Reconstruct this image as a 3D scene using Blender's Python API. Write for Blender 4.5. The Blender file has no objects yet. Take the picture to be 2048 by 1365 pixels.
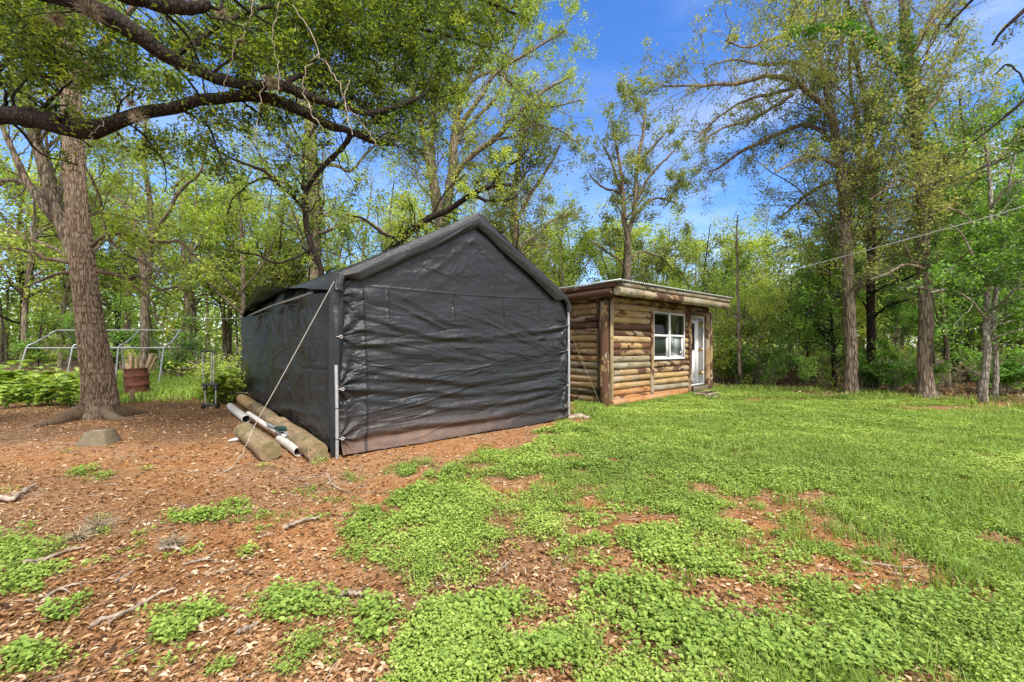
import bpy, math, random
import numpy as np
R = math.radians

# ------------------------------------------------------------------ camera, sky, sun, exposure
scene = bpy.context.scene
F = 825.0            # focal length in photo pixels (photo is 2048 wide)
HOR = 690.0          # horizon row
H = 1.4              # eye height
cam_d = bpy.data.cameras.new('camera')
cam = bpy.data.objects.new('camera', cam_d)
scene.collection.objects.link(cam)
cam.location = (0, 0, H)
cam.rotation_euler = (R(90), 0, 0)
cam_d.sensor_width = 36.0
cam_d.lens = 36.0 * F / 2048.0
cam_d.shift_y = (HOR - 682.5) / 2048.0
cam_d.clip_start = 0.05
cam_d.clip_end = 1000
scene.camera = cam

SUN_EL, SUN_AZ = R(52), R(-150)      # azimuth of the sun measured from +Y towards +X (behind the camera, to the left)
SUN_AZ = R(155)
sd = np.array([math.sin(SUN_AZ) * math.cos(SUN_EL), math.cos(SUN_AZ) * math.cos(SUN_EL), math.sin(SUN_EL)])
world = bpy.data.worlds.new('World')
scene.world = world
world.use_nodes = True
wt = world.node_tree
wt.nodes.clear()
wo = wt.nodes.new('ShaderNodeOutputWorld')
bg = wt.nodes.new('ShaderNodeBackground')
sky = wt.nodes.new('ShaderNodeTexSky')
sky.sky_type = 'NISHITA'
sky.sun_disc = False
sky.sun_elevation = SUN_EL
sky.sun_rotation = SUN_AZ
sky.air_density = 1.3
sky.dust_density = 0.3
sky.ozone_density = 4.0
bg.inputs['Strength'].default_value = 0.105
hs = wt.nodes.new('ShaderNodeHueSaturation')
hs.inputs['Saturation'].default_value = 1.16
tint = wt.nodes.new('ShaderNodeMixRGB'); tint.blend_type = 'MULTIPLY'; tint.inputs['Fac'].default_value = 1
tint.inputs['Color2'].default_value = (0.84, 0.87, 1.10, 1)
wt.links.new(sky.outputs[0], tint.inputs['Color1'])
wt.links.new(tint.outputs[0], hs.inputs['Color'])
# thin cirrus: noise stretched along one direction of the sky
tc = wt.nodes.new('ShaderNodeTexCoord')
mp = wt.nodes.new('ShaderNodeMapping')
mp.inputs['Rotation'].default_value = (R(10), R(25), R(20))
mp.inputs['Scale'].default_value = (1.3, 1.3, 4.2)
nz = wt.nodes.new('ShaderNodeTexNoise')
nz.inputs['Scale'].default_value = 1.7
nz.inputs['Detail'].default_value = 5
nz.inputs['Roughness'].default_value = 0.5
cr = wt.nodes.new('ShaderNodeValToRGB')
cr.color_ramp.elements[0].position = 0.40
cr.color_ramp.elements[1].position = 0.72
sx = wt.nodes.new('ShaderNodeSeparateXYZ')
mr = wt.nodes.new('ShaderNodeMapRange')      # more cloud towards the east side (photo right)
mr.inputs['From Min'].default_value = 0.25
mr.inputs['From Max'].default_value = 0.62
mr.inputs['To Min'].default_value = 0.12
mr.inputs['To Max'].default_value = 0.92
mul = wt.nodes.new('ShaderNodeMath'); mul.operation = 'MULTIPLY'
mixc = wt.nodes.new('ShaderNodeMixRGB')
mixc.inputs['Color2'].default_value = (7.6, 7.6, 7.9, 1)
wt.links.new(tc.outputs['Generated'], mp.inputs['Vector'])
wt.links.new(mp.outputs[0], nz.inputs['Vector'])
wt.links.new(nz.outputs['Fac'], cr.inputs[0])
wt.links.new(tc.outputs['Generated'], sx.inputs[0])
wt.links.new(sx.outputs['X'], mr.inputs['Value'])
wt.links.new(cr.outputs[0], mul.inputs[0])
wt.links.new(mr.outputs[0], mul.inputs[1])
# unseen cloud bank added behind the camera and overhead for neutral fill light
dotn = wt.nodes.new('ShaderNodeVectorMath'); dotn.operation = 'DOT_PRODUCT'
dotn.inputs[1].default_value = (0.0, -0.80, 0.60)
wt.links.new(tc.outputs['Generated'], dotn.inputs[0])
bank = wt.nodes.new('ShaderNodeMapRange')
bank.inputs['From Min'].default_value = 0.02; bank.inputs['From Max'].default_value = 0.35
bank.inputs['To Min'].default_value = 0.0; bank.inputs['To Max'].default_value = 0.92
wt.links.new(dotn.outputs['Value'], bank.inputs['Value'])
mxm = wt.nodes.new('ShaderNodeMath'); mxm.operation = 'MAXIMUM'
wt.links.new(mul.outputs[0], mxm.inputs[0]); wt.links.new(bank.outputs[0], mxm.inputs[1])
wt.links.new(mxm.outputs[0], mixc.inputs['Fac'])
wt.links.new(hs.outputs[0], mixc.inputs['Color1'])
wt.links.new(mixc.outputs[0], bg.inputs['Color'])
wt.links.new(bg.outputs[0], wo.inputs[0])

sun_d = bpy.data.lights.new('sun', 'SUN')
sun_d.energy = 2.6
sun_d.angle = R(9)
sun_d.color = (1.0, 0.955, 0.88)
sun = bpy.data.objects.new('sun', sun_d)
scene.collection.objects.link(sun)
from mathutils import Vector
sun.rotation_euler = Vector((-sd[0], -sd[1], -sd[2])).to_track_quat('-Z', 'Y').to_euler()
sun.location = (5, -8, 20)

scene.view_settings.view_transform = 'Standard'
scene.view_settings.look = 'None'
scene.view_settings.exposure = 1.2
scene.view_settings.gamma = 1.0
scene.cycles.max_bounces = 6
scene.cycles.diffuse_bounces = 3
scene.cycles.glossy_bounces = 2
scene.cycles.transmission_bounces = 3
scene.cycles.transparent_max_bounces = 6
scene.cycles.caustics_reflective = False
scene.cycles.caustics_refractive = False
scene.cycles.use_denoising = True

# ------------------------------------------------------------------ helpers
C = scene.collection

def P(px, py, d):
    """point seen at photo pixel (px, py) at depth d"""
    return np.array([(px - 1024.0) / F * d, d, H - (py - HOR) / F * d])

def G(px, py):
    d = F * H / (py - HOR)
    return np.array([(px - 1024.0) / F * d, d])

def tag(o, label=None, cat=None, group=None, kind=None):
    if label: o['label'] = label
    if cat: o['category'] = cat
    if group: o['group'] = group
    if kind: o['kind'] = kind
    return o

def empty(name, loc, rz=0.0, label=None, cat=None, group=None):
    o = bpy.data.objects.new(name, None)
    o.empty_display_size = 0.2
    o.location = loc
    o.rotation_euler = (0, 0, rz)
    C.objects.link(o)
    return tag(o, label, cat, group)

def mesh_np(name, V, faces, mat=None, attrs=None, smooth=False, cols=None):
    me = bpy.data.meshes.new(name)
    V = np.asarray(V, dtype=np.float32)
    me.vertices.add(len(V))
    me.vertices.foreach_set('co', V.ravel())
    fl = [np.asarray(f, dtype=np.int32) for f in faces if len(f)]
    loops = np.concatenate([f.ravel() for f in fl])
    sizes = np.concatenate([np.full(len(f), f.shape[1], dtype=np.int32) for f in fl])
    starts = np.concatenate([[0], np.cumsum(sizes)[:-1]]).astype(np.int32)
    me.loops.add(len(loops))
    me.loops.foreach_set('vertex_index', loops)
    me.polygons.add(len(sizes))
    me.polygons.foreach_set('loop_start', starts)
    if smooth:
        me.polygons.foreach_set('use_smooth', np.ones(len(sizes), dtype=bool))
    me.update(calc_edges=True)
    for k, a in (attrs or {}).items():
        at = me.attributes.new(k, 'FLOAT', 'POINT')
        at.data.foreach_set('value', np.asarray(a, dtype=np.float32))
    if mat: me.materials.append(mat)
    return me

def obj(name, me, parent=None, loc=None):
    o = bpy.data.objects.new(name, me)
    C.objects.link(o)
    if parent is not None: o.parent = parent
    if loc is not None: o.location = loc
    return o

class Geo:
    """collects vertices, quads and triangles for ONE mesh"""
    def __init__(s):
        s.V, s.Q, s.T, s.A, s.n = [], [], [], [], 0
    def add(s, V, Q=None, T=None, tone=0.5):
        V = np.asarray(V, dtype=np.float64).reshape(-1, 3)
        if Q is not None and len(Q): s.Q.append(np.asarray(Q) + s.n)
        if T is not None and len(T): s.T.append(np.asarray(T) + s.n)
        s.V.append(V); s.A.append(np.broadcast_to(np.asarray(tone, dtype=float), (len(V),)))
        s.n += len(V)
        return s
    def mesh(s, name, mat, smooth=False, origin=(0, 0, 0)):
        V = np.concatenate(s.V) - np.asarray(origin)
        fs = []
        if s.Q: fs.append(np.concatenate(s.Q))
        if s.T: fs.append(np.concatenate(s.T))
        return mesh_np(name, V, fs, mat, {'tone': np.concatenate(s.A)}, smooth)
    def build(s, name, mat, parent=None, smooth=False, origin=(0, 0, 0), loc=None):
        return obj(name, s.mesh(name, mat, smooth, origin), parent, loc)

def box(g, a, b, tone=0.5, bev=0.0):
    a = np.array(a, float); b = np.array(b, float)
    if bev <= 0:
        V = [(x, y, z) for x in (a[0], b[0]) for y in (a[1], b[1]) for z in (a[2], b[2])]
        Q = [(0, 1, 3, 2), (4, 6, 7, 5), (0, 4, 5, 1), (2, 3, 7, 6), (0, 2, 6, 4), (1, 5, 7, 3)]
        g.add(V, Q, tone=tone); return
    # chamfered box
    V, idx = [], {}
    for i in (0, 1):
        for j in (0, 1):
            for k in (0, 1):
                c = np.array([(a, b)[i][0], (a, b)[j][1], (a, b)[k][2]])
                s = np.array([1 - 2 * i, 1 - 2 * j, 1 - 2 * k])
                for ax in range(3):
                    off = s * bev; off[ax] = 0
                    idx[(i, j, k, ax)] = len(V); V.append(c + off)
    Q, T = [], []
    for i in (0, 1):
        Q.append([idx[(i, 0, 0, 0)], idx[(i, 0, 1, 0)], idx[(i, 1, 1, 0)], idx[(i, 1, 0, 0)]])
        Q.append([idx[(0, i, 0, 1)], idx[(1, i, 0, 1)], idx[(1, i, 1, 1)], idx[(0, i, 1, 1)]])
        Q.append([idx[(0, 0, i, 2)], idx[(0, 1, i, 2)], idx[(1, 1, i, 2)], idx[(1, 0, i, 2)]])
    for i in (0, 1):
        for j in (0, 1):
            Q.append([idx[(i, j, 0, 0)], idx[(i, j, 1, 0)], idx[(i, j, 1, 1)], idx[(i, j, 0, 1)]])
            Q.append([idx[(i, 0, j, 0)], idx[(i, 1, j, 0)], idx[(i, 1, j, 2)], idx[(i, 0, j, 2)]])
            Q.append([idx[(0, i, j, 1)], idx[(1, i, j, 1)], idx[(1, i, j, 2)], idx[(0, i, j, 2)]])
            for k in (0, 1):
                T.append([idx[(i, j, k, 0)], idx[(i, j, k, 1)], idx[(i, j, k, 2)]])
    g.add(V, Q, T, tone)

def _hash(i, j, k, seed):
    h = (i.astype(np.int64) * 374761393 + j.astype(np.int64) * 668265263 + k.astype(np.int64) * 2147483647 + seed * 974634777) & 0xffffffff
    h = ((h ^ (h >> 13)) * 1274126177) & 0xffffffff
    h = ((h ^ (h >> 16)) * 2246822519) & 0xffffffff
    return ((h ^ (h >> 15)) & 0xffffff) / float(0xffffff)

def vnoise(x, y, z=0.0, seed=0):
    """smooth value noise, -1..1"""
    x, y, z = np.broadcast_arrays(np.asarray(x, float), np.asarray(y, float), np.asarray(z, float))
    i, j, k = np.floor(x), np.floor(y), np.floor(z)
    u, v, w = x - i, y - j, z - k
    u, v, w = u * u * (3 - 2 * u), v * v * (3 - 2 * v), w * w * (3 - 2 * w)
    r = 0
    for a in (0, 1):
        for b in (0, 1):
            for c in (0, 1):
                r = r + _hash(i + a, j + b, k + c, seed) * (u if a else 1 - u) * (v if b else 1 - v) * (w if c else 1 - w)
    return r * 2 - 1

def fbm(x, y, z=0.0, seed=0, o=4):
    r, a, s = 0, 1.0, 1.0
    for n in range(o):
        r = r + a * vnoise(np.asarray(x) * s, np.asarray(y) * s, np.asarray(z) * s, seed + n)
        a *= 0.5; s *= 2.03
    return r / 1.9

def norm(v):
    return v / np.maximum(np.linalg.norm(v, axis=-1, keepdims=True), 1e-9)

def tubes(g, PP, RR, k=6, tone=0.5, cap=True, twist=None):
    """PP (B,n,3), RR (B,n): B tubes of n rings"""
    PP = np.asarray(PP, float); RR = np.asarray(RR, float)
    if PP.ndim == 2: PP, RR = PP[None], RR[None]
    B, n, _ = PP.shape
    T = np.empty_like(PP)
    T[:, 1:-1] = PP[:, 2:] - PP[:, :-2]
    T[:, 0] = PP[:, 1] - PP[:, 0]; T[:, -1] = PP[:, -1] - PP[:, -2]
    T = norm(T)
    m = np.abs(T).mean(axis=1)
    ref = np.eye(3)[np.argmin(m, axis=1)][:, None, :]
    N1 = norm(np.cross(T, np.broadcast_to(ref, T.shape)))
    N2 = np.cross(T, N1)
    a = np.linspace(0, 2 * np.pi, k, endpoint=False)
    ca, sa = np.cos(a)[None, None, :, None], np.sin(a)[None, None, :, None]
    V = PP[:, :, None, :] + (N1[:, :, None, :] * ca + N2[:, :, None, :] * sa) * RR[:, :, None, None]
    V = V.reshape(-1, 3)
    i = np.arange(n - 1)[:, None] * k; j = np.arange(k)[None, :]; j2 = (j + 1) % k
    q = np.stack([i + j, i + k + j, i + k + j2, i + j2], -1).reshape(-1, 4)
    Q = (q[None] + (np.arange(B) * n * k)[:, None, None]).reshape(-1, 4)
    tn = tone
    if np.ndim(tone) == 1: tn = np.repeat(np.asarray(tone), n * k)
    g.add(V, Q, tone=tn)
    if cap:
        for e in (0, n - 1):
            cV = np.concatenate([V.reshape(B, n, k, 3)[:, e], PP[:, e][:, None]], axis=1)
            jj = np.arange(k)
            t = np.stack([jj, (jj + 1) % k, np.full(k, k)], -1)
            if e == 0: t = t[:, ::-1]
            Tt = (t[None] + (np.arange(B) * (k + 1))[:, None, None]).reshape(-1, 3)
            g.add(cV.reshape(-1, 3), None, Tt, tone=(np.repeat(np.asarray(tone), k + 1) if np.ndim(tone) == 1 else tone))

def spline(pts, n):
    """Catmull-Rom through pts (m, d) resampled to n"""
    p = np.asarray(pts, float)
    if len(p) == 2:
        t = np.linspace(0, 1, n)[:, None]
        return p[0] * (1 - t) + p[1] * t
    q = np.vstack([2 * p[0] - p[1], p, 2 * p[-1] - p[-2]])
    out = []
    d = np.linalg.norm(np.diff(p[:, :3], axis=0), axis=1)
    cum = np.concatenate([[0], np.cumsum(d)])
    for s in np.linspace(0, cum[-1], n):
        i = min(np.searchsorted(cum, s, side='right') - 1, len(p) - 2)
        t = (s - cum[i]) / max(d[i], 1e-9)
        a, b, c, e = q[i], q[i + 1], q[i + 2], q[i + 3]
        out.append(0.5 * ((2 * b) + (-a + c) * t + (2 * a - 5 * b + 4 * c - e) * t * t + (-a + 3 * b - 3 * c + e) * t ** 3))
    return np.array(out)

# ------------------------------------------------------------------ materials
def mat(name):
    m = bpy.data.materials.new(name)
    m.use_nodes = True
    nt = m.node_tree
    b = nt.nodes['Principled BSDF']
    return m, nt, b

def N(nt, t, **kw):
    n = nt.nodes.new(t)
    for k, v in kw.items():
        if k in n.inputs: n.inputs[k].default_value = v
        else: setattr(n, k, v)
    return n

def ramp(nt, stops, src=None, interp='LINEAR'):
    r = nt.nodes.new('ShaderNodeValToRGB')
    cr_ = r.color_ramp
    cr_.interpolation = interp
    while len(cr_.elements) < len(stops): cr_.elements.new(0.5)
    for e, (p, c) in zip(cr_.elements, stops):
        e.position = p; e.color = (*c, 1) if len(c) == 3 else c
    if src: nt.links.new(src, r.inputs[0])
    return r

def coords(nt, scale=(1, 1, 1), kind='Object', rand=False):
    t = nt.nodes.new('ShaderNodeTexCoord'); m = nt.nodes.new('ShaderNodeMapping')
    m.inputs['Scale'].default_value = scale
    nt.links.new(t.outputs[kind], m.inputs['Vector'])
    if rand:
        oi = nt.nodes.new('ShaderNodeObjectInfo')
        mu = nt.nodes.new('ShaderNodeMath'); mu.operation = 'MULTIPLY'; mu.inputs[1].default_value = 57.0
        nt.links.new(oi.outputs['Random'], mu.inputs[0])
        cx = nt.nodes.new('ShaderNodeCombineXYZ')
        for k in range(3): nt.links.new(mu.outputs[0], cx.inputs[k])
        nt.links.new(cx.outputs[0], m.inputs['Location'])
    return m.outputs[0]

def noise(nt, vec, scale, detail=4, rough=0.55, dist=0.0):
    n = nt.nodes.new('ShaderNodeTexNoise')
    n.inputs['Scale'].default_value = scale; n.inputs['Detail'].default_value = detail
    n.inputs['Roughness'].default_value = rough; n.inputs['Distortion'].default_value = dist
    if vec is not None: nt.links.new(vec, n.inputs['Vector'])
    return n.outputs['Fac']

def bump(nt, b, h, strength=0.5, dist=0.02, prev=None):
    n = nt.nodes.new('ShaderNodeBump')
    n.inputs['Strength'].default_value = strength; n.inputs['Distance'].default_value = dist
    nt.links.new(h, n.inputs['Height'])
    if prev is not None: nt.links.new(prev, n.inputs['Normal'])
    nt.links.new(n.outputs[0], b.inputs['Normal'])
    return n.outputs[0]

def mixcol(nt, f, a, b, mode='MIX'):
    m = nt.nodes.new('ShaderNodeMixRGB'); m.blend_type = mode
    for i, v in (('Fac', f), ('Color1', a), ('Color2', b)):
        if hasattr(v, 'links') or hasattr(v, 'is_linked'): nt.links.new(v, m.inputs[i])
        elif isinstance(v, (int, float)): m.inputs[i].default_value = v
        else: m.inputs[i].default_value = (*v, 1)
    return m.outputs[0]

def math_(nt, op, a, b=0.0):
    m = nt.nodes.new('ShaderNodeMath'); m.operation = op
    for i, v in enumerate((a, b)):
        if isinstance(v, (int, float)): m.inputs[i].default_value = v
        else: nt.links.new(v, m.inputs[i])
    return m.outputs[0]

def attr(nt, name='tone'):
    a = nt.nodes.new('ShaderNodeAttribute'); a.attribute_name = name
    return a.outputs['Fac']

def leaf_mat(name, stops, trans=0.38, rough=0.5, spec=0.3):
    m, nt, b = mat(name)
    oi = nt.nodes.new('ShaderNodeObjectInfo')
    t = math_(nt, 'ADD', attr(nt), math_(nt, 'MULTIPLY', math_(nt, 'SUBTRACT', oi.outputs['Random'], 0.5), 0.22))
    r = ramp(nt, stops, t)
    nt.links.new(r.outputs[0], b.inputs['Base Color'])
    b.inputs['Roughness'].default_value = rough
    b.inputs['Specular IOR Level'].default_value = spec
    tr = nt.nodes.new('ShaderNodeBsdfTranslucent')
    tcv = mixcol(nt, 1.0, r.outputs[0], (1.5, 1.45, 0.6), 'MULTIPLY')
    nt.links.new(tcv, tr.inputs['Color'])
    mx = nt.nodes.new('ShaderNodeMixShader'); mx.inputs[0].default_value = trans
    nt.links.new(b.outputs[0], mx.inputs[1]); nt.links.new(tr.outputs[0], mx.inputs[2])
    nt.links.new(mx.outputs[0], nt.nodes['Material Output'].inputs['Surface'])
    return m

M = {}
M['leaf_oak'] = leaf_mat('oak_leaf', [(0.0, (0.048, 0.073, 0.017)), (0.35, (0.089, 0.140, 0.023)), (0.7, (0.177, 0.253, 0.035)), (1.0, (0.420, 0.479, 0.058))], 0.42)
M['leaf_spring'] = leaf_mat('spring_leaf', [(0.0, (0.115, 0.173, 0.046)), (0.4, (0.215, 0.303, 0.061)), (0.75, (0.338, 0.446, 0.084)), (1.0, (0.521, 0.577, 0.121))], 0.42)
M['leaf_olive'] = leaf_mat('olive_leaf', [(0.0, (0.092, 0.113, 0.046)), (0.4, (0.183, 0.225, 0.070)), (0.75, (0.289, 0.331, 0.092)), (1.0, (0.427, 0.436, 0.138))], 0.36)
M['leaf_ever'] = leaf_mat('evergreen_leaf', [(0.0, (0.047, 0.101, 0.026)), (0.4, (0.096, 0.192, 0.037)), (0.75, (0.160, 0.312, 0.050)), (1.0, (0.277, 0.458, 0.072))], 0.32)
M['leaf_ivy'] = leaf_mat('ivy_leaf', [(0.0, (0.042, 0.112, 0.018)), (0.5, (0.098, 0.238, 0.030)), (1.0, (0.224, 0.420, 0.054))], 0.3)
M['weed'] = leaf_mat('weed_leaf', [(0.0, (0.078, 0.127, 0.032)), (0.4, (0.178, 0.270, 0.051)), (0.75, (0.283, 0.398, 0.077)), (1.0, (0.420, 0.510, 0.128))], 0.3, 0.55, 0.25)
M['grass'] = leaf_mat('grass_blade', [(0.0, (0.093, 0.137, 0.028)), (0.5, (0.196, 0.314, 0.045)), (0.85, (0.310, 0.412, 0.078)), (1.0, (0.435, 0.372, 0.202))], 0.35, 0.5)
M['litter'] = leaf_mat('dead_leaf', [(0.0, (0.055, 0.025, 0.011)), (0.25, (0.15, 0.068, 0.025)), (0.5, (0.27, 0.135, 0.052)), (0.75, (0.40, 0.24, 0.115)), (1.0, (0.58, 0.46, 0.32))], 0.12, 0.6)

def bark_mat(name, dark, light, lichen=(0.30, 0.31, 0.24), lf=0.3, sc=14, stretch=0.16, bs=0.9, bd=0.03):
    m, nt, b = mat(name)
    v = coords(nt, (sc, sc, sc * stretch))
    n1 = noise(nt, v, 1.0, 6, 0.6, 0.6)
    vo = nt.nodes.new('ShaderNodeTexVoronoi'); vo.inputs['Scale'].default_value = 1.2; vo.feature = 'DISTANCE_TO_EDGE'
    nt.links.new(v, vo.inputs['Vector'])
    h = math_(nt, 'ADD', math_(nt, 'MULTIPLY', n1, 1.0), math_(nt, 'MINIMUM', math_(nt, 'MULTIPLY', vo.outputs['Distance'], 1.6), 0.45))
    r = ramp(nt, [(0.42, dark), (0.98, light)], h)
    n2 = noise(nt, coords(nt, (1, 1, 0.6)), 2.3, 5, 0.6)
    lr = ramp(nt, [(0.52, (0, 0, 0)), (0.72, (lf,) * 3)], n2)
    c = mixcol(nt, lr.outputs[0], r.outputs[0], lichen)
    nt.links.new(c, b.inputs['Base Color'])
    b.inputs['Roughness'].default_value = 0.9
    b.inputs['Specular IOR Level'].default_value = 0.15
    bump(nt, b, h, bs, bd)
    return m
M['bark_grey'] = bark_mat('grey_bark', (0.045, 0.031, 0.021), (0.29, 0.225, 0.16))
M['bark_brown'] = bark_mat('brown_bark', (0.03, 0.019, 0.012), (0.22, 0.155, 0.105), (0.26, 0.24, 0.19), 0.25, 22, 0.14, 1.0, 0.03)
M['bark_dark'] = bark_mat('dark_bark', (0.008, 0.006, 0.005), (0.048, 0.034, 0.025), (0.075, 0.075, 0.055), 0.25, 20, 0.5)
M['bark_pale'] = bark_mat('pale_bark', (0.10, 0.085, 0.065), (0.42, 0.38, 0.31), (0.4, 0.4, 0.33), 0.3, 16, 0.3)

def simple(name, col, rough=0.5, metal=0.0, var=0.15, sc=8, bs=0.15, col2=None, spec=0.4):
    m, nt, b = mat(name)
    v = coords(nt)
    n = noise(nt, v, sc, 5, 0.6)
    c2 = col2 or tuple(x * (1 - var * 2) for x in col)
    r = ramp(nt, [(0.35, c2), (0.68, col)], n)
    nt.links.new(r.outputs[0], b.inputs['Base Color'])
    rr = ramp(nt, [(0.3, (rough * 0.8,) * 3), (0.7, (min(1, rough * 1.2),) * 3)], noise(nt, v, sc * 3, 3))
    nt.links.new(rr.outputs[0], b.inputs['Roughness'])
    b.inputs['Metallic'].default_value = metal
    b.inputs['Specular IOR Level'].default_value = spec
    bump(nt, b, noise(nt, v, sc * 5, 4), bs, 0.01)
    return m
M['steel'] = simple('galvanised_steel', (0.50, 0.51, 0.52), 0.45, 0.6, 0.12, 20)
M['white_paint'] = simple('white_paint', (0.80, 0.80, 0.79), 0.4, 0, 0.03, 6, 0.05)
M['vinyl'] = simple('white_pipe_plastic', (0.60, 0.57, 0.53), 0.4, 0, 0.12, 9, 0.1, (0.5, 0.46, 0.42))
M['concrete'] = simple('concrete', (0.17, 0.135, 0.085), 0.92, 0, 0.2, 14, 0.4, (0.115, 0.09, 0.055))
M['rust'] = simple('rusty_steel', (0.16, 0.055, 0.03), 0.8, 0.1, 0.3, 9, 0.4, (0.07, 0.025, 0.016))
M['rope'] = simple('rope_fibre', (0.50, 0.46, 0.38), 0.8, 0, 0.2, 60, 0.5)
M['black_plastic'] = simple('black_plastic', (0.02, 0.02, 0.022), 0.45, 0, 0.1, 10, 0.1)
M['green_plastic'] = simple('dark_green_plastic', (0.035, 0.065, 0.06), 0.4, 0, 0.1, 10, 0.1)
M['twig'] = simple('dry_twig', (0.42, 0.35, 0.27), 0.85, 0, 0.3, 12, 0.4, (0.17, 0.12, 0.085))
M['brass'] = simple('brass', (0.55, 0.40, 0.16), 0.35, 0.9, 0.1, 10, 0.05)
M['moss'] = leaf_mat('air_plant', [(0, (0.24, 0.19, 0.12)), (1, (0.50, 0.41, 0.27))], 0.2, 0.8)
M['cable_dark'] = simple('dark_cable', (0.035, 0.035, 0.035), 0.6, 0, 0.1, 10, 0.1)
M['cable_light'] = simple('grey_cable', (0.55, 0.53, 0.50), 0.5, 0.2, 0.1, 10, 0.1)
M['stone'] = simple('fieldstone', (0.42, 0.33, 0.24), 0.9, 0, 0.3, 9, 0.5)
M['firewood'] = simple('split_wood', (0.42, 0.31, 0.19), 0.85, 0, 0.3, 16, 0.4, (0.20, 0.13, 0.08))
M['dark_room'] = simple('interior_boards', (0.10, 0.085, 0.065), 0.8, 0, 0.2, 5, 0.2)

def glass_mat():
    m, nt, b = mat('window_glass')
    fr = nt.nodes.new('ShaderNodeFresnel'); fr.inputs['IOR'].default_value = 1.5
    gl = nt.nodes.new('ShaderNodeBsdfGlossy'); gl.inputs['Roughness'].default_value = 0.02
    gl.inputs['Color'].default_value = (0.9, 0.95, 0.95, 1)
    tr = nt.nodes.new('ShaderNodeBsdfTransparent'); tr.inputs['Color'].default_value = (0.62, 0.68, 0.64, 1)
    mx = nt.nodes.new('ShaderNodeMixShader')
    f = math_(nt, 'MULTIPLY', fr.outputs[0], 0.8)
    nt.links.new(f, mx.inputs[0]); nt.links.new(tr.outputs[0], mx.inputs[1]); nt.links.new(gl.outputs[0], mx.inputs[2])
    nt.links.new(mx.outputs[0], nt.nodes['Material Output'].inputs['Surface'])
    return m
M['glass'] = glass_mat()

def log_mat(name, wood1, wood2, barkc, patch=0.55, grey=0.3):
    """peeled log: yellow/grey wood with ragged patches of red-brown bark left on; Generated X runs along the log"""
    m, nt, b = mat(name)
    v = coords(nt, (1.0, 1.0, 1.0), 'Object', True)
    fine = coords(nt, (2.5, 22, 22), 'Object', True)
    w = ramp(nt, [(0.3, wood2), (0.7, wood1)], noise(nt, v, 2.6, 5, 0.6))
    g = noise(nt, fine, 1.6, 5, 0.65)
    streak = ramp(nt, [(0.3, (0.55, 0.5, 0.45)), (0.62, (1, 1, 1))], g)
    c = mixcol(nt, 1.0, w.outputs[0], streak.outputs[0], 'MULTIPLY')
    gy = ramp(nt, [(0.5, (0, 0, 0)), (0.62, (grey,) * 3)], noise(nt, v, 1.7, 3, 0.5))
    c = mixcol(nt, gy.outputs[0], c, (0.33, 0.30, 0.25))
    kn = nt.nodes.new('ShaderNodeTexVoronoi'); kn.inputs['Scale'].default_value = 3.4
    nt.links.new(v, kn.inputs['Vector'])
    kr = ramp(nt, [(0.07, (0.9,) * 3), (0.13, (0,) * 3)], kn.outputs['Distance'])
    c = mixcol(nt, kr.outputs[0], c, (0.09, 0.045, 0.025))
    pv = coords(nt, (1.3, 3.0, 3.0), 'Object', True)
    oi = nt.nodes.new('ShaderNodeObjectInfo')
    pn = math_(nt, 'ADD', noise(nt, pv, 1.6, 6, 0.62, 0.4), math_(nt, 'MULTIPLY', math_(nt, 'SUBTRACT', oi.outputs['Random'], 0.5), 0.22))
    pm = ramp(nt, [(patch, (0, 0, 0)), (patch + 0.012, (1, 1, 1))], pn)
    bn = noise(nt, v, 30, 5, 0.7)
    bc = ramp(nt, [(0.3, tuple(x * 0.35 for x in barkc)), (0.7, barkc)], bn)
    c = mixcol(nt, pm.outputs[0], c, bc.outputs[0])
    nt.links.new(c, b.inputs['Base Color'])
    b.inputs['Roughness'].default_value = 0.75
    b.inputs['Specular IOR Level'].default_value = 0.25
    h = math_(nt, 'ADD', math_(nt, 'MULTIPLY', pm.outputs[0], math_(nt, 'ADD', bn, 0.8)), math_(nt, 'MULTIPLY', g, 0.35))
    bump(nt, b, h, 0.8, 0.012)
    return m
M['log'] = log_mat('peeled_log', (0.44, 0.31, 0.15), (0.24, 0.155, 0.08), (0.135, 0.066, 0.038), 0.54, 0.5)
M['log_bark'] = log_mat('barky_log', (0.42, 0.29, 0.145), (0.24, 0.155, 0.08), (0.125, 0.062, 0.038), 0.475, 0.5)
M['log_clean'] = log_mat('clean_log', (0.50, 0.345, 0.155), (0.31, 0.20, 0.095), (0.18, 0.08, 0.045), 0.61, 0.3)
M['log_red'] = log_mat('mud_stained_log', (0.46, 0.25, 0.10), (0.33, 0.15, 0.055), (0.16, 0.07, 0.04), 0.64, 0.35)
M['log_grey'] = log_mat('weathered_log', (0.34, 0.29, 0.19), (0.20, 0.165, 0.10), (0.10, 0.085, 0.05), 0.62, 0.6)
M['timber'] = log_mat('timber', (0.42, 0.32, 0.18), (0.30, 0.22, 0.12), (0.19, 0.10, 0.06), 0.72, 0.6)

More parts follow.
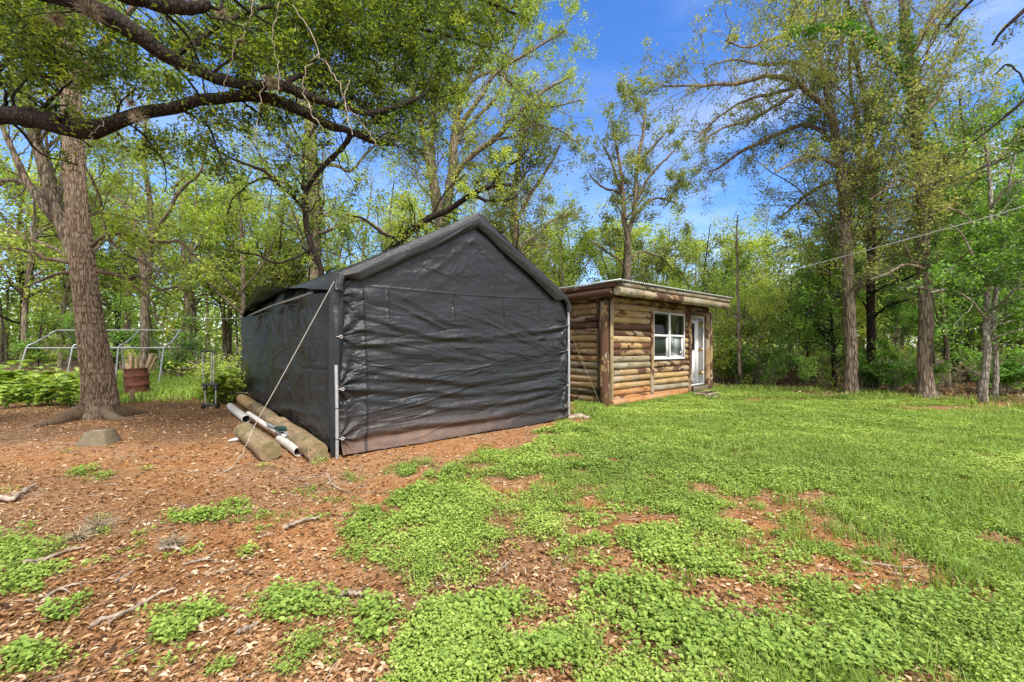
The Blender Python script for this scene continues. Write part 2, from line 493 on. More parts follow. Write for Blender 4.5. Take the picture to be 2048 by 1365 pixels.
def tarp_mat(name, base, dusty=True, rough=0.33):
    m, nt, b = mat(name)
    v = coords(nt)
    n = noise(nt, v, 1.3, 5, 0.6)
    c0 = ramp(nt, [(0.3, tuple(x * 0.75 for x in base)), (0.7, tuple(x * 1.3 for x in base))], n)
    c = c0.outputs[0]
    if dusty:
        d = attr(nt, 'dust')
        dn = noise(nt, v, 7, 5, 0.65)
        f = math_(nt, 'MULTIPLY', d, ramp(nt, [(0.2, (0.35,) * 3), (0.75, (1,) * 3)], dn).outputs[0])
        c = mixcol(nt, f, c, (0.20, 0.115, 0.075))
        rr = math_(nt, 'ADD', math_(nt, 'MULTIPLY', f, 0.5), rough)
        # dried drips
        sp = ramp(nt, [(0.72, (0,) * 3), (0.76, (0.35,) * 3)], noise(nt, coords(nt, (30, 30, 5)), 1.0, 3))
        c = mixcol(nt, math_(nt, 'MULTIPLY', sp.outputs[0], 0.35), c, (0.16, 0.155, 0.15))
        nt.links.new(rr, b.inputs['Roughness'])
        c = mixcol(nt, attr(nt, 'seam'), c, (0.006, 0.006, 0.007))
    else:
        b.inputs['Roughness'].default_value = rough
    nt.links.new(c, b.inputs['Base Color'])
    b.inputs['Specular IOR Level'].default_value = 0.5
    # crumple + woven ripstop grain
    cr1 = noise(nt, coords(nt, (7, 7, 13)), 1.6, 6, 0.62, 1.6)
    rid = math_(nt, 'ABSOLUTE', math_(nt, 'SUBTRACT', cr1, 0.5))
    rid = math_(nt, 'POWER', math_(nt, 'SUBTRACT', 1.0, math_(nt, 'MULTIPLY', rid, 3.0)), 2.5)
    p1 = bump(nt, b, rid, 0.30, 0.018)
    cr2 = noise(nt, coords(nt, (40, 40, 55)), 1.0, 4, 0.6, 0.5)
    bump(nt, b, cr2, 0.15, 0.005, p1)
    return m
M['tarp'] = tarp_mat('black_tarpaulin', (0.0125, 0.0138, 0.0165), True, 0.29)
M['tarp_side'] = tarp_mat('dark_olive_tarpaulin', (0.011, 0.0125, 0.011), True, 0.34)
M['tarp_roof'] = tarp_mat('grey_black_tarpaulin', (0.016, 0.0172, 0.0195), True, 0.36)

def tin_mat():
    m, nt, b = mat('corrugated_metal')
    v = coords(nt)
    r = ramp(nt, [(0.35, (0.45, 0.45, 0.44)), (0.7, (0.66, 0.67, 0.67))], noise(nt, v, 3, 5))
    nt.links.new(r.outputs[0], b.inputs['Base Color'])
    b.inputs['Metallic'].default_value = 0.6; b.inputs['Roughness'].default_value = 0.38
    return m
M['tin'] = tin_mat()

# ------------------------------------------------------------------ the lie of the ground
def poly_g(pts): return np.array([G(*p) for p in pts])

def inside(poly, x, y):
    r = np.zeros(x.shape, bool); n = len(poly)
    for i in range(n):
        x1, y1 = poly[i]; x2, y2 = poly[(i + 1) % n]
        c = ((y1 > y) != (y2 > y)) & (x < (x2 - x1) * (y - y1) / (y2 - y1 + 1e-12) + x1)
        r ^= c
    return r

LAWN = poly_g([(1150, 800), (1135, 838), (1090, 858), (1010, 876), (960, 905), (900, 935), (860, 985), (820, 1020), (780, 1050), (735, 1085), (745, 1130), (800, 1175), (880, 1200), (800, 1260), (790, 1310), (830, 1400), (830, 1700),
               (4200, 1700), (6500, 1000), (4200, 880), (2300, 832), (2048, 822), (1950, 812), (1850, 803), (1760, 797), (1650, 793), (1540, 786), (1480, 781), (1400, 780), (1300, 770), (1200, 760)])
# patches in photo px: (cx, cy, rx, ry, strength)
GREEN = [(750, 1050, 62, 40, 1), (845, 1000, 55, 30, 1), (835, 940, 55, 22, 1), (715, 952, 45, 12, .8), (400, 1040, 75, 16, 1), (455, 1010, 40, 14, .9), (180, 948, 52, 11, .9),
         (20, 1110, 70, 45, 1.1), (20, 1170, 60, 30, 1.1), (500, 1035, 40, 14, .5), (620, 1205, 95, 38, .9), (560, 1225, 40, 25, .6), (400, 1240, 60, 14, .8), (340, 1270, 45, 35, .8),
         (120, 1240, 30, 12, .9), (60, 1325, 60, 24, .9), (510, 940, 18, 8, .9), (310, 935, 16, 7, .5), (750, 1225, 40, 35, .8), (720, 1250, 30, 20, .8), (620, 985, 60, 18, .5), (600, 990, 30, 14, .6),
         (1050, 1010, 90, 30, .9), (930, 1060, 90, 30, .9), (860, 1110, 110, 30, .9), (870, 1330, 90, 60, .9), (655, 965, 35, 12, .6), (440, 1225, 30, 14, .8), (905, 950, 40, 12, .8), (300, 1135, 12, 6, .6), (160, 1110, 12, 6, .5), (800, 1105, 85, 30, 1.25), (890, 1150, 95, 34, 1.25), (960, 1080, 95, 26, 1.2), (880, 1215, 80, 34, 1.2), (1230, 1100, 70, 26, 1.1), (1010, 1240, 80, 26, 1.1), (690, 1010, 40, 16, .8), (1330, 1130, 90, 26, 1.0)]
BARE = [(1290, 1045, 55, 14, 1), (1440, 1040, 40, 12, .8), (1560, 1000, 110, 12, .9), (1500, 1045, 60, 18, .8), (1650, 1060, 60, 24, .9), (1110, 1150, 100, 28, 1), (1060, 1110, 60, 20, .7), (1240, 1235, 120, 16, .7), (1270, 1310, 110, 45, .9),
        (1090, 1345, 90, 40, .8), (1800, 1165, 70, 16, .8), (1700, 1200, 70, 20, .6), (1900, 1200, 90, 14, .6), (960, 940, 35, 10, .9), (975, 965, 25, 8, .8), (900, 880, 100, 20, 1), (1150, 915, 45, 8, .5), (1240, 925, 35, 7, .6),
        (1530, 801, 120, 4, 1), (1900, 817, 160, 5, .7), (1420, 1180, 80, 14, .5), (1920, 1310, 70, 20, .7), (1120, 1240, 60, 18, .7), (950, 1170, 50, 12, .5), (1590, 1150, 90, 20, .5), (1170, 1010, 50, 8, .4), (1420, 980, 60, 8, .4)]

_r = np.random.default_rng(808)
TUFTS = []
for _ in range(85):
    _p = (_r.uniform(-60, 980), 900 + 470 * _r.random() ** .8)
    _c = G(*_p); TUFTS.append((_c[0], _c[1], _r.uniform(.025, .08) * (1.0 if _p[0] < 560 else 1.7), _r.uniform(.35, .9)))
def blob(b, x, y, wx, wy):
    cx, cy, rx, ry, s = b
    c = G(cx, cy); ex = G(cx + rx, cy) - c
    fy = 0.5 * (G(cx, cy - ry) - G(cx, cy + ry))
    a = (x + wx - c[0]) ; d = (y + wy - c[1])
    v = d / max(abs(fy[1]), 1e-3)
    u = (a - d * fy[0] / max(abs(fy[1]), 1e-3)) / ex[0]
    return s * np.exp(-0.9 * (u * u + v * v) ** 1.4)

def lawn_mask(x, y):
    """0..1, how green the ground is at (x, y)"""
    x = np.asarray(x, float); y = np.asarray(y, float)
    wx = 0.22 * fbm(x * 1.9, y * 1.9, 0, 11, 3); wy = 0.22 * fbm(x * 1.9, y * 1.9, 0, 23, 3)
    sc = np.clip(y / 4, 0.4, 2)
    m = inside(LAWN, x + wx * sc, y + wy * sc).astype(float)
    ragged = fbm(x * 1.1, y * 1.1, 0, 5, 4)
    m = m * np.clip(0.98 + 0.75 * ragged + .5 * np.clip((y - 3.5) / 3, 0, 1), 0, 1)
    m = m * np.clip(1.05 + .75 * vnoise(x * 4.2, y * 4.2, 0, 6) + .35 * vnoise(x * 11, y * 11, 0, 7) + .3 * np.clip((y - 4) / 3, 0, 1), 0.12, 1)
    cl = fbm(x * 1.7, y * 1.7, 0, 71, 3)
    zone = m * (1 - inside(LAWN, x + wx * sc - .55 - .10 * y, y + wy * sc))
    thr = np.where(zone > 0, -.16, -.36 - .10 * np.clip(y - 3, 0, 6))
    m = m * np.clip((cl - thr) / .26 + .25, 0.05, 1)
    for b in BARE: m = m - 1.15 * blob(b, x, y, wx * .6, wy * .6) * np.clip(1.0 + 0.9 * vnoise(x * 6, y * 6, 0, 3), 0.2, 1.4)
    for b in GREEN: m = np.maximum(m, .9 * blob(b, x, y, wx, wy) ** 1.3 * np.clip(.85 + 1.1 * vnoise(x * 7, y * 7, 0, 8), 0.0, 1.3))
    nearm = y < 6.5
    xn, yn, t = x[nearm], y[nearm], np.zeros(int(nearm.sum()))
    for cx_, cy_, r_, s_ in TUFTS:
        t = np.maximum(t, s_ * np.exp(-((xn - cx_) ** 2 + (yn - cy_) ** 2) / r_ ** 2) * np.clip(.9 + .8 * vnoise(xn * 14, yn * 14, 0, 9), 0, 1.2))
    m[nearm] = np.maximum(m[nearm], t)
    # the far yard round the bare frame and drum
    far = 1 / (1 + np.exp(-(y - (10.6 + 0.9 * vnoise(x * .6, y * .6, 0, 17))) * 2.2)) * (x < -4) * (x > -22)
    m = np.maximum(m, far * 0.95 * (y < 24))
    return np.clip(m, 0, 1)

def ground_z(x, y):
    x = np.asarray(x, float); y = np.asarray(y, float)
    return 0.022 * fbm(x * 0.7, y * 0.7, 0, 41, 3) + 0.008 * fbm(x * 5, y * 5, 0, 43, 3) * np.exp(-y / 9.0)

def soil_mat():
    m, nt, b = mat('soil')
    v = coords(nt)
    big = noise(nt, v, 0.55, 5, 0.6)
    mid = noise(nt, v, 6, 6, 0.65)
    fine = noise(nt, v, 70, 5, 0.7)
    red = ramp(nt, [(0.25, (0.17, 0.07, 0.026)), (0.5, (0.33, 0.145, 0.05)), (0.75, (0.50, 0.26, 0.095))], math_(nt, 'ADD', math_(nt, 'MULTIPLY', mid, 0.55), math_(nt, 'MULTIPLY', fine, 0.45)))
    vo = nt.nodes.new('ShaderNodeTexVoronoi'); vo.inputs['Scale'].default_value = 48
    nt.links.new(v, vo.inputs['Vector'])
    chips = ramp(nt, [(0.0, (0.10, 0.05, 0.026)), (0.35, (0.26, 0.14, 0.07)), (0.65, (0.40, 0.25, 0.14)), (1.0, (0.55, 0.42, 0.30))], vo.outputs['Color'])
    cm = ramp(nt, [(0.42, (0.0,) * 3), (0.6, (0.85,) * 3)], math_(nt, 'ADD', math_(nt, 'MULTIPLY', big, 0.6), math_(nt, 'MULTIPLY', mid, 0.4)))
    c = mixcol(nt, cm.outputs[0], red.outputs[0], chips.outputs[0])
    hum = ramp(nt, [(0.25, (0.045, 0.025, 0.014)), (0.5, (0.13, 0.072, 0.038)), (0.75, (0.26, 0.165, 0.10))], math_(nt, 'ADD', math_(nt, 'MULTIPLY', mid, 0.4), math_(nt, 'MULTIPLY', fine, 0.6)))
    c = mixcol(nt, math_(nt, 'MULTIPLY', attr(nt, 'humus'), 0.85), c, hum.outputs[0])
    under = ramp(nt, [(0.35, (0.045, 0.05, 0.018)), (0.7, (0.15, 0.14, 0.05))], mid)
    c = mixcol(nt, attr(nt, 'lawn'), c, under.outputs[0])
    forest = ramp(nt, [(0.3, (0.045, 0.032, 0.02)), (0.7, (0.15, 0.105, 0.07))], mid)
    c = mixcol(nt, attr(nt, 'forest'), c, forest.outputs[0])
    nt.links.new(c, b.inputs['Base Color'])
    b.inputs['Roughness'].default_value = 0.95
    b.inputs['Specular IOR Level'].default_value = 0.15
    p = bump(nt, b, vo.outputs['Distance'], 0.5, 0.012)
    bump(nt, b, math_(nt, 'ADD', fine, mid), 0.6, 0.02, p)
    return m
M['soil'] = soil_mat()

def forest_mask(x, y):
    """woodland floor: behind the lawn edge on the photo's right, and beyond the left yard"""
    edge = np.interp(x, [-60, -22, -5, 2, 8.0, 12, 16, 60], [9, 11, 24, 16.5, 12.2, 10.0, 9.0, 8.0])
    w = vnoise(x * 0.9, y * 0.9, 0, 77) * 0.5
    return 1 / (1 + np.exp(-(y - edge + w) * 4))

nx, ny = 520, 520
u = np.linspace(-1, 1, nx); w_ = np.linspace(0, 1, ny)
gx = np.sinh(u * 5.2) / np.sinh(5.2) * 170
gy = -25 + 0 * w_
t_ = np.linspace(-1, 1, ny)
gy = 2.5 + np.sinh((t_ + 0.28) * 4.9) / np.sinh(1.28 * 4.9) * 190
XX, YY = np.meshgrid(gx, gy)
x_, y_ = XX.ravel(), YY.ravel()
V = np.stack([x_, y_, ground_z(x_, y_)], -1)
ii = (np.arange(ny - 1)[:, None] * nx + np.arange(nx - 1)[None]).ravel()
Q = np.stack([ii, ii + 1, ii + nx + 1, ii + nx], -1)
def humus(x, y):
    """where decayed brown litter covers the orange sand"""
    n = fbm(x * .8, y * .8, 0, 101, 4)
    a = .25 + n + .8 * np.clip((y - 5.6) / 1.2, 0, 1) * (x < -2) + .45 * np.clip((3.0 - y) / 1.4, 0, 1) * (x < .3) - .35 * (x > 0)
    a = a - 1.1 * blob((880, 885, 260, 26, 1), x, y, 0, 0)
    return np.clip(a, 0, 1)
gm = obj('ground', mesh_np('ground', V, [Q], M['soil'], {'lawn': lawn_mask(x_, y_) * 0.8, 'forest': forest_mask(x_, y_), 'humus': humus(x_, y_)}, True))
tag(gm, 'orange sandy soil strewn with litter under the trees and lawn', None, None, 'structure')

# ------------------------------------------------------------------ leaves
def leaf_quads(g, rng, cen, size, up=0.4, tone=0.5, aspect=0.55, fold=0.25, hexa=False, dirs=None):
    """one small folded leaf (4 or 6 corners) at each centre"""
    n = len(cen)
    size = np.broadcast_to(size, (n,))[:, None]
    d = dirs if dirs is not None else norm(rng.normal(size=(n, 3)) * np.array([1, 1, 0.7]))
    nn = rng.normal(size=(n, 3)); nn[:, 2] = np.abs(nn[:, 2]) + up * 2
    s = norm(np.cross(d, norm(nn))); up_ = np.cross(s, d)
    a = cen - d * size * 0.5; b = cen + d * size * 0.5
    wv = s * size * aspect * 0.5; fv = up_ * size * fold * 0.35
    tn = np.broadcast_to(tone, (n,))
    if not hexa:
        V = np.stack([a, cen + wv + fv, b, cen - wv + fv], 1).reshape(-1, 3)
        i = np.arange(n)[:, None] * 4
        # split along the mid-rib so that the fold is real
        T = np.concatenate([i + [0, 1, 2], i + [0, 2, 3]])
        g.add(V, None, T, tone=np.repeat(tn, 4))
    else:
        c1 = cen - d * size * 0.12; c2 = cen + d * size * 0.24
        V = np.stack([a, c1 + wv + fv, c2 + wv * .72 + fv, b - up_ * size * .08, c2 - wv * .72 + fv, c1 - wv + fv], 1).reshape(-1, 3)
        i = np.arange(n)[:, None] * 6
        Qd = np.concatenate([i + [0, 1, 2, 3], i + [0, 3, 4, 5]])
        g.add(V, Qd, None, tone=np.repeat(tn, 6))

# ------------------------------------------------------------------ trees
def seg_len(PP): return np.linalg.norm(np.diff(PP, axis=1), axis=2).sum(1)

def kids(rng, PP, RR, dens, f0, f1, ang, L, Lvar, n, gnarl, trop, rr, rmin=0.004, fdecay=0.45, rmax=9):
    """side branches: dens per metre of parent (B,n,3); L = child length as share of parent's (or absolute if negative)"""
    B, m, _ = PP.shape
    pl = seg_len(PP)
    cnt = rng.poisson(np.maximum(pl * (f1 - f0) * dens, 0.3))
    idx = np.repeat(np.arange(B), cnt)
    K = len(idx)
    if K == 0: return np.zeros((0, n, 3)), np.zeros((0, n))
    f = f0 + (f1 - f0) * rng.random(K)
    q = f * (m - 1); i = np.minimum(q.astype(int), m - 2); t = (q - i)[:, None]
    base = PP[idx, i] * (1 - t) + PP[idx, i + 1] * t
    tan = norm(PP[idx, i + 1] - PP[idx, i])
    rad = RR[idx, i] * (1 - t[:, 0]) + RR[idx, i + 1] * t[:, 0]
    perp = norm(np.cross(tan, rng.normal(size=(K, 3))))
    a = R(ang) * rng.uniform(0.65, 1.35, K)[:, None]
    d = norm(tan * np.cos(a) + perp * np.sin(a) + np.array([0, 0, 0.12]))
    if L < 0: ln = -L * rng.uniform(1 - Lvar, 1 + Lvar, K)
    else: ln = pl[idx] * L * (1 - fdecay * f) * rng.uniform(1 - Lvar, 1 + Lvar, K)
    st = (ln / (n - 1))[:, None]
    pts = [base]; dd = d
    for s in range(n - 1):
        dd = norm(dd + rng.normal(size=(K, 3)) * gnarl + np.array([0, 0, trop]))
        pts.append(pts[-1] + dd * st)
    CP = np.stack(pts, 1)
    r0 = np.clip(rad * rr * rng.uniform(0.7, 1.1, K), rmin, rmax)
    CR = r0[:, None] * np.linspace(1, 0.28, n)[None] ** 0.9
    CR = np.maximum(CR, rmin * 0.6)
    return CP, CR

def grow(rng, limbs, p):
    """limbs: list of (pts(m,3), radii(m)). returns wood Geo and twig arrays"""
    g = Geo()
    n0 = p.get('n0', 26)
    PP, RR = [], []
    for pts, rad in limbs:
        a = spline(np.hstack([np.asarray(pts), np.asarray(rad)[:, None]]), n0)
        q = a[:, :3]; r = np.maximum(a[:, 3], 0.006)
        wob = rng.normal(size=(n0, 3)); wob = (np.roll(wob, 1, 0) + wob + np.roll(wob, -1, 0)) / 1.7
        wob = np.minimum(r, .05)[:, None] * p.get('wob', 0.5) * wob; wob[0] = 0
        PP.append(q + wob * 0.5); RR.append(r * (1 + 0.025 * rng.normal(size=n0)))
    PP, RR = np.array(PP), np.array(RR)
    tubes(g, PP, RR, p.get('k0', 12))
    f0s = p.get('f0', 0.3)
    src = p.get('src')                       # which limbs carry branches
    S = slice(None) if src is None else src
    c1, r1 = kids(rng, PP[S], RR[S], p['d1'], f0s, 1.0, p.get('a1', 50), p.get('L1', 0.45), 0.4, 10, p.get('gn1', 0.20), p.get('tr1', 0.03), p.get('rr1', 0.42), 0.009, p.get('fd', 0.45), rmax=p.get('rm1', .06))
    tubes(g, c1, r1, 6)
    c2, r2 = kids(rng, c1, r1, p['d2'], 0.12, 1.0, p.get('a2', 48), p.get('L2', 0.5), 0.4, 7, p.get('gn2', 0.26), p.get('tr2', 0.02), 0.55, 0.0045)
    tubes(g, c2, r2, 4)
    c3, r3 = kids(rng, c2, r2, p['d3'], 0.1, 1.0, 50, p.get('L3', 0.5), 0.4, 5, 0.3, p.get('tr3', 0.0), 0.6, p.get('rt', 0.0024))
    tubes(g, c3, r3, 3, cap=False)
    return g, PP, c1, c2, c3

LEAFY = 6.2
GAM = 0.75
def foliage(rng, twigs, per, size, spread=0.5, up=0.4, tone0=0.5, tvar=0.22, hexa=False, cl=0.25, zt=0.0, aspect=0.55):
    g = Geo()
    for tw, pr in twigs:
        B, n, _ = tw.shape
        if B == 0: continue
        cnt = rng.poisson(pr * LEAFY * rng.gamma(GAM, 1 / GAM, B))
        idx = np.repeat(np.arange(B), cnt); K = len(idx)
        if K == 0: continue
        f = rng.random(K) ** 0.8
        q = f * (n - 1); i = np.minimum(q.astype(int), n - 2); t = (q - i)[:, None]
        c = tw[idx, i] * (1 - t) + tw[idx, i + 1] * t
        c = c + rng.normal(size=(K, 3)) * size * spread
        ct = rng.normal(size=B) * cl
        big = vnoise(c[:, 0] * 0.8, c[:, 1] * 0.8, c[:, 2] * 0.8, 3) * 0.16
        tn = np.clip(tone0 + ct[idx] * 0.6 + rng.normal(size=K) * tvar * 0.6 + big, 0, 1)
        leaf_quads(g, rng, c, size * rng.uniform(0.65, 1.35, K), up, tn, aspect, 0.3, hexa)
    return g

def pxlimb(spec, Y):
    """[(px, py, depth offset, radius in px), ...] -> points, radii in metres"""
    pts = [P(a, b, Y + o) for a, b, o, r in spec]
    q = np.array([(a, b) for a, b, o, r in spec], float)
    d = np.gradient(q, axis=0); d = d / np.maximum(np.linalg.norm(d, axis=1, keepdims=True), 1e-6)
    tx = (q[:, 0] - 1024) / F; ty = (q[:, 1] - HOR) / F
    off = np.abs(d[:, 1] * tx - d[:, 0] * ty)          # a round limb seen off-axis looks wider than it is
    th_ = 0.78 if Y > 7.5 else 1.0
    rad = [th_ * r * (Y + o) / F / math.sqrt(1 + t_ * t_) for (a, b, o, r), t_ in zip(spec, off)]
    return np.array(pts), np.array(rad)

def tree(name, label, cat, Y, specs, p, bark, leafm, seed, base=None, group=None, extra=None, world_limbs=None):
    rng = np.random.default_rng(seed)
    limbs = [pxlimb(s, Y) for s in specs] if specs else []
    if world_limbs: limbs = world_limbs + limbs
    b = np.array([limbs[0][0][0][0], limbs[0][0][0][1], 0.0]) if base is None else np.array(base)
    g, PP, c1, c2, c3 = grow(rng, limbs, p)
    root = empty(name, b, 0, label, cat, group)
    g.build('trunk', M[bark], root, True, origin=b)
    lf = foliage(rng, [(c3, p['lf3']), (c2, p.get('lf2', 2)), (c1, p.get('lf1', 0.5))], None, p['ls'], p.get('sp', 1.2), p.get('up', 0.4), p.get('tone', 0.5), p.get('tv', 0.25), p.get('hexa', False), p.get('cl', 0.3), aspect=p.get('asp', 0.55))
    lf.build('crown', M[leafm], root, False, origin=b)
    if extra: extra(root, b, rng, PP)
    return root

def copy_tree(o, parent=None):
    c = o.copy(); C.objects.link(c); c.parent = parent
    for ch in o.children: copy_tree(ch, c)
    return c

def add_ivy(specs, Y, dens=900, wid=1.5, name='ivy', ls=0.10, rows=None):
    def f(root, b, rng, PP):
        g = Geo()
        for s in specs:
            pts, rad = pxlimb(s, Y)
            q = spline(np.hstack([pts, rad[:, None]]), 60)
            L = np.linalg.norm(np.diff(q[:, :3], axis=0), axis=1).sum()
            K = int(dens * L)
            i = rng.random(K) * 58.99
            i0 = i.astype(int); t = (i - i0)[:, None]
            c = q[i0] * (1 - t) + q[i0 + 1] * t
            clump = vnoise(c[:, 2] * 1.6, c[:, 0] * 3, 0, 5) + 0.35
            th = rng.random(K) * 2 * np.pi
            rr = c[:, 3] * (1.0 + rng.exponential(0.35, K) * wid * np.clip(clump, 0.1, 1.2)) + 0.02
            keep = rng.random(K) < np.clip(clump + 0.45, 0.12, 1)
            pos = np.stack([c[:, 0] + rr * np.cos(th), c[:, 1] + rr * np.sin(th), c[:, 2] + rng.normal(size=K) * 0.1], -1)[keep]
            leaf_quads(g, rng, pos, ls * rng.uniform(.6, 1.3, len(pos)), 0.3, np.clip(0.5 + 0.2 * rng.normal(size=len(pos)), 0, 1), 0.8, 0.2)
        o = g.build(name, M['leaf_ivy'], root, False, origin=b)
        o['label'] = 'glossy green ivy climbing the bark'
    return f

# ------------------------------------------------------------------ the tarpaulin shelter
TO = np.array([-2.190, 5.133]); TA = math.atan2(0.639, 0.769); TW, TL = 4.176, 7.4
EAVE, PEAK = 2.16, 3.455
tent = empty('garage_tent', (TO[0], TO[1], 0), TA, 'black tarpaulin garage tent with peaked roof and wrinkled blank end wall', 'tent')
def T2W(x, y, z=0):
    return np.array([TO[0] + x * 0.769 - y * 0.639, TO[1] + x * 0.639 + y * 0.769, z])

def top_in(x):
    """height of the underside of the roof band at the gable"""
    c = TW / 2
    h = 3.26 - (np.abs(x - c)) * 0.555
    return np.minimum(h, 2.12 + 0 * x + np.clip(np.minimum(x, TW - x) * 1.2, 0, 9) + 0.0)

def ridge(d, w): return np.exp(-(d / w) ** 2)

def wrinkle(x, z):
    W = TW
    d = -0.045 * np.sin(np.pi * x / W) * np.sin(np.pi * np.clip(z / 3.0, 0, 1))
    ties = [(0.0, 1.506), (0.0, 0.853), (0.0, 0.243), (W, 1.305), (W, 0.644), (W, 0.07), (W, 1.75), (0.0, 2.0)]
    for k, (a, b) in enumerate(ties):
        r = np.hypot(x - a, z - b) + 1e-3
        th = np.arctan2(z - b, np.abs(x - a) + 1e-4)
        d = d + 0.020 * np.exp(-r / 0.30) * np.clip(r / 0.08, 0, 1) * np.sin(th * 9 + k * 1.7 + 2 * vnoise(r * 2, th * 2, k, 9))
        d = d + 0.034 * np.exp(-r / 0.16)
    # long sagging folds pulled between the ties of both sides
    for a, b, sag, amp, w, ph in [(1.506, 1.305, .22, .022, .055, 0), (.853, .644, .10, .028, .05, 1), (.80, .60, .26, .022, .05, 3), (.243, .22, .0, .048, .055, 1.5), (.36, .40, .12, .025, .06, 0.4),
                                  (1.15, 1.0, .28, .016, .05, 2), (1.40, 1.75, .05, .014, .04, 4), (1.85, 1.75, .30, .017, .045, 5), (1.62, 1.55, .12, .014, .035, 2.4), (.98, .95, .1, .014, .04, .8)]:
        u_ = np.clip(x / W, 0, 1)
        zl = a + (b - a) * u_ - sag * np.sin(np.pi * u_) + 0.022 * vnoise(x * 1.6, ph, 0, 4) + 0.01 * vnoise(x * 5, ph, 0, 6)
        env = 0.35 + 0.65 * np.abs(vnoise(x * 1.1 + ph * 7, ph, 0, 2))
        dz = z - zl
        d = d + amp * env * (ridge(dz, w) - 0.75 * ridge(dz + w * 1.5, w * 1.1))
    # slanting pulls below the roll-up flap, running down to the right
    s = (z + 0.42 * x)
    m1 = np.clip((2.15 - z) / 0.4, 0, 1) * np.clip((z - 1.0) / 0.5, 0, 1)
    n = vnoise(x * 0.9, s * 8.5, 0, 31) ; d = d + 0.011 * m1 * (1 - 2 * np.abs(n))
    n = vnoise(x * 1.3 + 9, (z + .16 * x) * 13, 0, 33); d = d + 0.003 * (1 - 2 * np.abs(n)) * np.clip((2.4 - z), 0, 1)
    n = fbm(x * 1.0, (z - 0.10 * x) * 6.0, 0, 35, 3); d = d + 0.012 * n
    s2 = z + 0.75 * np.abs(x - W / 2)
    g_ = np.clip((z - 2.1) / 0.4, 0, 1)
    d = d + 0.010 * g_ * fbm(x * 3.2, s2 * 6.5, 0, 38, 4)
    d = d + 0.007 * ridge(s2 - 3.02 - .05 * vnoise(x * 4, 0, 0, 3), 0.05) * g_
    d = d + creases(x, z, 70, -24, 4, .12, .6, .0075, .010, .028, (.4, 3.8), (.9, 2.1), 1)
    d = d + creases(x, z, 40, -6, 10, .3, 1.1, .009, .012, .03, (.3, 3.9), (.15, 1.1), 2)
    d = d + creases(x, z, 26, -60, -10, .08, .35, .006, .010, .02, (1.2, 3.0), (2.3, 3.1), 3)
    d = d + creases(x, z, 30, -12, 12, .05, .25, .008, .008, .018, (0, .32), (.1, 2.0), 4)
    d = d + creases(x, z, 20, -25, 25, .05, .25, .008, .008, .018, (3.8, 4.17), (.1, 1.8), 5)
    d = d + 0.002 * fbm(x * 14, z * 20, 0, 51, 3)
    return d

def creases(x, z, n, a0, a1, l0, l1, amp, w0, w1, xr, zr, seed):
    rg = np.random.default_rng(seed); d = 0 * x
    for _ in range(n):
        cx_, cz_ = rg.uniform(*xr), rg.uniform(*zr); a = R(rg.uniform(a0, a1)); L = rg.uniform(l0, l1); w = rg.uniform(w0, w1); A = amp * rg.uniform(.4, 1.2) * rg.choice([1, 1, -1])
        al = (x - cx_) * math.cos(a) + (z - cz_) * math.sin(a); pe = -(x - cx_) * math.sin(a) + (z - cz_) * math.cos(a) - .03 * np.sin(al / L * 2.2)
        d = d + A * np.exp(-(al / L) ** 4) * np.where(pe > 0, np.exp(-np.abs(pe) / (w * 1.9)), np.exp(-np.abs(pe) / (w * .55)))
    return d

def seam_fn(x, z):
    s = np.zeros_like(x)
    xs = 0.335 + 0.035 * np.sin(z * 1.6 + 0.4) + 0.006 * vnoise(z * 3, 0, 0, 3)
    s = np.maximum(s, 1.0 * ridge(x - xs, 0.019))
    s = np.maximum(s, 0.6 * ridge(x - 3.76 - 0.01 * np.sin(z * 2), 0.010) * (z < 2.2))
    zt = 2.17 + 0.075 * (x - 0.4) / 3.5 - 0.03 * np.sin(np.pi * (x - .4) / 3.4)
    s = np.maximum(s, 0.8 * ridge(z - zt, 0.012) * (x > 0.4) * (x < 3.8))
    s = np.maximum(s, 0.5 * ridge(z - 1.13 + 0.02 * np.sin(x), 0.008) * (x > 0.34) * (x < 3.76))
    s = np.maximum(s, 0.30 * ridge(z - (zt - .35), 0.004) * (x > 0.8) * (x < 3.7) * (vnoise(x * 2, 0, 0, 2) > -.2))
    for k, xk in enumerate((0.66, 1.68, 2.62, 3.45)):
        zk = np.interp(xk, [0.4, 3.9], [2.17, 2.24]) 
        s = np.maximum(s, 1.0 * ridge(x - xk - (zk - z) * (0.05 + .07 * (k % 3)), 0.016) * (z < zk) * (z > zk - 0.42 - .1 * (k == 2)))
    return s

nx_, nz_ = 560, 430
xs = np.linspace(-0.01, TW + 0.01, nx_); vs = np.linspace(0, 1, nz_)
Xg, Vg = np.meshgrid(xs, vs)
bot = 0.015 + 0.02 * np.abs(vnoise(Xg * 1.3, 0, 0, 6)) + 0.05 * np.clip((Xg - 3.7) / .5, 0, 1) ** 2
Zg = bot + Vg * (top_in(Xg) + 0.03 - bot)
Dg = wrinkle(Xg, Zg)
edge_in = np.clip(np.minimum(Xg, TW - Xg) / 0.06, 0, 1)
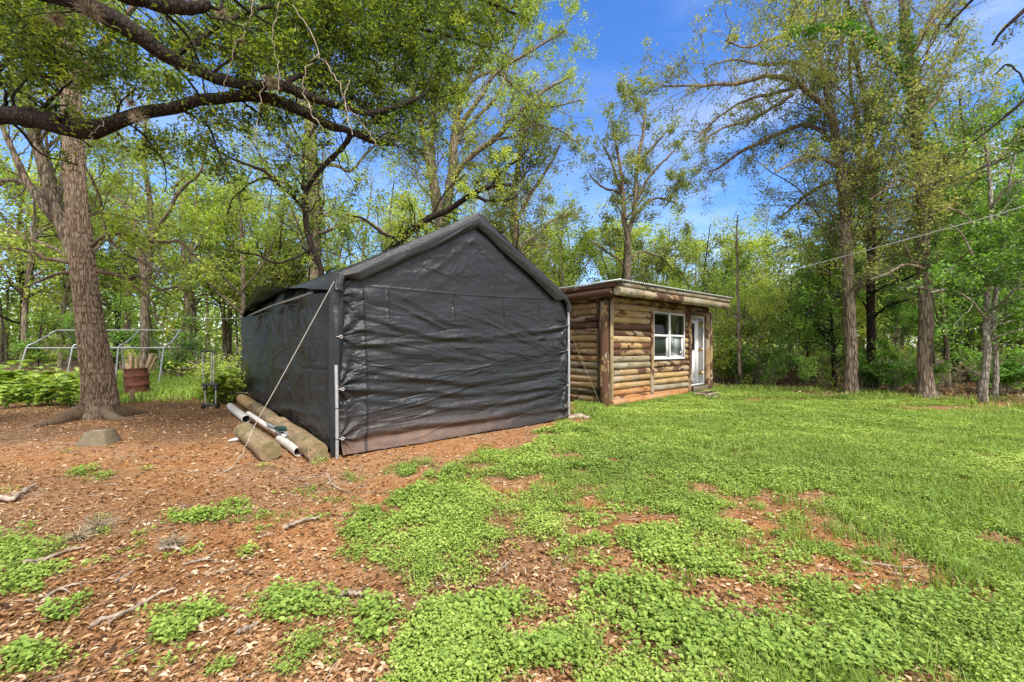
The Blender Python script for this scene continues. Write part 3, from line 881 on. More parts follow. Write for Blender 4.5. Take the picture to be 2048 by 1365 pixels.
# the side edges are pinned at the ties and sag inwards between them
pull = 0.0
for b in (1.506, 0.853, 0.243): pull = pull + 0.0
le = 0.035 * np.abs(np.sin((Zg - 0.243) / 0.64 * np.pi)) * (Zg < 1.6)
Xd = Xg + le * np.clip(1 - Xg / 0.25, 0, 1) - 0.03 * np.abs(np.sin((Zg - 0.07) / 0.6 * np.pi)) * np.clip(1 - (TW - Xg) / 0.25, 0, 1) + 0.04 * np.clip(1 - Xg / .3, 0, 1) * (Zg < .24)
sm = seam_fn(Xg, Zg)
Yg = -1.0 * Dg - 0.02 - 0.006 * sm - 0.05 * np.clip((0.3 - Zg) / 0.3, 0, 1) ** 1.5
dust = np.clip((0.62 - Zg) / 0.42, 0, 1) * np.clip(0.72 + 0.6 * vnoise(Xg * 1.2, Zg * 5, 0, 13), 0.1, 1.1) * np.clip((3.9 - Xg) / 1.6, 0.25, 1) ** 1.0
dust = dust * 0.22 + 0.60 * np.clip((0.27 - Zg) / 0.12, 0, 1) * np.clip((3.0 - Xg) / 1.6, 0.1, 1)
Vv = np.stack([Xd, Yg, Zg], -1).reshape(-1, 3)
ii = (np.arange(nz_ - 1)[:, None] * nx_ + np.arange(nx_ - 1)[None]).ravel()
Qq = np.stack([ii, ii + 1, ii + nx_ + 1, ii + nx_], -1)
obj('end_wall', mesh_np('end_wall', Vv, [Qq], M['tarp'], {'dust': np.clip(dust, 0, 1).ravel(), 'seam': sm.ravel()}, True), tent)

# near side wall: hangs from the eave bar, flares out at the foot
ns_, nz2 = 460, 230
Sg, Vg = np.meshgrid(np.linspace(-0.03, TL, ns_), np.linspace(0, 1, nz2))
topz = np.interp(Sg, [0, 1, 2, 3.8, 5.5, 7.4], [2.23, 2.27, 2.35, 2.42, 2.35, 2.26])
Zs = 0.03 + 0.05 * np.abs(vnoise(Sg * 1.1, 0, 0, 9)) + Vg * (topz - 0.05)
fold = 0.0
flare = 0.03 * (1 - Vg) ** 1.6
d = -0.13 * ridge(Sg - 0.42, 0.30) * np.clip(Vg * 1.4, 0, 1)                        # sucked in behind the corner
d = d + 0.085 * vnoise(Sg * .9, Zs * 0.45, 0, 61) + 0.05 * np.sin(np.pi * np.clip(Zs / 2.1, 0, 1)) * np.sin(np.pi * Sg / TL) + flare
n = vnoise(Sg * 2.6 + 0.5 * Zs, Zs * 0.7, 0, 62); d = d + 0.03 * (1 - 2 * np.abs(n))
n = vnoise((Sg * 0.55 - 0.3 * Zs) * 3, Zs * 2.5, 0, 63); d = d + 0.016 * (1 - 2 * np.abs(n)) * (0.4 + 0.6 * (1 - Vg))
lowf = np.clip((0.75 - Zs) / 0.5, 0, 1)
d = d + 0.03 * lowf * (1 - 2 * np.abs(vnoise(Sg * 0.8, (Zs + 0.12 * Sg) * 4.2, 0, 64)))
for sx_, zz in ((1.55, 2.0), (2.6, 2.05), (3.5, 2.05), (5.0, 2.05)):
    r = np.hypot(Sg - sx_, Zs - zz) + 1e-3; th = np.arctan2(Sg - sx_, zz - Zs)
    d = d + 0.03 * np.exp(-r / 0.5) * np.clip(r / 0.1, 0, 1) * np.sin(th * 10)
d = d + 0.006 * fbm(Sg * 10, Zs * 12, 0, 65, 3)
d = d + creases(Sg, Zs, 60, 60, 110, .15, .8, .014, .012, .035, (.2, 7.2), (.3, 2.0), 6)
d = d + creases(Sg, Zs, 60, -30, 20, .1, .6, .012, .012, .03, (.2, 7.2), (.05, 1.9), 7)
seam2 = np.zeros_like(Sg)
for k, s0 in enumerate((1.15, 2.35, 3.5, 4.75, 6.1)):
    seam2 = np.maximum(seam2, 0.55 * ridge(Sg - s0 - 0.012 * vnoise(Zs * 2, k, 0, 3), 0.022))
    d = d + 0.012 * np.where((Sg > s0) & (Sg < s0 + 0.6), 1, 0) * (k % 2)
win = ((Sg > 1.05) & (Sg < 1.75) & (Zs > 0.55) & (Zs < 1.45))
d = d + 0.012 * win
edge = np.maximum(np.maximum(ridge(Sg - 1.05, .012), ridge(Sg - 1.75, .012)) * (Zs > .55) * (Zs < 1.45), np.maximum(ridge(Zs - .55, .01), ridge(Zs - 1.45, .008)) * (Sg > 1.05) * (Sg < 1.75))
seam2 = np.maximum(seam2, 0.7 * edge)
d = d + 0.13 * np.sin(np.pi * np.clip(Zs / 2.15, 0, 1)) * np.exp(-((Sg - 6.2) / 1.1) ** 2)
endp = np.clip((Sg - 6.6) / 0.8, 0, 1)
d = d + 0.06 * endp + 0.14 * endp * np.abs(vnoise(Sg * 4, Zs * 1.2, 0, 66))
corner = np.clip(1 - (Sg + 0.03) / 0.08, 0, 1)
Xs = -0.03 - d * (1 - corner) - 0.02 * corner
Xs = Xs + np.clip((Zs - 2.10) / .05, 0, 1) * .05 + np.clip(Zs - 2.12, 0, 1) * .35
dust2 = np.clip((0.5 - Zs) / 0.6, 0, 1) * 0.22 * np.clip(0.6 + vnoise(Sg, Zs * 3, 0, 8), 0, 1)
Vv = np.stack([Xs, Sg, Zs], -1).reshape(-1, 3)
ii = (np.arange(nz2 - 1)[:, None] * ns_ + np.arange(ns_ - 1)[None]).ravel()
obj('side_wall', mesh_np('side_wall', Vv, [np.stack([ii, ii + 1, ii + ns_ + 1, ii + ns_], -1)], M['tarp_side'], {'dust': dust2.ravel(), 'seam': seam2.ravel()}, True), tent)

# far side wall and back wall
def sheet(name, fn, na, nb, m, par):
    A, B = np.meshgrid(np.linspace(0, 1, na), np.linspace(0, 1, nb))
    Vv = np.stack(fn(A, B), -1).reshape(-1, 3)
    ii = (np.arange(nb - 1)[:, None] * na + np.arange(na - 1)[None]).ravel()
    z0 = np.zeros(len(Vv))
    return obj(name, mesh_np(name, Vv, [np.stack([ii, ii + 1, ii + na + 1, ii + na], -1)], m, {'dust': z0, 'seam': z0}, True), par)
sheet('side_wall', lambda a, b: (TW + 0.03 + 0.03 * vnoise(a * 9, b * 3, 0, 71) + 0.02 * (1 - 2 * np.abs(vnoise(a * 20, b * 4, 0, 72))), a * TL, 0.03 + b * 2.08), 160, 50, M['tarp_side'], tent)
sheet('back_wall', lambda a, b: (a * TW, TL - 0.03 + 0.04 * vnoise(a * 5, b * 5, 0, 73), 0.03 + b * (top_in(a * TW) + 0.12 - 0.03)), 80, 60, M['tarp_side'], tent)

# roof cover: profile swept along the length, the near edge flares up between the corners
def roof_pt(q, s):
    """q 0..1 across (near edge to far edge), s along the length"""
    o = np.interp(s, [-.2, 0, 1, 2, 3.5, 5.5, 7.6], [.05, .05, .15, .27, .36, .26, .12])
    ze = np.interp(s, [-.2, 0, 1, 2, 3.5, 4.6, 5.6, 6.6, 7.6], [2.08, 2.08, 2.2, 2.30, 2.48, 2.46, 2.33, 2.22, 2.08])
    sag = 0.035 * np.abs(np.sin(s / TL * np.pi * 4)) 
    kx = [0.0, 0.05, 0.12, 0.20, 0.5, 0.80, 0.88, 0.94, 1.0]
    X = np.zeros_like(q); Z = np.zeros_like(q)
    xs_ = [-o, -o * .7 - 0.01, 0.02 - o * .2, 0.26, TW / 2, TW - 0.30, TW - 0.08, TW + 0.035, TW + 0.045]
    bulge = 0.10 * np.exp(-((s - 3.8) / 2.2) ** 2)
    zs_ = [ze, ze * 0.55 + 2.26 * 0.45 + bulge * .3, 2.30 + bulge * .8, 2.43 + bulge, PEAK + 0 * s, 2.43 + 0 * s, 2.31 + 0 * s, 2.17 + 0 * s, 2.03 + 0 * s]
    for k in range(8):
        m_ = (q >= kx[k]) & (q <= kx[k + 1] + 1e-9)
        t = (q - kx[k]) / (kx[k + 1] - kx[k])
        X = np.where(m_, xs_[k] * (1 - t) + xs_[k + 1] * t, X)
        Z = np.where(m_, zs_[k] * (1 - t) + zs_[k + 1] * t, Z)
    mid = 1 - np.abs(q - 0.5) * 2
    Z = Z - sag * np.sin(np.clip(mid, 0, 1) * np.pi) * 1.0 - 0.02 * np.exp(-((q - .5) / .02) ** 2) * 0
    Z = Z + 0.010 * fbm(q * 9, s * 2.2, 0, 81, 3) + 0.007 * fbm(q * 22, s * 4, 0, 84, 3)
    X = X + 0.012 * vnoise(q * 8, s * 3, 0, 82)
    return X, Z
Qg, Sg = np.meshgrid(np.linspace(0, 1, 420), np.linspace(-0.10, TL + 0.12, 300))
Xr, Zr = roof_pt(Qg, Sg)
Vv = np.stack([Xr, Sg, Zr], -1).reshape(-1, 3)
ii = (np.arange(299)[:, None] * 420 + np.arange(419)[None]).ravel()
sr = 0.4 * ridge(Sg - 2.45, .012) + 0.4 * ridge(Sg - 4.9, .012)
obj('roof_cover', mesh_np('roof_cover', Vv, [np.stack([ii, ii + 1, ii + 421, ii + 420], -1)], M['tarp_roof'], {'dust': np.full(len(Vv), .03), 'seam': sr.ravel()}, True), tent)
# the band of the cover turned down over the gable
na, nb = 420, 26
Qg, Bg = np.meshgrid(np.linspace(0, 1, na), np.linspace(0, 1, nb))
Xb, Zb = roof_pt(Qg, -0.10 + 0 * Qg)
side = np.sign(TW / 2 - Qg * TW)
slopey = np.clip((Zb - 2.25) / 0.15, 0, 1)
dropn = 0.20 * Bg * (1 + 0.12 * vnoise(Qg * 7, 0, 0, 91))
Xn = Xb + dropn * np.where(Qg < .5, 1, -1) * (0.42 * slopey + 0.55 * (1 - slopey)) * np.clip(np.abs(Qg - .5) * 12, 0, 1)
Zn = Zb - dropn * (0.95 * slopey + 0.10 * (1 - slopey)) - 0.03 * Bg * np.exp(-((Qg - .5) / .03) ** 2)
Yn = -0.10 - 0.035 * np.sin(Bg * np.pi * 0.8) + 0.045 * Bg ** 3 + 0.012 * Bg * fbm(Qg * 14, Bg * 2, 0, 92, 3) + 0.010 * (1 - 2 * np.abs(vnoise(Qg * 5, Bg * 3.5 + Qg * 8, 0, 93)))
Vv = np.stack([Xn, Yn, Zn], -1).reshape(-1, 3)
ii = (np.arange(nb - 1)[:, None] * na + np.arange(na - 1)[None]).ravel()
obj('roof_valance', mesh_np('roof_valance', Vv, [np.stack([ii, ii + 1, ii + na + 1, ii + na], -1)], M['tarp_roof'], {'dust': np.full(len(Vv), .02), 'seam': (0.8 * ridge(Bg - 0.97, .03)).ravel()}, True), tent)
# corner strip of side cloth wrapped round the front pole
na, nb = 30, 160
def strip(a, b):
    z = 0.05 + b * 2.25
    wv = 0.015 * vnoise(b * 6, a * 2, 0, 95) + 0.012 * (1 - 2 * np.abs(vnoise(a * 3 + b * 1.5, b * 3, 0, 96)))
    wid = np.interp(b, [0, .35, 1], [0.07, 0.15, 0.20])
    return (-0.05 - wid * 0.15 + a * wid - 0.015, -0.035 - 0.05 * np.sin(a * np.pi) * (0.5 + 0.5 * b) + wv, z)
sheet('corner_flap', strip, na, nb, M['tarp'], tent)
g = Geo()
tubes(g, [[(-0.01, -0.075, 0.0), (-0.012, -0.078, 0.6), (-0.02, -0.07, 1.15)]], [[.021] * 3], 12)
g.build('pole', M['steel'], tent, True)
g = Geo()
tubes(g, [[(TW + 0.02, -0.05, 0.0), (TW + 0.02, -0.055, 1.0), (TW + 0.01, -0.05, 2.05)]], [[.024] * 3], 12)
g.build('pole', M['steel'], tent, True)
for sgn in (TW,):
    pass
g = Geo()
tubes(g, [[(-0.055, 0.9, 2.13), (-0.075, 4, 2.15), (-0.05, TL, 2.13)]], [[.02] * 3], 10)
g.build('eave_bar', M['steel'], tent, True)
for k, (xx, zz) in enumerate(((0.0, 1.5), (0.02, 0.853), (0.02, 0.243), (TW - .02, 1.305), (TW - .02, 0.644))):
    g = Geo()
    a = np.linspace(0, 2 * np.pi, 17)
    yo = -0.10
    tubes(g, [np.stack([xx + 0.03 * (1 if xx < 1 else -1) + 0.017 * np.cos(a), yo + 0 * a, zz + 0.017 * np.sin(a)], -1)], [[.0045] * 17], 6, cap=False)
    tubes(g, [[(xx + (.012 if xx < 1 else -.012), yo, zz), (xx - .005, yo + .01, zz), (xx - 0.03, yo + 0.05, zz)]], [[.005] * 3], 6)
    g.build('tie', M['vinyl'], tent, True)
for zt_ in (0.243, 0.62):
    g = Geo(); a = np.linspace(0, 2 * np.pi, 13)
    tubes(g, [np.stack([-0.012 + .025 * np.cos(a), -0.076 + .025 * np.sin(a), zt_ + 0 * a], -1)], [[.005] * 13], 6, cap=False)
    g.build('pole_strap', M['black_plastic'], tent, True)

# guy ropes
def rope(name, pts, r, label, cat='rope', m='rope', n=24, wob=0.0, seed=1):
    rg = np.random.default_rng(seed)
    q = spline(np.array(pts, float), n)
    q[1:-1] += rg.normal(size=(n - 2, 3)) * wob
    o_ = q[0].copy()
    g = Geo(); tubes(g, [q], [[r] * n], 6)
    o = g.build(name, M[m], None, True, origin=o_, loc=o_)
    tag(o, label, cat)
    return o
c0 = T2W(-0.06, -0.13, 2.17)
ge = G(460, 940)
e0 = np.array([ge[0], ge[1], 0.01])
rope('guy_rope', [c0, c0 * .5 + e0 * .5 + [0, 0, -.02], c0 * .22 + e0 * .78 + [0, 0, -.01]], 0.0048, 'pale guy rope slanting from the tent corner down to the dirt')
e1 = np.array([G(430, 945)[0], G(430, 945)[1], 0.01]); k0 = c0 * .22 + e0 * .78 + [0, 0, -.01]
for tgt, sd_ in ((e0, 1), (e1, 2)):
    pass
rope('frayed_rope_end', [k0, (k0 + e0) / 2 + [0.02, 0, -.03], e0, e0 + [-.12, -.04, .0]], 0.006, 'frayed lower end of the guy rope lying in the twigs', wob=.006)
c2 = T2W(TW + .05, .2, 2.05)
ge2 = G(1202, 812)
rope('guy_rope', [c2, [c2[0] * .45 + ge2[0] * .55, c2[1] * .45 + ge2[1] * .55, .95], [ge2[0] - .05, ge2[1] - .25, .02]], 0.004, 'thin white guy rope crossing in front of the cabin log wall')

# ------------------------------------------------------------------ log cabin
CO = np.array([2.135, 9.47]); CA = math.atan2(0.634, 0.773)
cabin = empty('log_cabin', (CO[0], CO[1], 0), CA, 'small flat-roofed log cabin with white window and door ajar', 'cabin')
rngc = np.random.default_rng(5)
CW, CD = 5.0, 3.9

def log(a, b, r, name, m, par, k=14, n=26, flat=None, rough=0.05, seed=None):
    """one log from a to b as its own mesh whose local X runs along it"""
    a, b = np.array(a, float), np.array(b, float)
    L = np.linalg.norm(b - a)
    n = max(6, int(n * min(1, L / 1.5)))
    s = np.linspace(0, L, n); ph = rngc.random() * 50
    th = np.linspace(0, 2 * np.pi, k, endpoint=False)
    Sg_, Tg = np.meshgrid(s, th, indexing='ij')
    taper = 1 + rngc.uniform(-.07, .07) * (Sg_ / L - .5) * 2
    rr = r * taper * (1 + rough * vnoise(Sg_ * 2.2, np.cos(Tg) * 1.3 + ph, np.sin(Tg) * 1.3, 7) + rough * .6 * vnoise(Sg_ * 7, np.cos(Tg) * 3 + ph, np.sin(Tg) * 3, 8))
    endf = np.clip(np.minimum(Sg_, L - Sg_) / (r * 0.12), 0, 1) ** .5
    rr = rr * (0.93 + 0.07 * endf)
    by = 0.012 * vnoise(s * 0.9, ph, 0, 5); bz = 0.010 * vnoise(s * 0.9, ph + 9, 0, 6)
    V = np.stack([Sg_, rr * np.cos(Tg) + by[:, None], rr * np.sin(Tg) + bz[:, None]], -1).reshape(-1, 3)
    i = np.arange(n - 1)[:, None] * k; j = np.arange(k)[None]; j2 = (j + 1) % k
    Q_ = np.stack([i + j, i + j2, i + k + j2, i + k + j], -1).reshape(-1, 4)
    c_0, c_1 = len(V), len(V) + 1
    e0_, e1_ = V[:k].copy(), V[-k:].copy()
    V = np.vstack([V, [0.004, by[0], bz[0]], [L - .004, by[-1], bz[-1]], e0_, e1_])
    jj = np.arange(k); b0_ = c_1 + 1; b1_ = b0_ + k
    T_ = np.vstack([np.stack([np.full(k, c_0), b0_ + (jj + 1) % k, b0_ + jj], -1), np.stack([np.full(k, c_1), b1_ + jj, b1_ + (jj + 1) % k], -1)])
    me = mesh_np(name, V, [Q_, T_], M[m], None, True)
    o = obj(name, me, par)
    dx = (b - a) / L
    up = Vector((0, 0, 1)) if abs(dx[2]) < .9 else Vector((0, 1, 0))
    X = Vector(dx); Yv = up.cross(X).normalized(); Zv = X.cross(Yv)
    from mathutils import Matrix
    mt = Matrix((X, Yv, Zv)).transposed().to_4x4()
    mt.translation = Vector(a)
    o.matrix_local = mt
    return o

# wall backing boards (dark, seen only through the chinks) and room
g = Geo()
wz = 2.46
def wall_with_hole(g, x0, x1, holes, y0, y1):
    cuts = sorted({x0, x1, *[h[0] for h in holes], *[h[1] for h in holes]})
    for a, b in zip(cuts[:-1], cuts[1:]):
        hs_ = [h for h in holes if h[0] <= a + 1e-6 and h[1] >= b - 1e-6]
        if not hs_: box(g, (a, y0, 0.02), (b, y1, wz))
        for h in hs_:
            if h[2] > 0.03: box(g, (a, y0, 0.02), (b, y1, h[2]))
            box(g, (a, y0, h[3]), (b, y1, wz))
WX0, WX1, WZ0, WZ1 = 1.84, 3.37, 1.04, 2.225
DX0, DX1, DZ0, DZ1 = 3.80, 4.62, 0.22, 2.22
wall_with_hole(g, 0.0, CW, [(WX0, WX1, WZ0, WZ1), (DX0, DX1, DZ0, DZ1)], 0.0, 0.06)
box(g, (0.0, 0.062, 0.02), (0.06, CD, wz)); box(g, (CW - .06, 0.062, 0.02), (CW, CD, wz)); box(g, (.062, CD - .06, 0.02), (CW - .062, CD - .002, wz))
box(g, (.062, 0.062, 0.10), (CW - .062, CD - .062, 0.2)); box(g, (0.0, 0.0, wz + .002), (CW, CD, wz + .05))
g.build('wall', M['dark_room'], cabin)

kinds = ['log', 'log', 'log_clean', 'log_bark', 'log', 'log_grey', 'log_clean', 'log']
pitch = 0.157
def pick(i, red=False):
    if red: return 'log_red'
    return kinds[rngc.integers(len(kinds))]
leftk = ['log_red', 'log_red', 'log_clean', 'log', 'log_bark', 'log_grey', 'log_grey', 'log_bark', 'log_clean', 'log_clean', 'log_bark', 'log_bark', 'log_clean', 'log_clean', 'log_bark', 'log', 'log_bark']
for i in range(16):
    z = 0.11 + i * pitch
    r = 0.085 * rngc.uniform(0.93, 1.06)
    if z > 2.27:
        a, b = 0.12, rngc.uniform(1.6, 2.6)
        log((a, -0.02, z), (b, -0.02, z + .004), r, 'wall_log', 'log_bark' if i == 15 else 'log_clean', cabin)
        log((b + .015, -0.02, z), (CW - .1, -0.02, z + rngc.uniform(-.01, .01)), r, 'wall_log', 'log', cabin)
    else:
        log((0.10, -0.02, z), (1.735, -0.02, z + rngc.uniform(-.012, .012)), r, 'wall_log', leftk[i], cabin)
    if z < 0.98:
        log((1.80, -0.02, z + rngc.uniform(-.01, .01)), (3.66, -0.02, z + rngc.uniform(-.012, .012)), r, 'wall_log', ['log_red', 'log_grey', 'log_clean', 'log_clean', 'log_bark', 'log_bark'][i], cabin)
    elif z < 2.26:
        log((3.42, -0.015, z), (3.665, -0.015, z + rngc.uniform(-.012, .012)), r * .95, 'wall_log', 'log_bark' if i % 3 else 'log', cabin, n=14)
    if z < 2.5:
        log((-0.02, 0.17, z + .02), (-0.02, CD, z + .02 + rngc.uniform(-.02, .02)), r, 'wall_log', ['log', 'log_grey', 'log', 'log_clean', 'log_bark', 'log_grey'][rngc.integers(6)], cabin)
for x in (0.1,):
    for i in range(16):
        log((CW - .02, 0.17, 0.13 + i * pitch), (CW - .02, CD, 0.13 + i * pitch), .085, 'wall_log', 'log', cabin, k=8, n=8)
        log((0.1, CD + .02, 0.11 + i * pitch), (CW - .1, CD + .02, 0.11 + i * pitch), .085, 'wall_log', 'log', cabin, k=8, n=8) if i % 1 == 0 else None
# uprights
log((-0.085, -0.045, 0.0), (-0.08, -0.04, 2.40), 0.108, 'corner_post', 'log', cabin, rough=.08)
g = Geo(); box(g, (-0.02, -0.165, 0.0), (0.105, -0.055, 2.42), bev=.008)
g.build('corner_post', M['timber'], cabin)
log((1.765, -0.10, 0.06), (1.765, -0.10, 2.24), 0.058, 'window_post', 'log', cabin, rough=.09)
log((3.715, -0.085, 0.02), (3.71, -0.085, 2.30), 0.070, 'door_post', 'log_bark', cabin, rough=.1)
log((4.76, -0.085, 0.2), (4.76, -0.085, 2.30), 0.078, 'door_post', 'log_bark', cabin, rough=.09)
log((4.92, -0.095, 0.0), (4.92, -0.095, 2.38), 0.085, 'corner_post', 'log', cabin, rough=.09)
g = Geo(); box(g, (3.80, -.13, 2.26), (4.86, -.06, 2.34), bev=.006); g.build('door_lintel', M['timber'], cabin)
# ground logs
log((-0.03, -0.20, 0.075), (2.15, -0.21, 0.085), 0.088, 'sill_log', 'log_red', cabin)
log((2.18, -0.19, 0.07), (3.35, -0.17, 0.10), 0.078, 'sill_log', 'log_red', cabin)
# eave logs
YF = -0.60
log((-0.36, YF, 2.56), (0.52, YF, 2.555), 0.100, 'eave_log', 'log_grey', cabin)
log((0.525, YF, 2.555), (2.25, YF, 2.55), 0.100, 'eave_log', 'log_bark', cabin)
log((2.26, YF, 2.55), (CW - .08, YF + .01, 2.54), 0.102, 'eave_log', 'log_grey', cabin)
log((-0.32, YF - .05, 2.695), (2.4, YF - .05, 2.69), 0.058, 'eave_log', 'log_grey', cabin)
log((2.42, YF - .05, 2.69), (CW - .10, YF - .05, 2.675), 0.058, 'eave_log', 'log_grey', cabin)
log((-0.31, YF + .12, 2.55), (-0.29, CD + .3, 2.50), 0.098, 'eave_log', 'log_bark', cabin)
log((-0.345, YF + .03, 2.69), (-0.33, CD + .3, 2.63), 0.062, 'eave_log', 'log_bark', cabin)
g = Geo(); box(g, (-0.25, YF, 2.615), (CW - .1, 0.0, 2.635)); g.build('soffit', M['dark_room'], cabin)
g = Geo(); box(g, (-.24, .001, 2.52), (CW - .1, CD + .2, 2.60)); g.build('ceiling_board', M['dark_room'], cabin)
# corrugated roof, ribs run front to back
n_ = 420; xr = np.linspace(-0.42, CW + .0, n_)
wv = 0.013 * np.sin(xr / 0.076 * 2 * np.pi)
rows = []
for yy, zz in ((YF - .14, 2.772), (1.5, 2.72), (CD + .4, 2.665)):
    rows.append(np.stack([xr, np.full(n_, yy), zz + wv], -1))
up = np.concatenate(rows); dn = up - np.array([0, 0, 0.004])
ii = (np.arange(2)[:, None] * n_ + np.arange(n_ - 1)[None]).ravel()
Q1 = np.stack([ii, ii + 1, ii + n_ + 1, ii + n_], -1)
e = np.arange(n_ - 1)
Qe = np.stack([e, e + 3 * n_, e + 1 + 3 * n_, e + 1], -1)
obj('roof_sheet', mesh_np('roof_sheet', np.vstack([up, dn]), [Q1, Q1[:, ::-1] + 3 * n_, Qe], M['tin'], None, True), cabin)
g = Geo(); box(g, (-0.432, YF - .15, 2.764), (-0.41, CD + .42, 2.785)); g.build('roof_edge_trim', M['steel'], cabin)
# window
win = Geo(); f = 0.055; xm = (WX0 + WX1) / 2; zm = WZ0 + 0.60
yA, yB = -0.115, -0.02
for a, b in (((WX0 - .03, yA, WZ0 - .03), (WX0 + f - .03, yB, WZ1 + .03)), ((WX1 - f + .03, yA, WZ0 - .03), (WX1 + .03, yB, WZ1 + .03))): box(win, a, b, bev=.004)
x0, x1 = WX0 + f - .03, WX1 - f + .03
box(win, (x0, yA, WZ0 - .03), (x1, yB, WZ0 + f - .03), bev=.004); box(win, (x0, yA, WZ1 - f + .03), (x1, yB, WZ1 + .03), bev=.004)
box(win, (xm - .055, yA + .003, WZ0 + f - .03), (xm + .055, yB, WZ1 - f + .03), bev=.004)
box(win, (x0, yA + .012, zm - .025), (xm - .055, yB, zm + .03), bev=.003); box(win, (xm + .055, yA + .012, zm - .025), (x1, yB, zm + .03), bev=.003)
for sx0, sx1 in ((x0, xm - .055), (xm + .055, x1)):      # lower sashes
    box(win, (sx0, yA + .03, WZ0 + f - .03), (sx0 + .03, yB, zm - .025)); box(win, (sx1 - .03, yA + .03, WZ0 + f - .03), (sx1, yB, zm - .025))
    box(win, (sx0 + .03, yA + .03, WZ0 + f - .03), (sx1 - .03, yB, WZ0 + f)); 
wf = win.build('window', M['white_paint'], cabin)
g = Geo(); box(g, (x0 - .01, -.052, WZ0), (x1 + .01, -.046, WZ1)); g.build('pane', M['glass'], wf)
# door
dr = Geo()
box(dr, (DX0 - .005, -.06, DZ0), (DX0 + .04, .12, DZ1), bev=.004); box(dr, (DX1 - .04, -.06, DZ0), (DX1 + .025, .12, DZ1), bev=.004); box(dr, (DX0 + .04, -.06, DZ1 - .04), (DX1 - .04, .12, DZ1), bev=.004)
box(dr, (DX0 + .04, -.05, DZ0 - .0), (DX1 - .04, .10, DZ0 + .02))
dfm = dr.build('door_frame', M['white_paint'], cabin)
lw, lh = 0.735, DZ1 - DZ0 - .075
dg = Geo()
gx0, gx1, gz0, gz1 = .13, lw - .13, .98, lh - .12
box(dg, (0, 0, 0), (gx0, .044, lh)); box(dg, (gx1, 0, 0), (lw, .044, lh)); box(dg, (gx0, 0, 0), (gx1, .044, gz0)); box(dg, (gx0, 0, gz1), (gx1, .044, lh))
for a, b in (((gx0 - .02, -.010, gz0 - .03), (gx1 + .02, 0.0, gz0)), ((gx0 - .02, -.010, gz1), (gx1 + .02, 0.0, gz1 + .03)), ((gx0 - .02, -.01, gz0), (gx0, 0, gz1)), ((gx1, -.01, gz0), (gx1 + .02, 0, gz1))): box(dg, a, b)
for (a, b) in ((.12, .335), (.40, .615)):
    box(dg, (a, -.008, .16), (b, 0.0, .82), bev=.004)
dl = dg.build('door', M['white_paint'], cabin)
dl.location = (DX1 - .045, 0.085, DZ0 + .025)
dl.rotation_euler = (0, 0, R(180 - 33))
# the leaf's local X now points from the hinge into the room, its outer face towards the opening
me = dl.data
co = np.empty(len(me.vertices) * 3, dtype=np.float32); me.vertices.foreach_get('co', co); co = co.reshape(-1, 3); co[:, 1] *= -1
me.vertices.foreach_set('co', co.ravel()); me.flip_normals(); me.update()
g = Geo(); box(g, (gx0, -.028, gz0), (gx1, -.018, gz1)); g.build('pane', M['black_plastic'], dl)
g = Geo()
tubes(g, [[(lw - .07, 0.0, .93), (lw - .07, .035, .93), (lw - .07, .05, .93), (lw - .07, .075, .93), (lw - .07, .08, .93)]], [[.012, .012, .028, .028, .005]], 12)
g.build('handle', M['brass'], dl, True)
for z in (.28, .98, 1.72):
    g = Geo(); tubes(g, [[(DX1 - .045, .072, DZ0 + z), (DX1 - .045, .072, DZ0 + z + .1)]], [[.012, .012]], 8)
    box(g, (DX1 - .046, -.058, DZ0 + z + .005), (DX1 - .0405, .07, DZ0 + z + .095)); g.build('hinge', M['brass'], cabin)
g = Geo(); box(g, (3.79, -.16, 0.0), (4.72, .10, DZ0 - .004), bev=.015); g.build('threshold', M['concrete'], cabin)

# step in front of the door
g = Geo(); box(g, (-.42, -.17, 0.0), (.42, .17, .10), bev=.02); box(g, (-.55, -.35, 0.0), (.15, -.18, .06), bev=.015)
st_ = G(1412, 792)
st = g.build('door_step', M['stone'], None, loc=(st_[0], st_[1], 0)); st.rotation_euler = (0, 0, CA + .05)
tag(st, 'low pale stone step on the lawn before the cabin door', 'step')

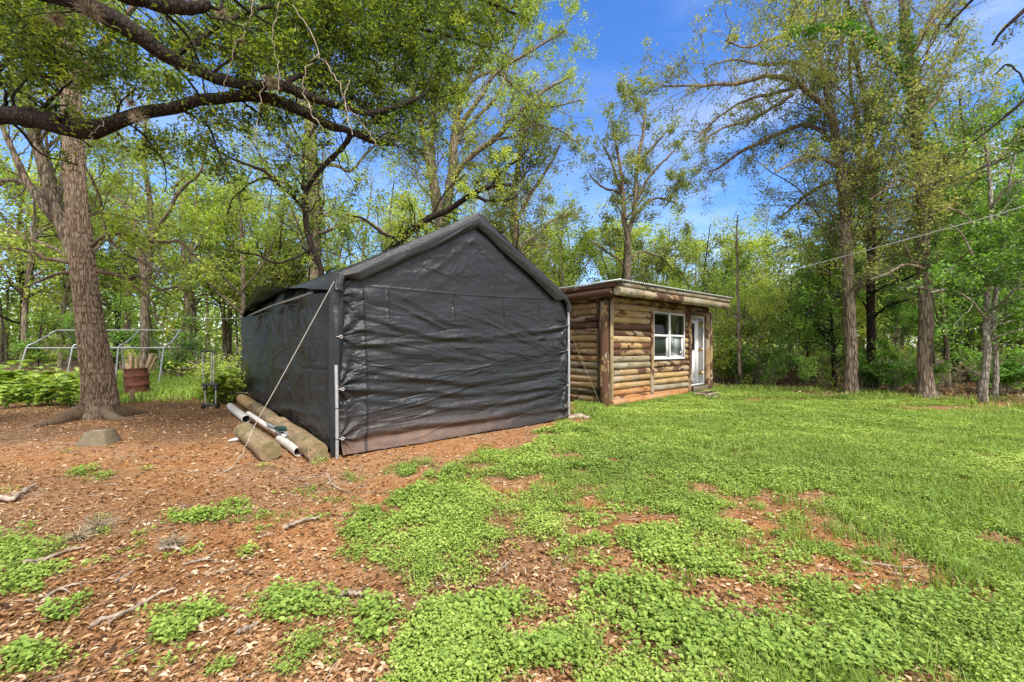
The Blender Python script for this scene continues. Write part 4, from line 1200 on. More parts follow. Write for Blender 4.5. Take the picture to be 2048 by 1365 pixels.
# ------------------------------------------------------------------ big leaning tree in front on the left (own lofted trunk)
def big_trunk():
    rng = np.random.default_rng(21)
    Y = 7.95
    path = [(200, 842, 0, 60), (199, 815, 0, 54), (193, 760, 0, 50), (183, 700, 0, 47), (174, 640, 0, 44), (164, 560, 0, 41), (156, 480, 0, 37), (150, 400, 0, 35), (145, 320, 0, 32), (141, 240, 0.05, 30), (134, 140, 0.1, 27), (124, 40, .2, 24), (112, -80, .3, 20), (100, -230, .4, 15), (96, -380, .6, 8)]
    pts, rad = pxlimb(path, Y)
    rad = rad * 0.86; pts[:, 0] += .04
    pts[:, 2] -= (pts[0, 2] + 0.04) * np.linspace(1, 0, len(pts)) ** 8
    n, k = 900, 300
    q = spline(np.hstack([pts, rad[:, None]]), n)
    L = np.concatenate([[0], np.cumsum(np.linalg.norm(np.diff(q[:, :3], axis=0), axis=1))])
    th = np.linspace(0, 2 * np.pi, k, endpoint=False)
    Lg, Tg = np.meshgrid(L, th, indexing='ij')
    r = np.repeat(q[:, 3][:, None], k, 1)
    hgt = Lg
    # root flare in lobes, strongest to the left and right
    lob = 0.40 + 0.30 * np.cos(Tg * 3 + 0.4) + 0.25 * np.cos(Tg * 5 + 1.3) + 0.35 * np.cos(Tg * 2)
    r = r * (1 + np.clip(lob, 0, 2) * 0.50 * np.exp(-hgt / 0.26)) * (1 + .12 * np.exp(-hgt / .7))
    # furrow between the two fused stems, facing the lane (-Y is theta = -pi/2)
    fa = -np.pi / 2 - 0.28 + 0.05 * np.sin(hgt * 1.5) + .1 * (hgt / 2.2 - .5)
    da = (Tg - fa + np.pi) % (2 * np.pi) - np.pi
    r = r - 0.075 * np.exp(-(da / 0.13) ** 2) * np.clip((2.5 - hgt) / 0.9, 0, 1) * np.clip(hgt * 2, .3, 1)
    r = r + .02 * vnoise(np.cos(Tg) * 1.5, np.sin(Tg) * 1.5, hgt * .9, 31)
    # bark plates: ridges elongated along the stem
    cx, cy = np.cos(Tg) * q[:, 3][:, None], np.sin(Tg) * q[:, 3][:, None]
    a = vnoise(cx * 62 + .8 * vnoise(hgt * 9, Tg * 3, 0, 5), cy * 62, hgt * 8.5, 32); b = vnoise(cx * 120, cy * 120, hgt * 26, 33)
    plate = np.clip(np.abs(a) * 2.2, 0, 1) * .7 + np.clip(np.abs(b) * 2, 0, 1) * .3
    r = r + 0.013 * (plate - .5)
    # cable scar round the stem
    r = r - 0.012 * np.exp(-((hgt - 1.85) / 0.018) ** 2)
    X = q[:, 0][:, None] + r * np.cos(Tg); Yv = q[:, 1][:, None] + r * np.sin(Tg)
    V = np.stack([X, Yv, np.repeat(q[:, 2][:, None], k, 1)], -1).reshape(-1, 3)
    i = np.arange(n - 1)[:, None] * k; j = np.arange(k)[None]; j2 = (j + 1) % k
    g = Geo(); g.add(V, np.stack([i + j, i + j2, i + k + j2, i + k + j], -1).reshape(-1, 4), tone=plate.ravel())
    return g, q, Y
M['bark_big'] = None
def big_bark():
    m, nt, b = mat('furrowed_bark')
    v = coords(nt, (58, 58, 13))
    n1 = noise(nt, v, 1.0, 6, 0.62, 0.7)
    h = math_(nt, 'ADD', math_(nt, 'MULTIPLY', attr(nt), 0.55), math_(nt, 'MULTIPLY', n1, 0.65))
    r = ramp(nt, [(0.30, (0.022, 0.014, 0.009)), (0.55, (0.115, 0.078, 0.05)), (0.9, (0.27, 0.20, 0.14))], h)
    n2 = noise(nt, coords(nt), 1.4, 5, 0.6)
    lr = ramp(nt, [(0.5, (0, 0, 0)), (0.75, (0.45,) * 3)], n2)
    c = mixcol(nt, lr.outputs[0], r.outputs[0], (0.24, 0.205, 0.155))
    nt.links.new(c, b.inputs['Base Color'])
    b.inputs['Roughness'].default_value = 0.92; b.inputs['Specular IOR Level'].default_value = 0.12
    bump(nt, b, h, 0.9, 0.025)
    return m
M['bark_big'] = big_bark()
gT, qT, YT = big_trunk()
rngT = np.random.default_rng(22)
bT = np.array([qT[0, 0], qT[0, 1], 0.0])
# roots
def root_tube(px_pts, r0, r1):
    pts = []
    for (a, b) in px_pts:
        c = G(a, b); pts.append((c[0], c[1]))
    pts = np.array(pts); n = 26
    q = spline(np.hstack([pts, np.zeros((len(pts), 1))]), n)
    t = np.linspace(0, 1, n); rr = r0 * (1 - t) ** 0.9 + r1 * t
    q[:, 2] = rr * 0.25 + 0.16 * np.exp(-t / 0.16)
    return q, rr
for pp, r0, r1 in (([(178, 838), (145, 841), (112, 848), (68, 856)], .17, .045), ([(218, 836), (246, 834), (272, 831), (300, 828)], .15, .03), ([(212, 838), (240, 842), (268, 841)], .12, .03)):
    q, rr = root_tube(pp, r0, r1)
    tubes(gT, [q], [rr * (1 + .02 * rngT.normal(size=26))], 20, tone=0.35)
# lower dark branches
brs = [[(184, 492, 0, 6), (196, 482, -.2, 5.5), (218, 470, -.3, 5), (245, 467, -.4, 5), (275, 472, -.5, 4.2), (305, 482, -.5, 4), (340, 485, -.4, 3.5), (358, 482, -.3, 3), (378, 500, -.2, 2.5), (402, 525, -.1, 2)],
       [(196, 542, 0, 6), (225, 548, -.2, 5), (255, 557, -.3, 4.5), (275, 552, -.4, 4), (300, 568, -.5, 3.5), (325, 580, -.5, 3), (355, 574, -.5, 2.5), (375, 590, -.4, 2)],
       [(262, 560, -.3, 4), (275, 578, -.4, 3.5), (305, 605, -.6, 3), (312, 640, -.7, 2.5), (330, 655, -.8, 2)],
       [(140, 527, 0, 6), (115, 520, .2, 5), (90, 518, .3, 4.5), (72, 507, .4, 4), (40, 499, .6, 3.5), (0, 496, .8, 3)],
       [(143, 545, 0, 5), (110, 550, .2, 4), (80, 562, .4, 3), (40, 580, .8, 2)],
       [(160, 150, 0, 14), (230, 60, .5, 11), (330, -60, 1, 8), (420, -160, 1.4, 5)],
       [(112, 120, 0, 12), (60, 20, .4, 9), (-20, -80, .9, 7), (-100, -200, 1.2, 4)],
       [(118, -60, 0, 12), (170, -190, .2, 9), (240, -330, .4, 6)],
       [(205, 470, -.1, 3.5), (240, 500, -.3, 3), (275, 520, -.5, 2.6), (310, 540, -.6, 2.2), (330, 548, -.7, 1.6)]]
LB = [pxlimb(s, YT) for s in brs]
pB = dict(d1=2.6, d2=3.6, d3=5, f0=.25, L1=.34, L2=.5, L3=.55, k0=8, lf3=7, lf2=4, lf1=1, ls=0.065, gn1=.3, gn2=.3, wob=.3)
gw, PPb, c1, c2, c3 = grow(rngT, LB, pB)
gT.add(np.concatenate(gw.V), np.concatenate(gw.Q), np.concatenate(gw.T), tone=.3)
rootT = empty('oak_tree', bT, 0, 'thick furrowed leaning trunk with flared roots beside the concrete block', 'tree')
gT.build('trunk', M['bark_big'], rootT, True, origin=bT)
lf = foliage(rngT, [(c3, 2.6), (c2, 1.5), (c1, .4)], None, .078, 1.1, .5, .62, .28)
lf.build('crown', M['leaf_spring'], rootT, False, origin=bT)

# ------------------------------------------------------------------ overhanging live oak: trunk outside the frame on the left
def wl(pts, rad): return (np.array(pts, float), np.array(rad, float))
OY = 5.0
oak_limbs = []
for p__, r__ in [
    wl([(-9.0, 4.6, -.05), (-8.9, 4.6, 1.2), (-8.7, 4.6, 2.4), (-8.5, 4.6, 3.6), (-8.2, 4.5, 5.0), (-7.6, 4.2, 6.2)], [.55, .42, .38, .36, .3, .24]),
    pxlimb([(-420, 310, -.2, 40), (-200, 255, -.1, 30), (0, 232, 0, 24), (60, 236, 0, 24), (120, 248, 0, 26), (180, 262, 0, 24), (225, 248, .05, 20), (265, 228, .1, 18), (350, 213, .2, 16), (430, 199, .3, 15), (500, 192, .4, 15), (560, 205, .5, 14), (610, 228, .6, 13), (655, 250, .8, 11), (700, 262, .9, 8), (745, 283, 1.0, 6.5), (790, 290, 1.2, 4)], OY),
    pxlimb([(-300, -160, -.6, 34), (-60, -70, -.7, 30), (110, -15, -.7, 27), (170, 10, -.7, 24), (230, 40, -.6, 22), (290, 82, -.5, 20), (330, 112, -.4, 17), (390, 138, -.3, 15), (440, 160, -.2, 14), (500, 172, 0, 12), (560, 170, .2, 14), (620, 195, .3, 11), (690, 215, .5, 9), (760, 225, .8, 7), (850, 190, 1.2, 5)], OY),
    pxlimb([(-100, -260, -1.2, 34), (150, -80, -1.3, 28), (240, -22, -1.2, 26), (290, 0, -1.15, 23), (340, 10, -1.1, 21), (395, 14, -1.05, 17), (417, 10, -1.0, 14)], OY),
    pxlimb([(560, 180, .2, 9), (600, 150, .4, 7), (640, 170, .7, 5.5), (700, 190, 1, 4.5), (760, 250, 1.2, 3.5)], OY),
    pxlimb([(340, 118, -.4, 8), (460, 40, 0, 7), (560, 10, .5, 6), (700, 20, 1, 5), (850, 60, 1.6, 4), (960, 90, 2.1, 3)], OY),
    pxlimb([(200, -60, -.8, 16), (420, -150, -.2, 13), (640, -110, .6, 10), (820, -50, 1.3, 7), (960, 0, 2.0, 5), (1060, 40, 2.6, 3)], OY),
    pxlimb([(300, -240, -.9, 14), (560, -290, .2, 11), (800, -200, 1.2, 8), (1000, -90, 2.1, 5), (1120, -30, 2.8, 3)], OY),
    pxlimb([(410, 8, -1.0, 6), (440, 18, -.9, 5), (452, -10, -.8, 4), (500, 25, -.5, 3), (560, 60, 0, 2)], OY),
    pxlimb([(60, -130, -.7, 12), (30, -30, 0, 9), (-10, 60, .6, 6), (60, 130, 1.0, 4), (110, 180, 1.2, 3)], OY),
    pxlimb([(-40, 190, .1, 10), (20, 120, .4, 7), (100, 90, .7, 5), (180, 110, .9, 4), (260, 130, 1, 3)], OY),
    pxlimb([(700, 262, .9, 7), (692, 290, 1.0, 5.5), (660, 322, 1.1, 5), (635, 350, 1.1, 4), (612, 380, 1.2, 3.5)], OY),
]:
    oak_limbs.append((p__, r__ * (.84 if p__[0][0] > -8.9 or p__[0][2] > 1 else 1)))
def oak_extra(root, b, rng, PP): pass
p_oak = dict(d1=2.6, d2=4.6, d3=6.0, f0=.30, L1=-.85, L2=.50, L3=.62, k0=14, gn1=.26, gn2=.30, tr1=-.02, tr2=-.03, rr1=.25, rm1=.03, lf3=1.35, lf2=1.0, lf1=.7, ls=.054, sp=1.3, up=.35, tone=.5, tv=.30, hexa=True, cl=.35, wob=.35, n0=60, asp=.42, src=slice(1, None))
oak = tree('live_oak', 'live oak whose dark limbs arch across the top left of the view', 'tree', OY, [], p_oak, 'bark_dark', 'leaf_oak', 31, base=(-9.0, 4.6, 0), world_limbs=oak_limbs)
# second foliage clump layer: the dense hanging mass over the tent
rng = np.random.default_rng(33)
mass = Geo()
blobs = [(430, 60, 0.3, 70, 60), (520, 90, .6, 80, 60), (600, 60, 1, 90, 70), (690, 110, 1.2, 90, 80), (780, 80, 1.5, 90, 80), (860, 120, 1.9, 80, 70), (740, 200, 1.3, 80, 55), (830, 220, 1.7, 70, 50), (660, 170, .8, 60, 50), (900, 50, 2.1, 80, 60), (960, 70, 2.5, 60, 50), (600, 0, .7, 120, 50),
         (790, 10, 1.3, 130, 50), (980, 20, 2.3, 80, 40), (90, 110, .6, 90, 60), (30, 60, .3, 80, 70), (200, 130, .4, 70, 45), (260, 80, .2, 60, 40), (330, 180, .3, 50, 25), (440, 240, .7, 60, 20), (500, 130, .2, 60, 40), (380, 60, 0, 60, 40), (130, 40, .2, 90, 50), (870, 180, 2.0, 60, 40), (700, 40, .9, 100, 60), (560, 235, .8, 60, 22), (310, 290, .9, 60, 26), (420, 300, 1.2, 60, 24)]
tw = []
for (bx, by, bo, rx, ry) in blobs:
    Yb = OY + bo
    K = int(rx * ry * 0.026)
    a = rng.normal(size=(K, 3)) * .62
    c = np.stack([P(bx + rx * a_[0], by + ry * a_[1], Yb + .55 * a_[2]) for a_ in a])
    d = norm(rng.normal(size=(K, 3)) * [1, 1, .6] + [0.3, 0, -.25])
    ln = rng.uniform(.16, .42, K)[:, None]
    pts = [c - d * ln / 2]
    dd = d
    for s in range(4):
        dd = norm(dd + rng.normal(size=(K, 3)) * .3); pts.append(pts[-1] + dd * ln / 4)
    tw.append(np.stack(pts, 1))
tw = np.concatenate(tw)
twg = Geo(); tubes(twg, tw, np.broadcast_to(np.linspace(.0045, .002, 5), (len(tw), 5)), 3, cap=False)
b_oak = np.array([-9.0, 4.6, 0])
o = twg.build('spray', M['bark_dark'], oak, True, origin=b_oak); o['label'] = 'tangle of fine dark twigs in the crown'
lf = foliage(rng, [(tw, 2.9)], None, .054, .9, .35, .54, .32, True, .4, aspect=.42)
lf.build('leaves', M['leaf_oak'], oak, False, origin=b_oak)

# pale bare vines hanging in front of the oak crown
def vine(pts, r, label, seed):
    q = [P(a, b, OY - .55 + o_) for a, b, o_ in pts]
    return rope('hanging_vine', q, r, label, 'vine', 'twig', 26, .012, seed)
vine([(508, -30, 0), (500, 40, 0), (470, 95, .02), (455, 150, 0), (440, 190, .05)], .0045, 'pale bare vine dangling over the cut limb stub', 1)
vine([(585, 10, 0), (620, 60, .05), (640, 110, .1), (680, 170, .1), (690, 210, .15), (705, 270, .2)], .006, 'long pale vine hanging past the fork of the arching limb', 2)
vine([(640, 110, .1), (612, 135, .1), (608, 180, .12), (625, 225, .1), (645, 255, .1)], .005, 'pale vine loop left of the long hanging vine', 3)
vine([(560, 5, .1), (545, 70, .1), (555, 130, .1), (558, 180, .1)], .0045, 'short pale vine above the middle of the arching limb', 4)
vine([(530, 150, .2), (522, 190, .2), (518, 240, .25), (500, 300, .3)], .004, 'thin vine crossing the arching limb and trailing below it', 5)
vine([(345, -20, 0), (330, 20, 0), (318, 40, .05)], .004, 'short vine at the top beside the cut limb', 6)
vine([(700, 160, .2), (690, 200, .2), (720, 240, .3), (755, 290, .4)], .004, 'thin vine trailing right of the limb tip', 7)
vine([(212, 230, .2), (185, 275, .2), (140, 308, .25)], .004, 'pale dead twig hooked under the left end of the arching limb', 8)
# ball moss tufts on the limbs
def ball_moss(px, py, d, r, label, seed, ground=False):
    rg = np.random.default_rng(seed); n = 220
    c = P(px, py, d)
    if ground: gg = G(px, py); c = np.array([gg[0], gg[1], r * .35])
    dr_ = norm(rg.normal(size=(n, 3)) * ([1, 1, .8] if not ground else [1.2, 1.2, .5]))
    ln = r * rg.uniform(.5, 1.2, n)[:, None]
    bend = rg.normal(size=(n, 3)) * .35
    pp = np.stack([dr_ * 0.02 * r, dr_ * ln * .5 + bend * ln * .15, dr_ * ln + bend * ln * .6], 1)
    g = Geo(); tubes(g, pp, np.broadcast_to(np.array([.003, .0022, .0012]), (n, 3)), 3, cap=False, tone=rg.random(n))
    o = g.build('ball_moss', M['moss'], None, False, loc=c)
    tag(o, label, 'air plant', 'air plants on limbs and ground')
ball_moss(276, 235, OY - .22, .09, 'round grey ball moss tuft on the arching limb', 1)
ball_moss(178, 20, OY - 1.0, .12, 'grey ball moss tuft on the upper limb near the frame edge', 2)
ball_moss(112, 38, OY - .9, .08, 'small ball moss tuft left on the uppermost limb', 3)
ball_moss(545, 165, OY - .1, .09, 'ball moss tuft where the two dark limbs nearly meet', 4)
ball_moss(445, 30, OY - .7, .07, 'ball moss tuft right of the cut limb stub', 5)
ball_moss(480, 85, OY - .3, .06, 'ball moss hanging in the twigs below the limb stub', 6)
ball_moss(262, 205, OY, .06, 'ball moss tuft above the dip of the arching limb', 7)
ball_moss(196, 1062, 0, .10, 'fallen tuft of ball moss on the brown litter', 8, True)
ball_moss(155, 1080, 0, .07, 'little fallen moss tuft beside the larger one', 9, True)
ball_moss(345, 1095, 0, .09, 'fallen moss and leaf tuft next to a short stick', 10, True)

# ------------------------------------------------------------------ middle-distance trees traced from the photo
SP = dict(rm1=.04, rr1=.32, d1=2.2, d2=3.2, d3=4.2, f0=.25, L1=.42, L2=.5, L3=.6, k0=10, gn1=.24, gn2=.28, lf3=2.2, lf2=1.2, lf1=.3, ls=.085, sp=1.0, tone=.5, tv=.3, cl=.3)
def pp_(**k): d = dict(SP); d.update(k); return d

tree('elm_tree', 'grey forked tree leaning left just behind the thick trunk', 'tree', 10.2,
     [[(205, 800, 0, 34), (186, 640, 0, 24), (150, 520, 0, 22), (120, 440, 0, 21), (99, 375, 0, 20), (82, 310, 0, 18), (62, 250, 0, 16), (30, 150, .2, 14), (-10, 20, .4, 9), (-50, -120, .6, 5)],
      [(110, 440, 0, 14), (75, 395, -.2, 12), (48, 350, -.3, 10), (20, 290, -.4, 8), (-10, 220, -.5, 6), (-60, 120, -.6, 4)],
      [(102, 400, 0, 8), (60, 370, .2, 7), (25, 362, .5, 6), (-20, 375, .8, 5)],
      [(112, 430, 0, 10), (125, 350, .4, 8), (140, 260, .8, 7), (160, 120, 1.2, 5), (180, -60, 1.5, 3)],
      [(70, 290, 0, 8), (100, 200, .3, 6), (150, 90, .6, 5), (200, -40, 1, 3)]],
     pp_(d1=1.8, d2=2.8, d3=4, lf3=3.5, ls=.08, tone=.5), 'bark_grey', 'leaf_spring', 41)
tree('elm_tree', 'grey tree forking in three behind the rusty drum', 'tree', 17.5,
     [[(288, 760, 0, 15), (290, 700, 0, 13), (289, 620, 0, 12), (291, 560, 0, 12), (278, 500, 0, 11), (262, 440, 0, 9), (235, 400, .3, 7), (190, 372, .6, 5), (150, 340, .9, 3)],
      [(291, 590, 0, 10), (300, 510, .2, 9), (302, 440, .3, 8), (296, 370, .4, 7), (285, 300, .5, 5), (300, 200, .6, 3)],
      [(300, 500, .2, 7), (318, 450, -.2, 7), (345, 415, -.4, 6), (352, 390, -.5, 6), (372, 370, -.6, 5), (400, 345, -.8, 4), (420, 260, -1, 3)],
      [(270, 470, 0, 6), (240, 440, -.4, 5), (215, 420, -.7, 4), (180, 410, -1, 3)]],
     pp_(lf3=3.4, ls=.11, tone=.55, d1=1.5, d2=2.4, d3=3), 'bark_grey', 'leaf_spring', 42)
tree('elm_tree', 'straight grey trunk rising behind the left end of the tent', 'tree', 15.5,
     [[(632, 790, 0, 20), (631, 640, 0, 18), (630, 540, 0, 17.5), (629, 440, 0, 17), (626, 350, 0, 16.5), (620, 260, 0, 15), (612, 150, .2, 12), (600, 20, .4, 8), (590, -150, .6, 4)],
      [(632, 470, 0, 5), (680, 452, -.5, 4), (720, 440, -.8, 3.5), (752, 452, -1, 3), (790, 480, -1.2, 2)],
      [(628, 330, 0, 7), (670, 330, .4, 5), (700, 342, .6, 4), (740, 300, 1, 3), (790, 260, 1.4, 2)],
      [(622, 240, 0, 8), (570, 150, .4, 6), (520, 50, .8, 4), (480, -60, 1, 2)],
      [(618, 180, 0, 8), (670, 90, -.4, 6), (720, 0, -.8, 4), (760, -100, -1, 2)],
      [(629, 420, 0, 5), (590, 380, .3, 4), (545, 350, .7, 3), (500, 335, 1, 2)]],
     pp_(lf3=3.2, ls=.10, tone=.5, d1=1.6, d2=2.6, d3=3.4), 'bark_grey', 'leaf_spring', 43, extra=add_ivy([[(630, 520, 0, 17), (626, 350, 0, 16), (620, 260, 0, 14)]], 15.5, 160, .8))
tree('post_oak', 'crooked dark young oak rising just behind the tent shoulder', 'tree', 11.6,
     [[(662, 760, 0, 9), (655, 620, 0, 8.5), (642, 540, 0, 8), (625, 500, 0, 7.5), (612, 465, 0, 7.5), (611, 420, 0, 7), (612, 384, 0, 7), (635, 345, -.3, 6), (665, 315, -.6, 5.5), (688, 292, -.8, 5), (700, 262, -1.0, 4)],
      [(612, 384, 0, 6), (604, 350, .1, 5), (606, 310, .2, 4.5), (614, 280, .2, 4), (640, 240, .3, 3)],
      [(612, 425, 0, 5), (590, 400, -.2, 4.5), (555, 365, -.5, 4), (520, 340, -.7, 3.8), (480, 325, -.9, 3.2), (440, 305, -1.1, 2.8), (405, 280, -1.3, 2.2)],
      [(555, 362, -.5, 3.5), (520, 358, -.3, 3), (490, 375, -.2, 2.6), (465, 400, 0, 2.2), (455, 430, .1, 2)],
      [(625, 498, 0, 4), (590, 515, -.2, 3.4), (550, 525, -.4, 3), (510, 510, -.6, 2.5), (450, 500, -.8, 2)]],
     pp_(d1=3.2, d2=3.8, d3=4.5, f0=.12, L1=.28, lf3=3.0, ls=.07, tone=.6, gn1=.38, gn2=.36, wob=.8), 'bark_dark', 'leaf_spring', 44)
tree('post_oak', 'low dark limb with bright leaf tufts curving up over the tent ridge', 'tree', 11.0,
     [[(690, 700, 0, 12), (720, 600, 0, 11), (760, 525, 0, 10.5), (800, 482, 0, 10), (832, 455, 0, 9.5), (862, 434, -.1, 9), (895, 422, -.2, 8.5), (925, 400, -.3, 7.5), (950, 383, -.4, 7), (985, 372, -.5, 6), (1022, 370, -.6, 4.5)],
      [(945, 388, -.4, 5), (975, 402, -.4, 4.5), (1005, 402, -.3, 4), (1035, 392, -.2, 3)],
      [(985, 372, -.5, 4), (1000, 345, -.6, 3.5), (1035, 320, -.6, 3), (1055, 300, -.7, 2)],
      [(862, 434, 0, 4), (880, 400, 0, 3), (905, 370, .2, 2.5), (930, 350, .3, 2)],
      [(800, 482, 0, 5), (770, 470, .2, 4), (730, 440, .4, 3), (700, 430, .6, 2)]],
     pp_(d1=5.2, d2=5, d3=5, f0=.42, L1=.16, L2=.6, lf3=3, lf2=2, lf1=1, ls=.065, tone=.74, cl=.25), 'bark_dark', 'leaf_spring', 45)
tree('post_oak', 'tall many-stemmed tree spreading wide behind the tent ridge', 'tree', 15.0,
     [[(892, 740, 0, 22), (890, 560, 0, 20), (888, 470, 0, 19), (872, 400, 0, 15), (862, 340, 0, 12), (850, 280, -.1, 9), (835, 220, -.2, 7), (810, 120, -.4, 5), (780, 0, -.6, 3)],
      [(888, 470, 0, 14), (897, 400, 0, 12), (905, 345, 0, 12), (907, 290, 0, 11), (915, 230, 0, 9), (935, 160, .2, 8), (960, 110, .3, 6), (985, 70, .4, 5), (1010, 20, .5, 3)],
      [(903, 360, 0, 10), (930, 325, -.3, 8), (960, 298, -.5, 8), (990, 275, -.7, 7), (1020, 245, -1, 7), (1050, 215, -1.2, 5), (1090, 180, -1.4, 4), (1150, 150, -1.5, 2.5)],
      [(910, 270, 0, 9), (940, 225, -.4, 7), (965, 190, -.6, 6), (990, 150, -.8, 5), (1050, 110, -1, 4), (1130, 60, -1.2, 2.5)],
      [(915, 190, 0, 6), (960, 150, .3, 5), (1000, 150, .4, 4.5), (1040, 185, .5, 4), (1085, 215, .6, 3), (1165, 200, .7, 2)],
      [(872, 400, 0, 8), (866, 320, .3, 7), (866, 250, .5, 6), (880, 150, .8, 4), (900, 30, 1, 3)],
      [(860, 330, 0, 7), (838, 300, .3, 6), (810, 280, .5, 5), (760, 250, .8, 3)],
      [(907, 290, 0, 6), (950, 240, 0, 5), (1000, 180, 0, 4), (1040, 60, 0, 3), (1100, -20, 0, 2)],
      [(985, 280, -.7, 4), (1030, 272, -.8, 3.5), (1070, 250, -.9, 3), (1120, 262, -1, 2), (1160, 290, -1, 1.5)],
      [(1010, 30, .5, 4), (1060, -20, .5, 3), (1130, -40, .5, 2)]],
     pp_(d1=3.0, d2=3.8, d3=4.2, rm1=.025, f0=.26, L1=.30, fd=.2, lf3=2.0, lf2=1.5, lf1=.5, ls=.075, tone=.5, gn1=.22, a1=45), 'bark_grey', 'leaf_spring', 46, extra=add_ivy([[(895, 520, 0, 16), (900, 430, 0, 13), (902, 380, 0, 10)]], 14.9, 500, 1.1))
tree('elm_tree', 'slender tree with olive new leaves right of the tent ridge', 'tree', 17.0,
     [[(1032, 740, 0, 10), (1031, 560, 0, 9), (1031, 470, 0, 8.5), (1028, 400, 0, 7.5), (1035, 330, 0, 6), (1045, 260, 0, 4)],
      [(1031, 450, 0, 5), (1055, 400, .3, 4.5), (1080, 360, .5, 4), (1105, 320, .7, 3), (1120, 290, .8, 2)],
      [(1029, 420, 0, 4), (1000, 380, -.3, 3.5), (985, 330, -.5, 3), (980, 290, -.6, 2)],
      [(1033, 500, 0, 4), (1070, 470, .3, 3), (1110, 440, .6, 2.5), (1140, 430, .8, 2)]],
     pp_(d1=2.2, d2=3, d3=3.6, L1=.42, lf3=3.4, ls=.10, tone=.5), 'bark_grey', 'leaf_olive', 47)
tree('elm_tree', 'tall lone tree with rounded olive crown standing behind the cabin roof', 'tree', 21.0,
     [[(1256, 745, 0, 11), (1256, 640, 0, 10), (1255, 560, 0, 9.5), (1255, 490, 0, 8.5), (1250, 450, 0, 7), (1246, 410, 0, 6), (1244, 360, -.2, 5), (1235, 300, -.4, 4), (1225, 250, -.6, 3)],
      [(1256, 470, 0, 6.5), (1268, 425, 0, 6), (1272, 370, .1, 5.5), (1276, 320, .2, 5), (1285, 270, .3, 4), (1292, 215, .4, 2.5)],
      [(1250, 400, 0, 4), (1235, 385, .3, 3.5), (1205, 375, .5, 3), (1180, 350, .7, 2)],
      [(1274, 400, 0, 4), (1295, 360, -.3, 3.5), (1320, 330, -.5, 3), (1350, 300, -.7, 2)],
      [(1262, 440, 0, 3.5), (1300, 400, .4, 3), (1335, 400, .6, 2.5), (1355, 410, .8, 2)],
      [(1246, 400, 0, 4), (1225, 330, .2, 3.2), (1205, 290, .4, 2.4)],
      [(1255, 520, 0, 3.5), (1285, 505, .4, 3), (1320, 515, .6, 2.5), (1345, 540, .8, 2)],
      [(1276, 330, 0, 3.5), (1310, 290, .2, 3), (1335, 260, .3, 2)],
      [(1256, 535, 0, 3.5), (1215, 505, .4, 3), (1180, 480, .7, 2)]],
     pp_(d1=2.4, d2=2.6, d3=3.0, f0=.30, L1=-1.75, fd=.2, a1=62, tr1=.05, lf3=3.6, lf2=2.4, ls=.12, tone=.6, cl=.3), 'bark_grey', 'leaf_olive', 48)
tree('pecan_tree', 'tall grey tree right of the cabin throwing long limbs leftwards', 'tree', 11.9,
     [[(1702, 790, 0, 26), (1703, 760, 0, 19), (1702, 700, 0, 17), (1698, 600, 0, 16), (1694, 500, 0, 15), (1688, 400, 0, 14.5), (1678, 320, 0, 13.5), (1668, 250, 0, 12), (1655, 190, 0, 9), (1640, 120, .1, 7), (1615, 60, .2, 5), (1590, 0, .3, 3)],
      [(1672, 262, 0, 10), (1648, 215, -.2, 9), (1620, 185, -.4, 8.5), (1585, 163, -.6, 8), (1545, 153, -.8, 7), (1510, 158, -1, 6), (1470, 168, -1.2, 5.5), (1420, 170, -1.3, 4.5), (1370, 172, -1.4, 3), (1325, 172, -1.5, 2)],
      [(1678, 300, 0, 8), (1655, 275, .2, 7), (1630, 256, .4, 6.5), (1600, 252, .6, 6), (1565, 265, .8, 6), (1520, 285, 1, 5), (1480, 305, 1.2, 4), (1440, 335, 1.4, 3), (1415, 345, 1.5, 2)],
      [(1600, 170, -.5, 5), (1560, 185, -.5, 4.5), (1510, 195, -.6, 4), (1465, 215, -.7, 3.2), (1420, 250, -.8, 2.4), (1390, 280, -.9, 1.8)],
      [(1585, 190, .4, 5), (1545, 215, .5, 4.5), (1500, 240, .6, 4), (1450, 255, .7, 3), (1400, 285, .8, 2)],
      [(1688, 340, 0, 6), (1650, 320, -.4, 5), (1615, 315, -.7, 4), (1580, 330, -1, 3.2), (1550, 345, -1.2, 2.2)],
      [(1660, 190, 0, 6), (1625, 140, .4, 5), (1580, 125, .7, 4.5), (1530, 130, .9, 4), (1470, 120, 1.1, 3), (1420, 130, 1.3, 2)],
      [(1694, 360, 0, 5), (1660, 365, .3, 4.5), (1620, 385, .6, 4), (1580, 420, .9, 3), (1560, 440, 1.1, 2)],
      [(1655, 180, 0, 6), (1680, 100, .2, 5), (1690, 20, .4, 4), (1700, -80, .6, 3)]],
     pp_(d1=6.0, d2=4.6, d3=4.4, rr1=.2, rm1=.020, f0=.2, L1=.23, L2=.5, fd=.1, lf3=1.5, lf2=1.3, lf1=.7, ls=.062, tone=.6, gn1=.2, tr1=-.03, tr2=-.05, a1=38, n0=40), 'bark_grey', 'leaf_olive', 49)
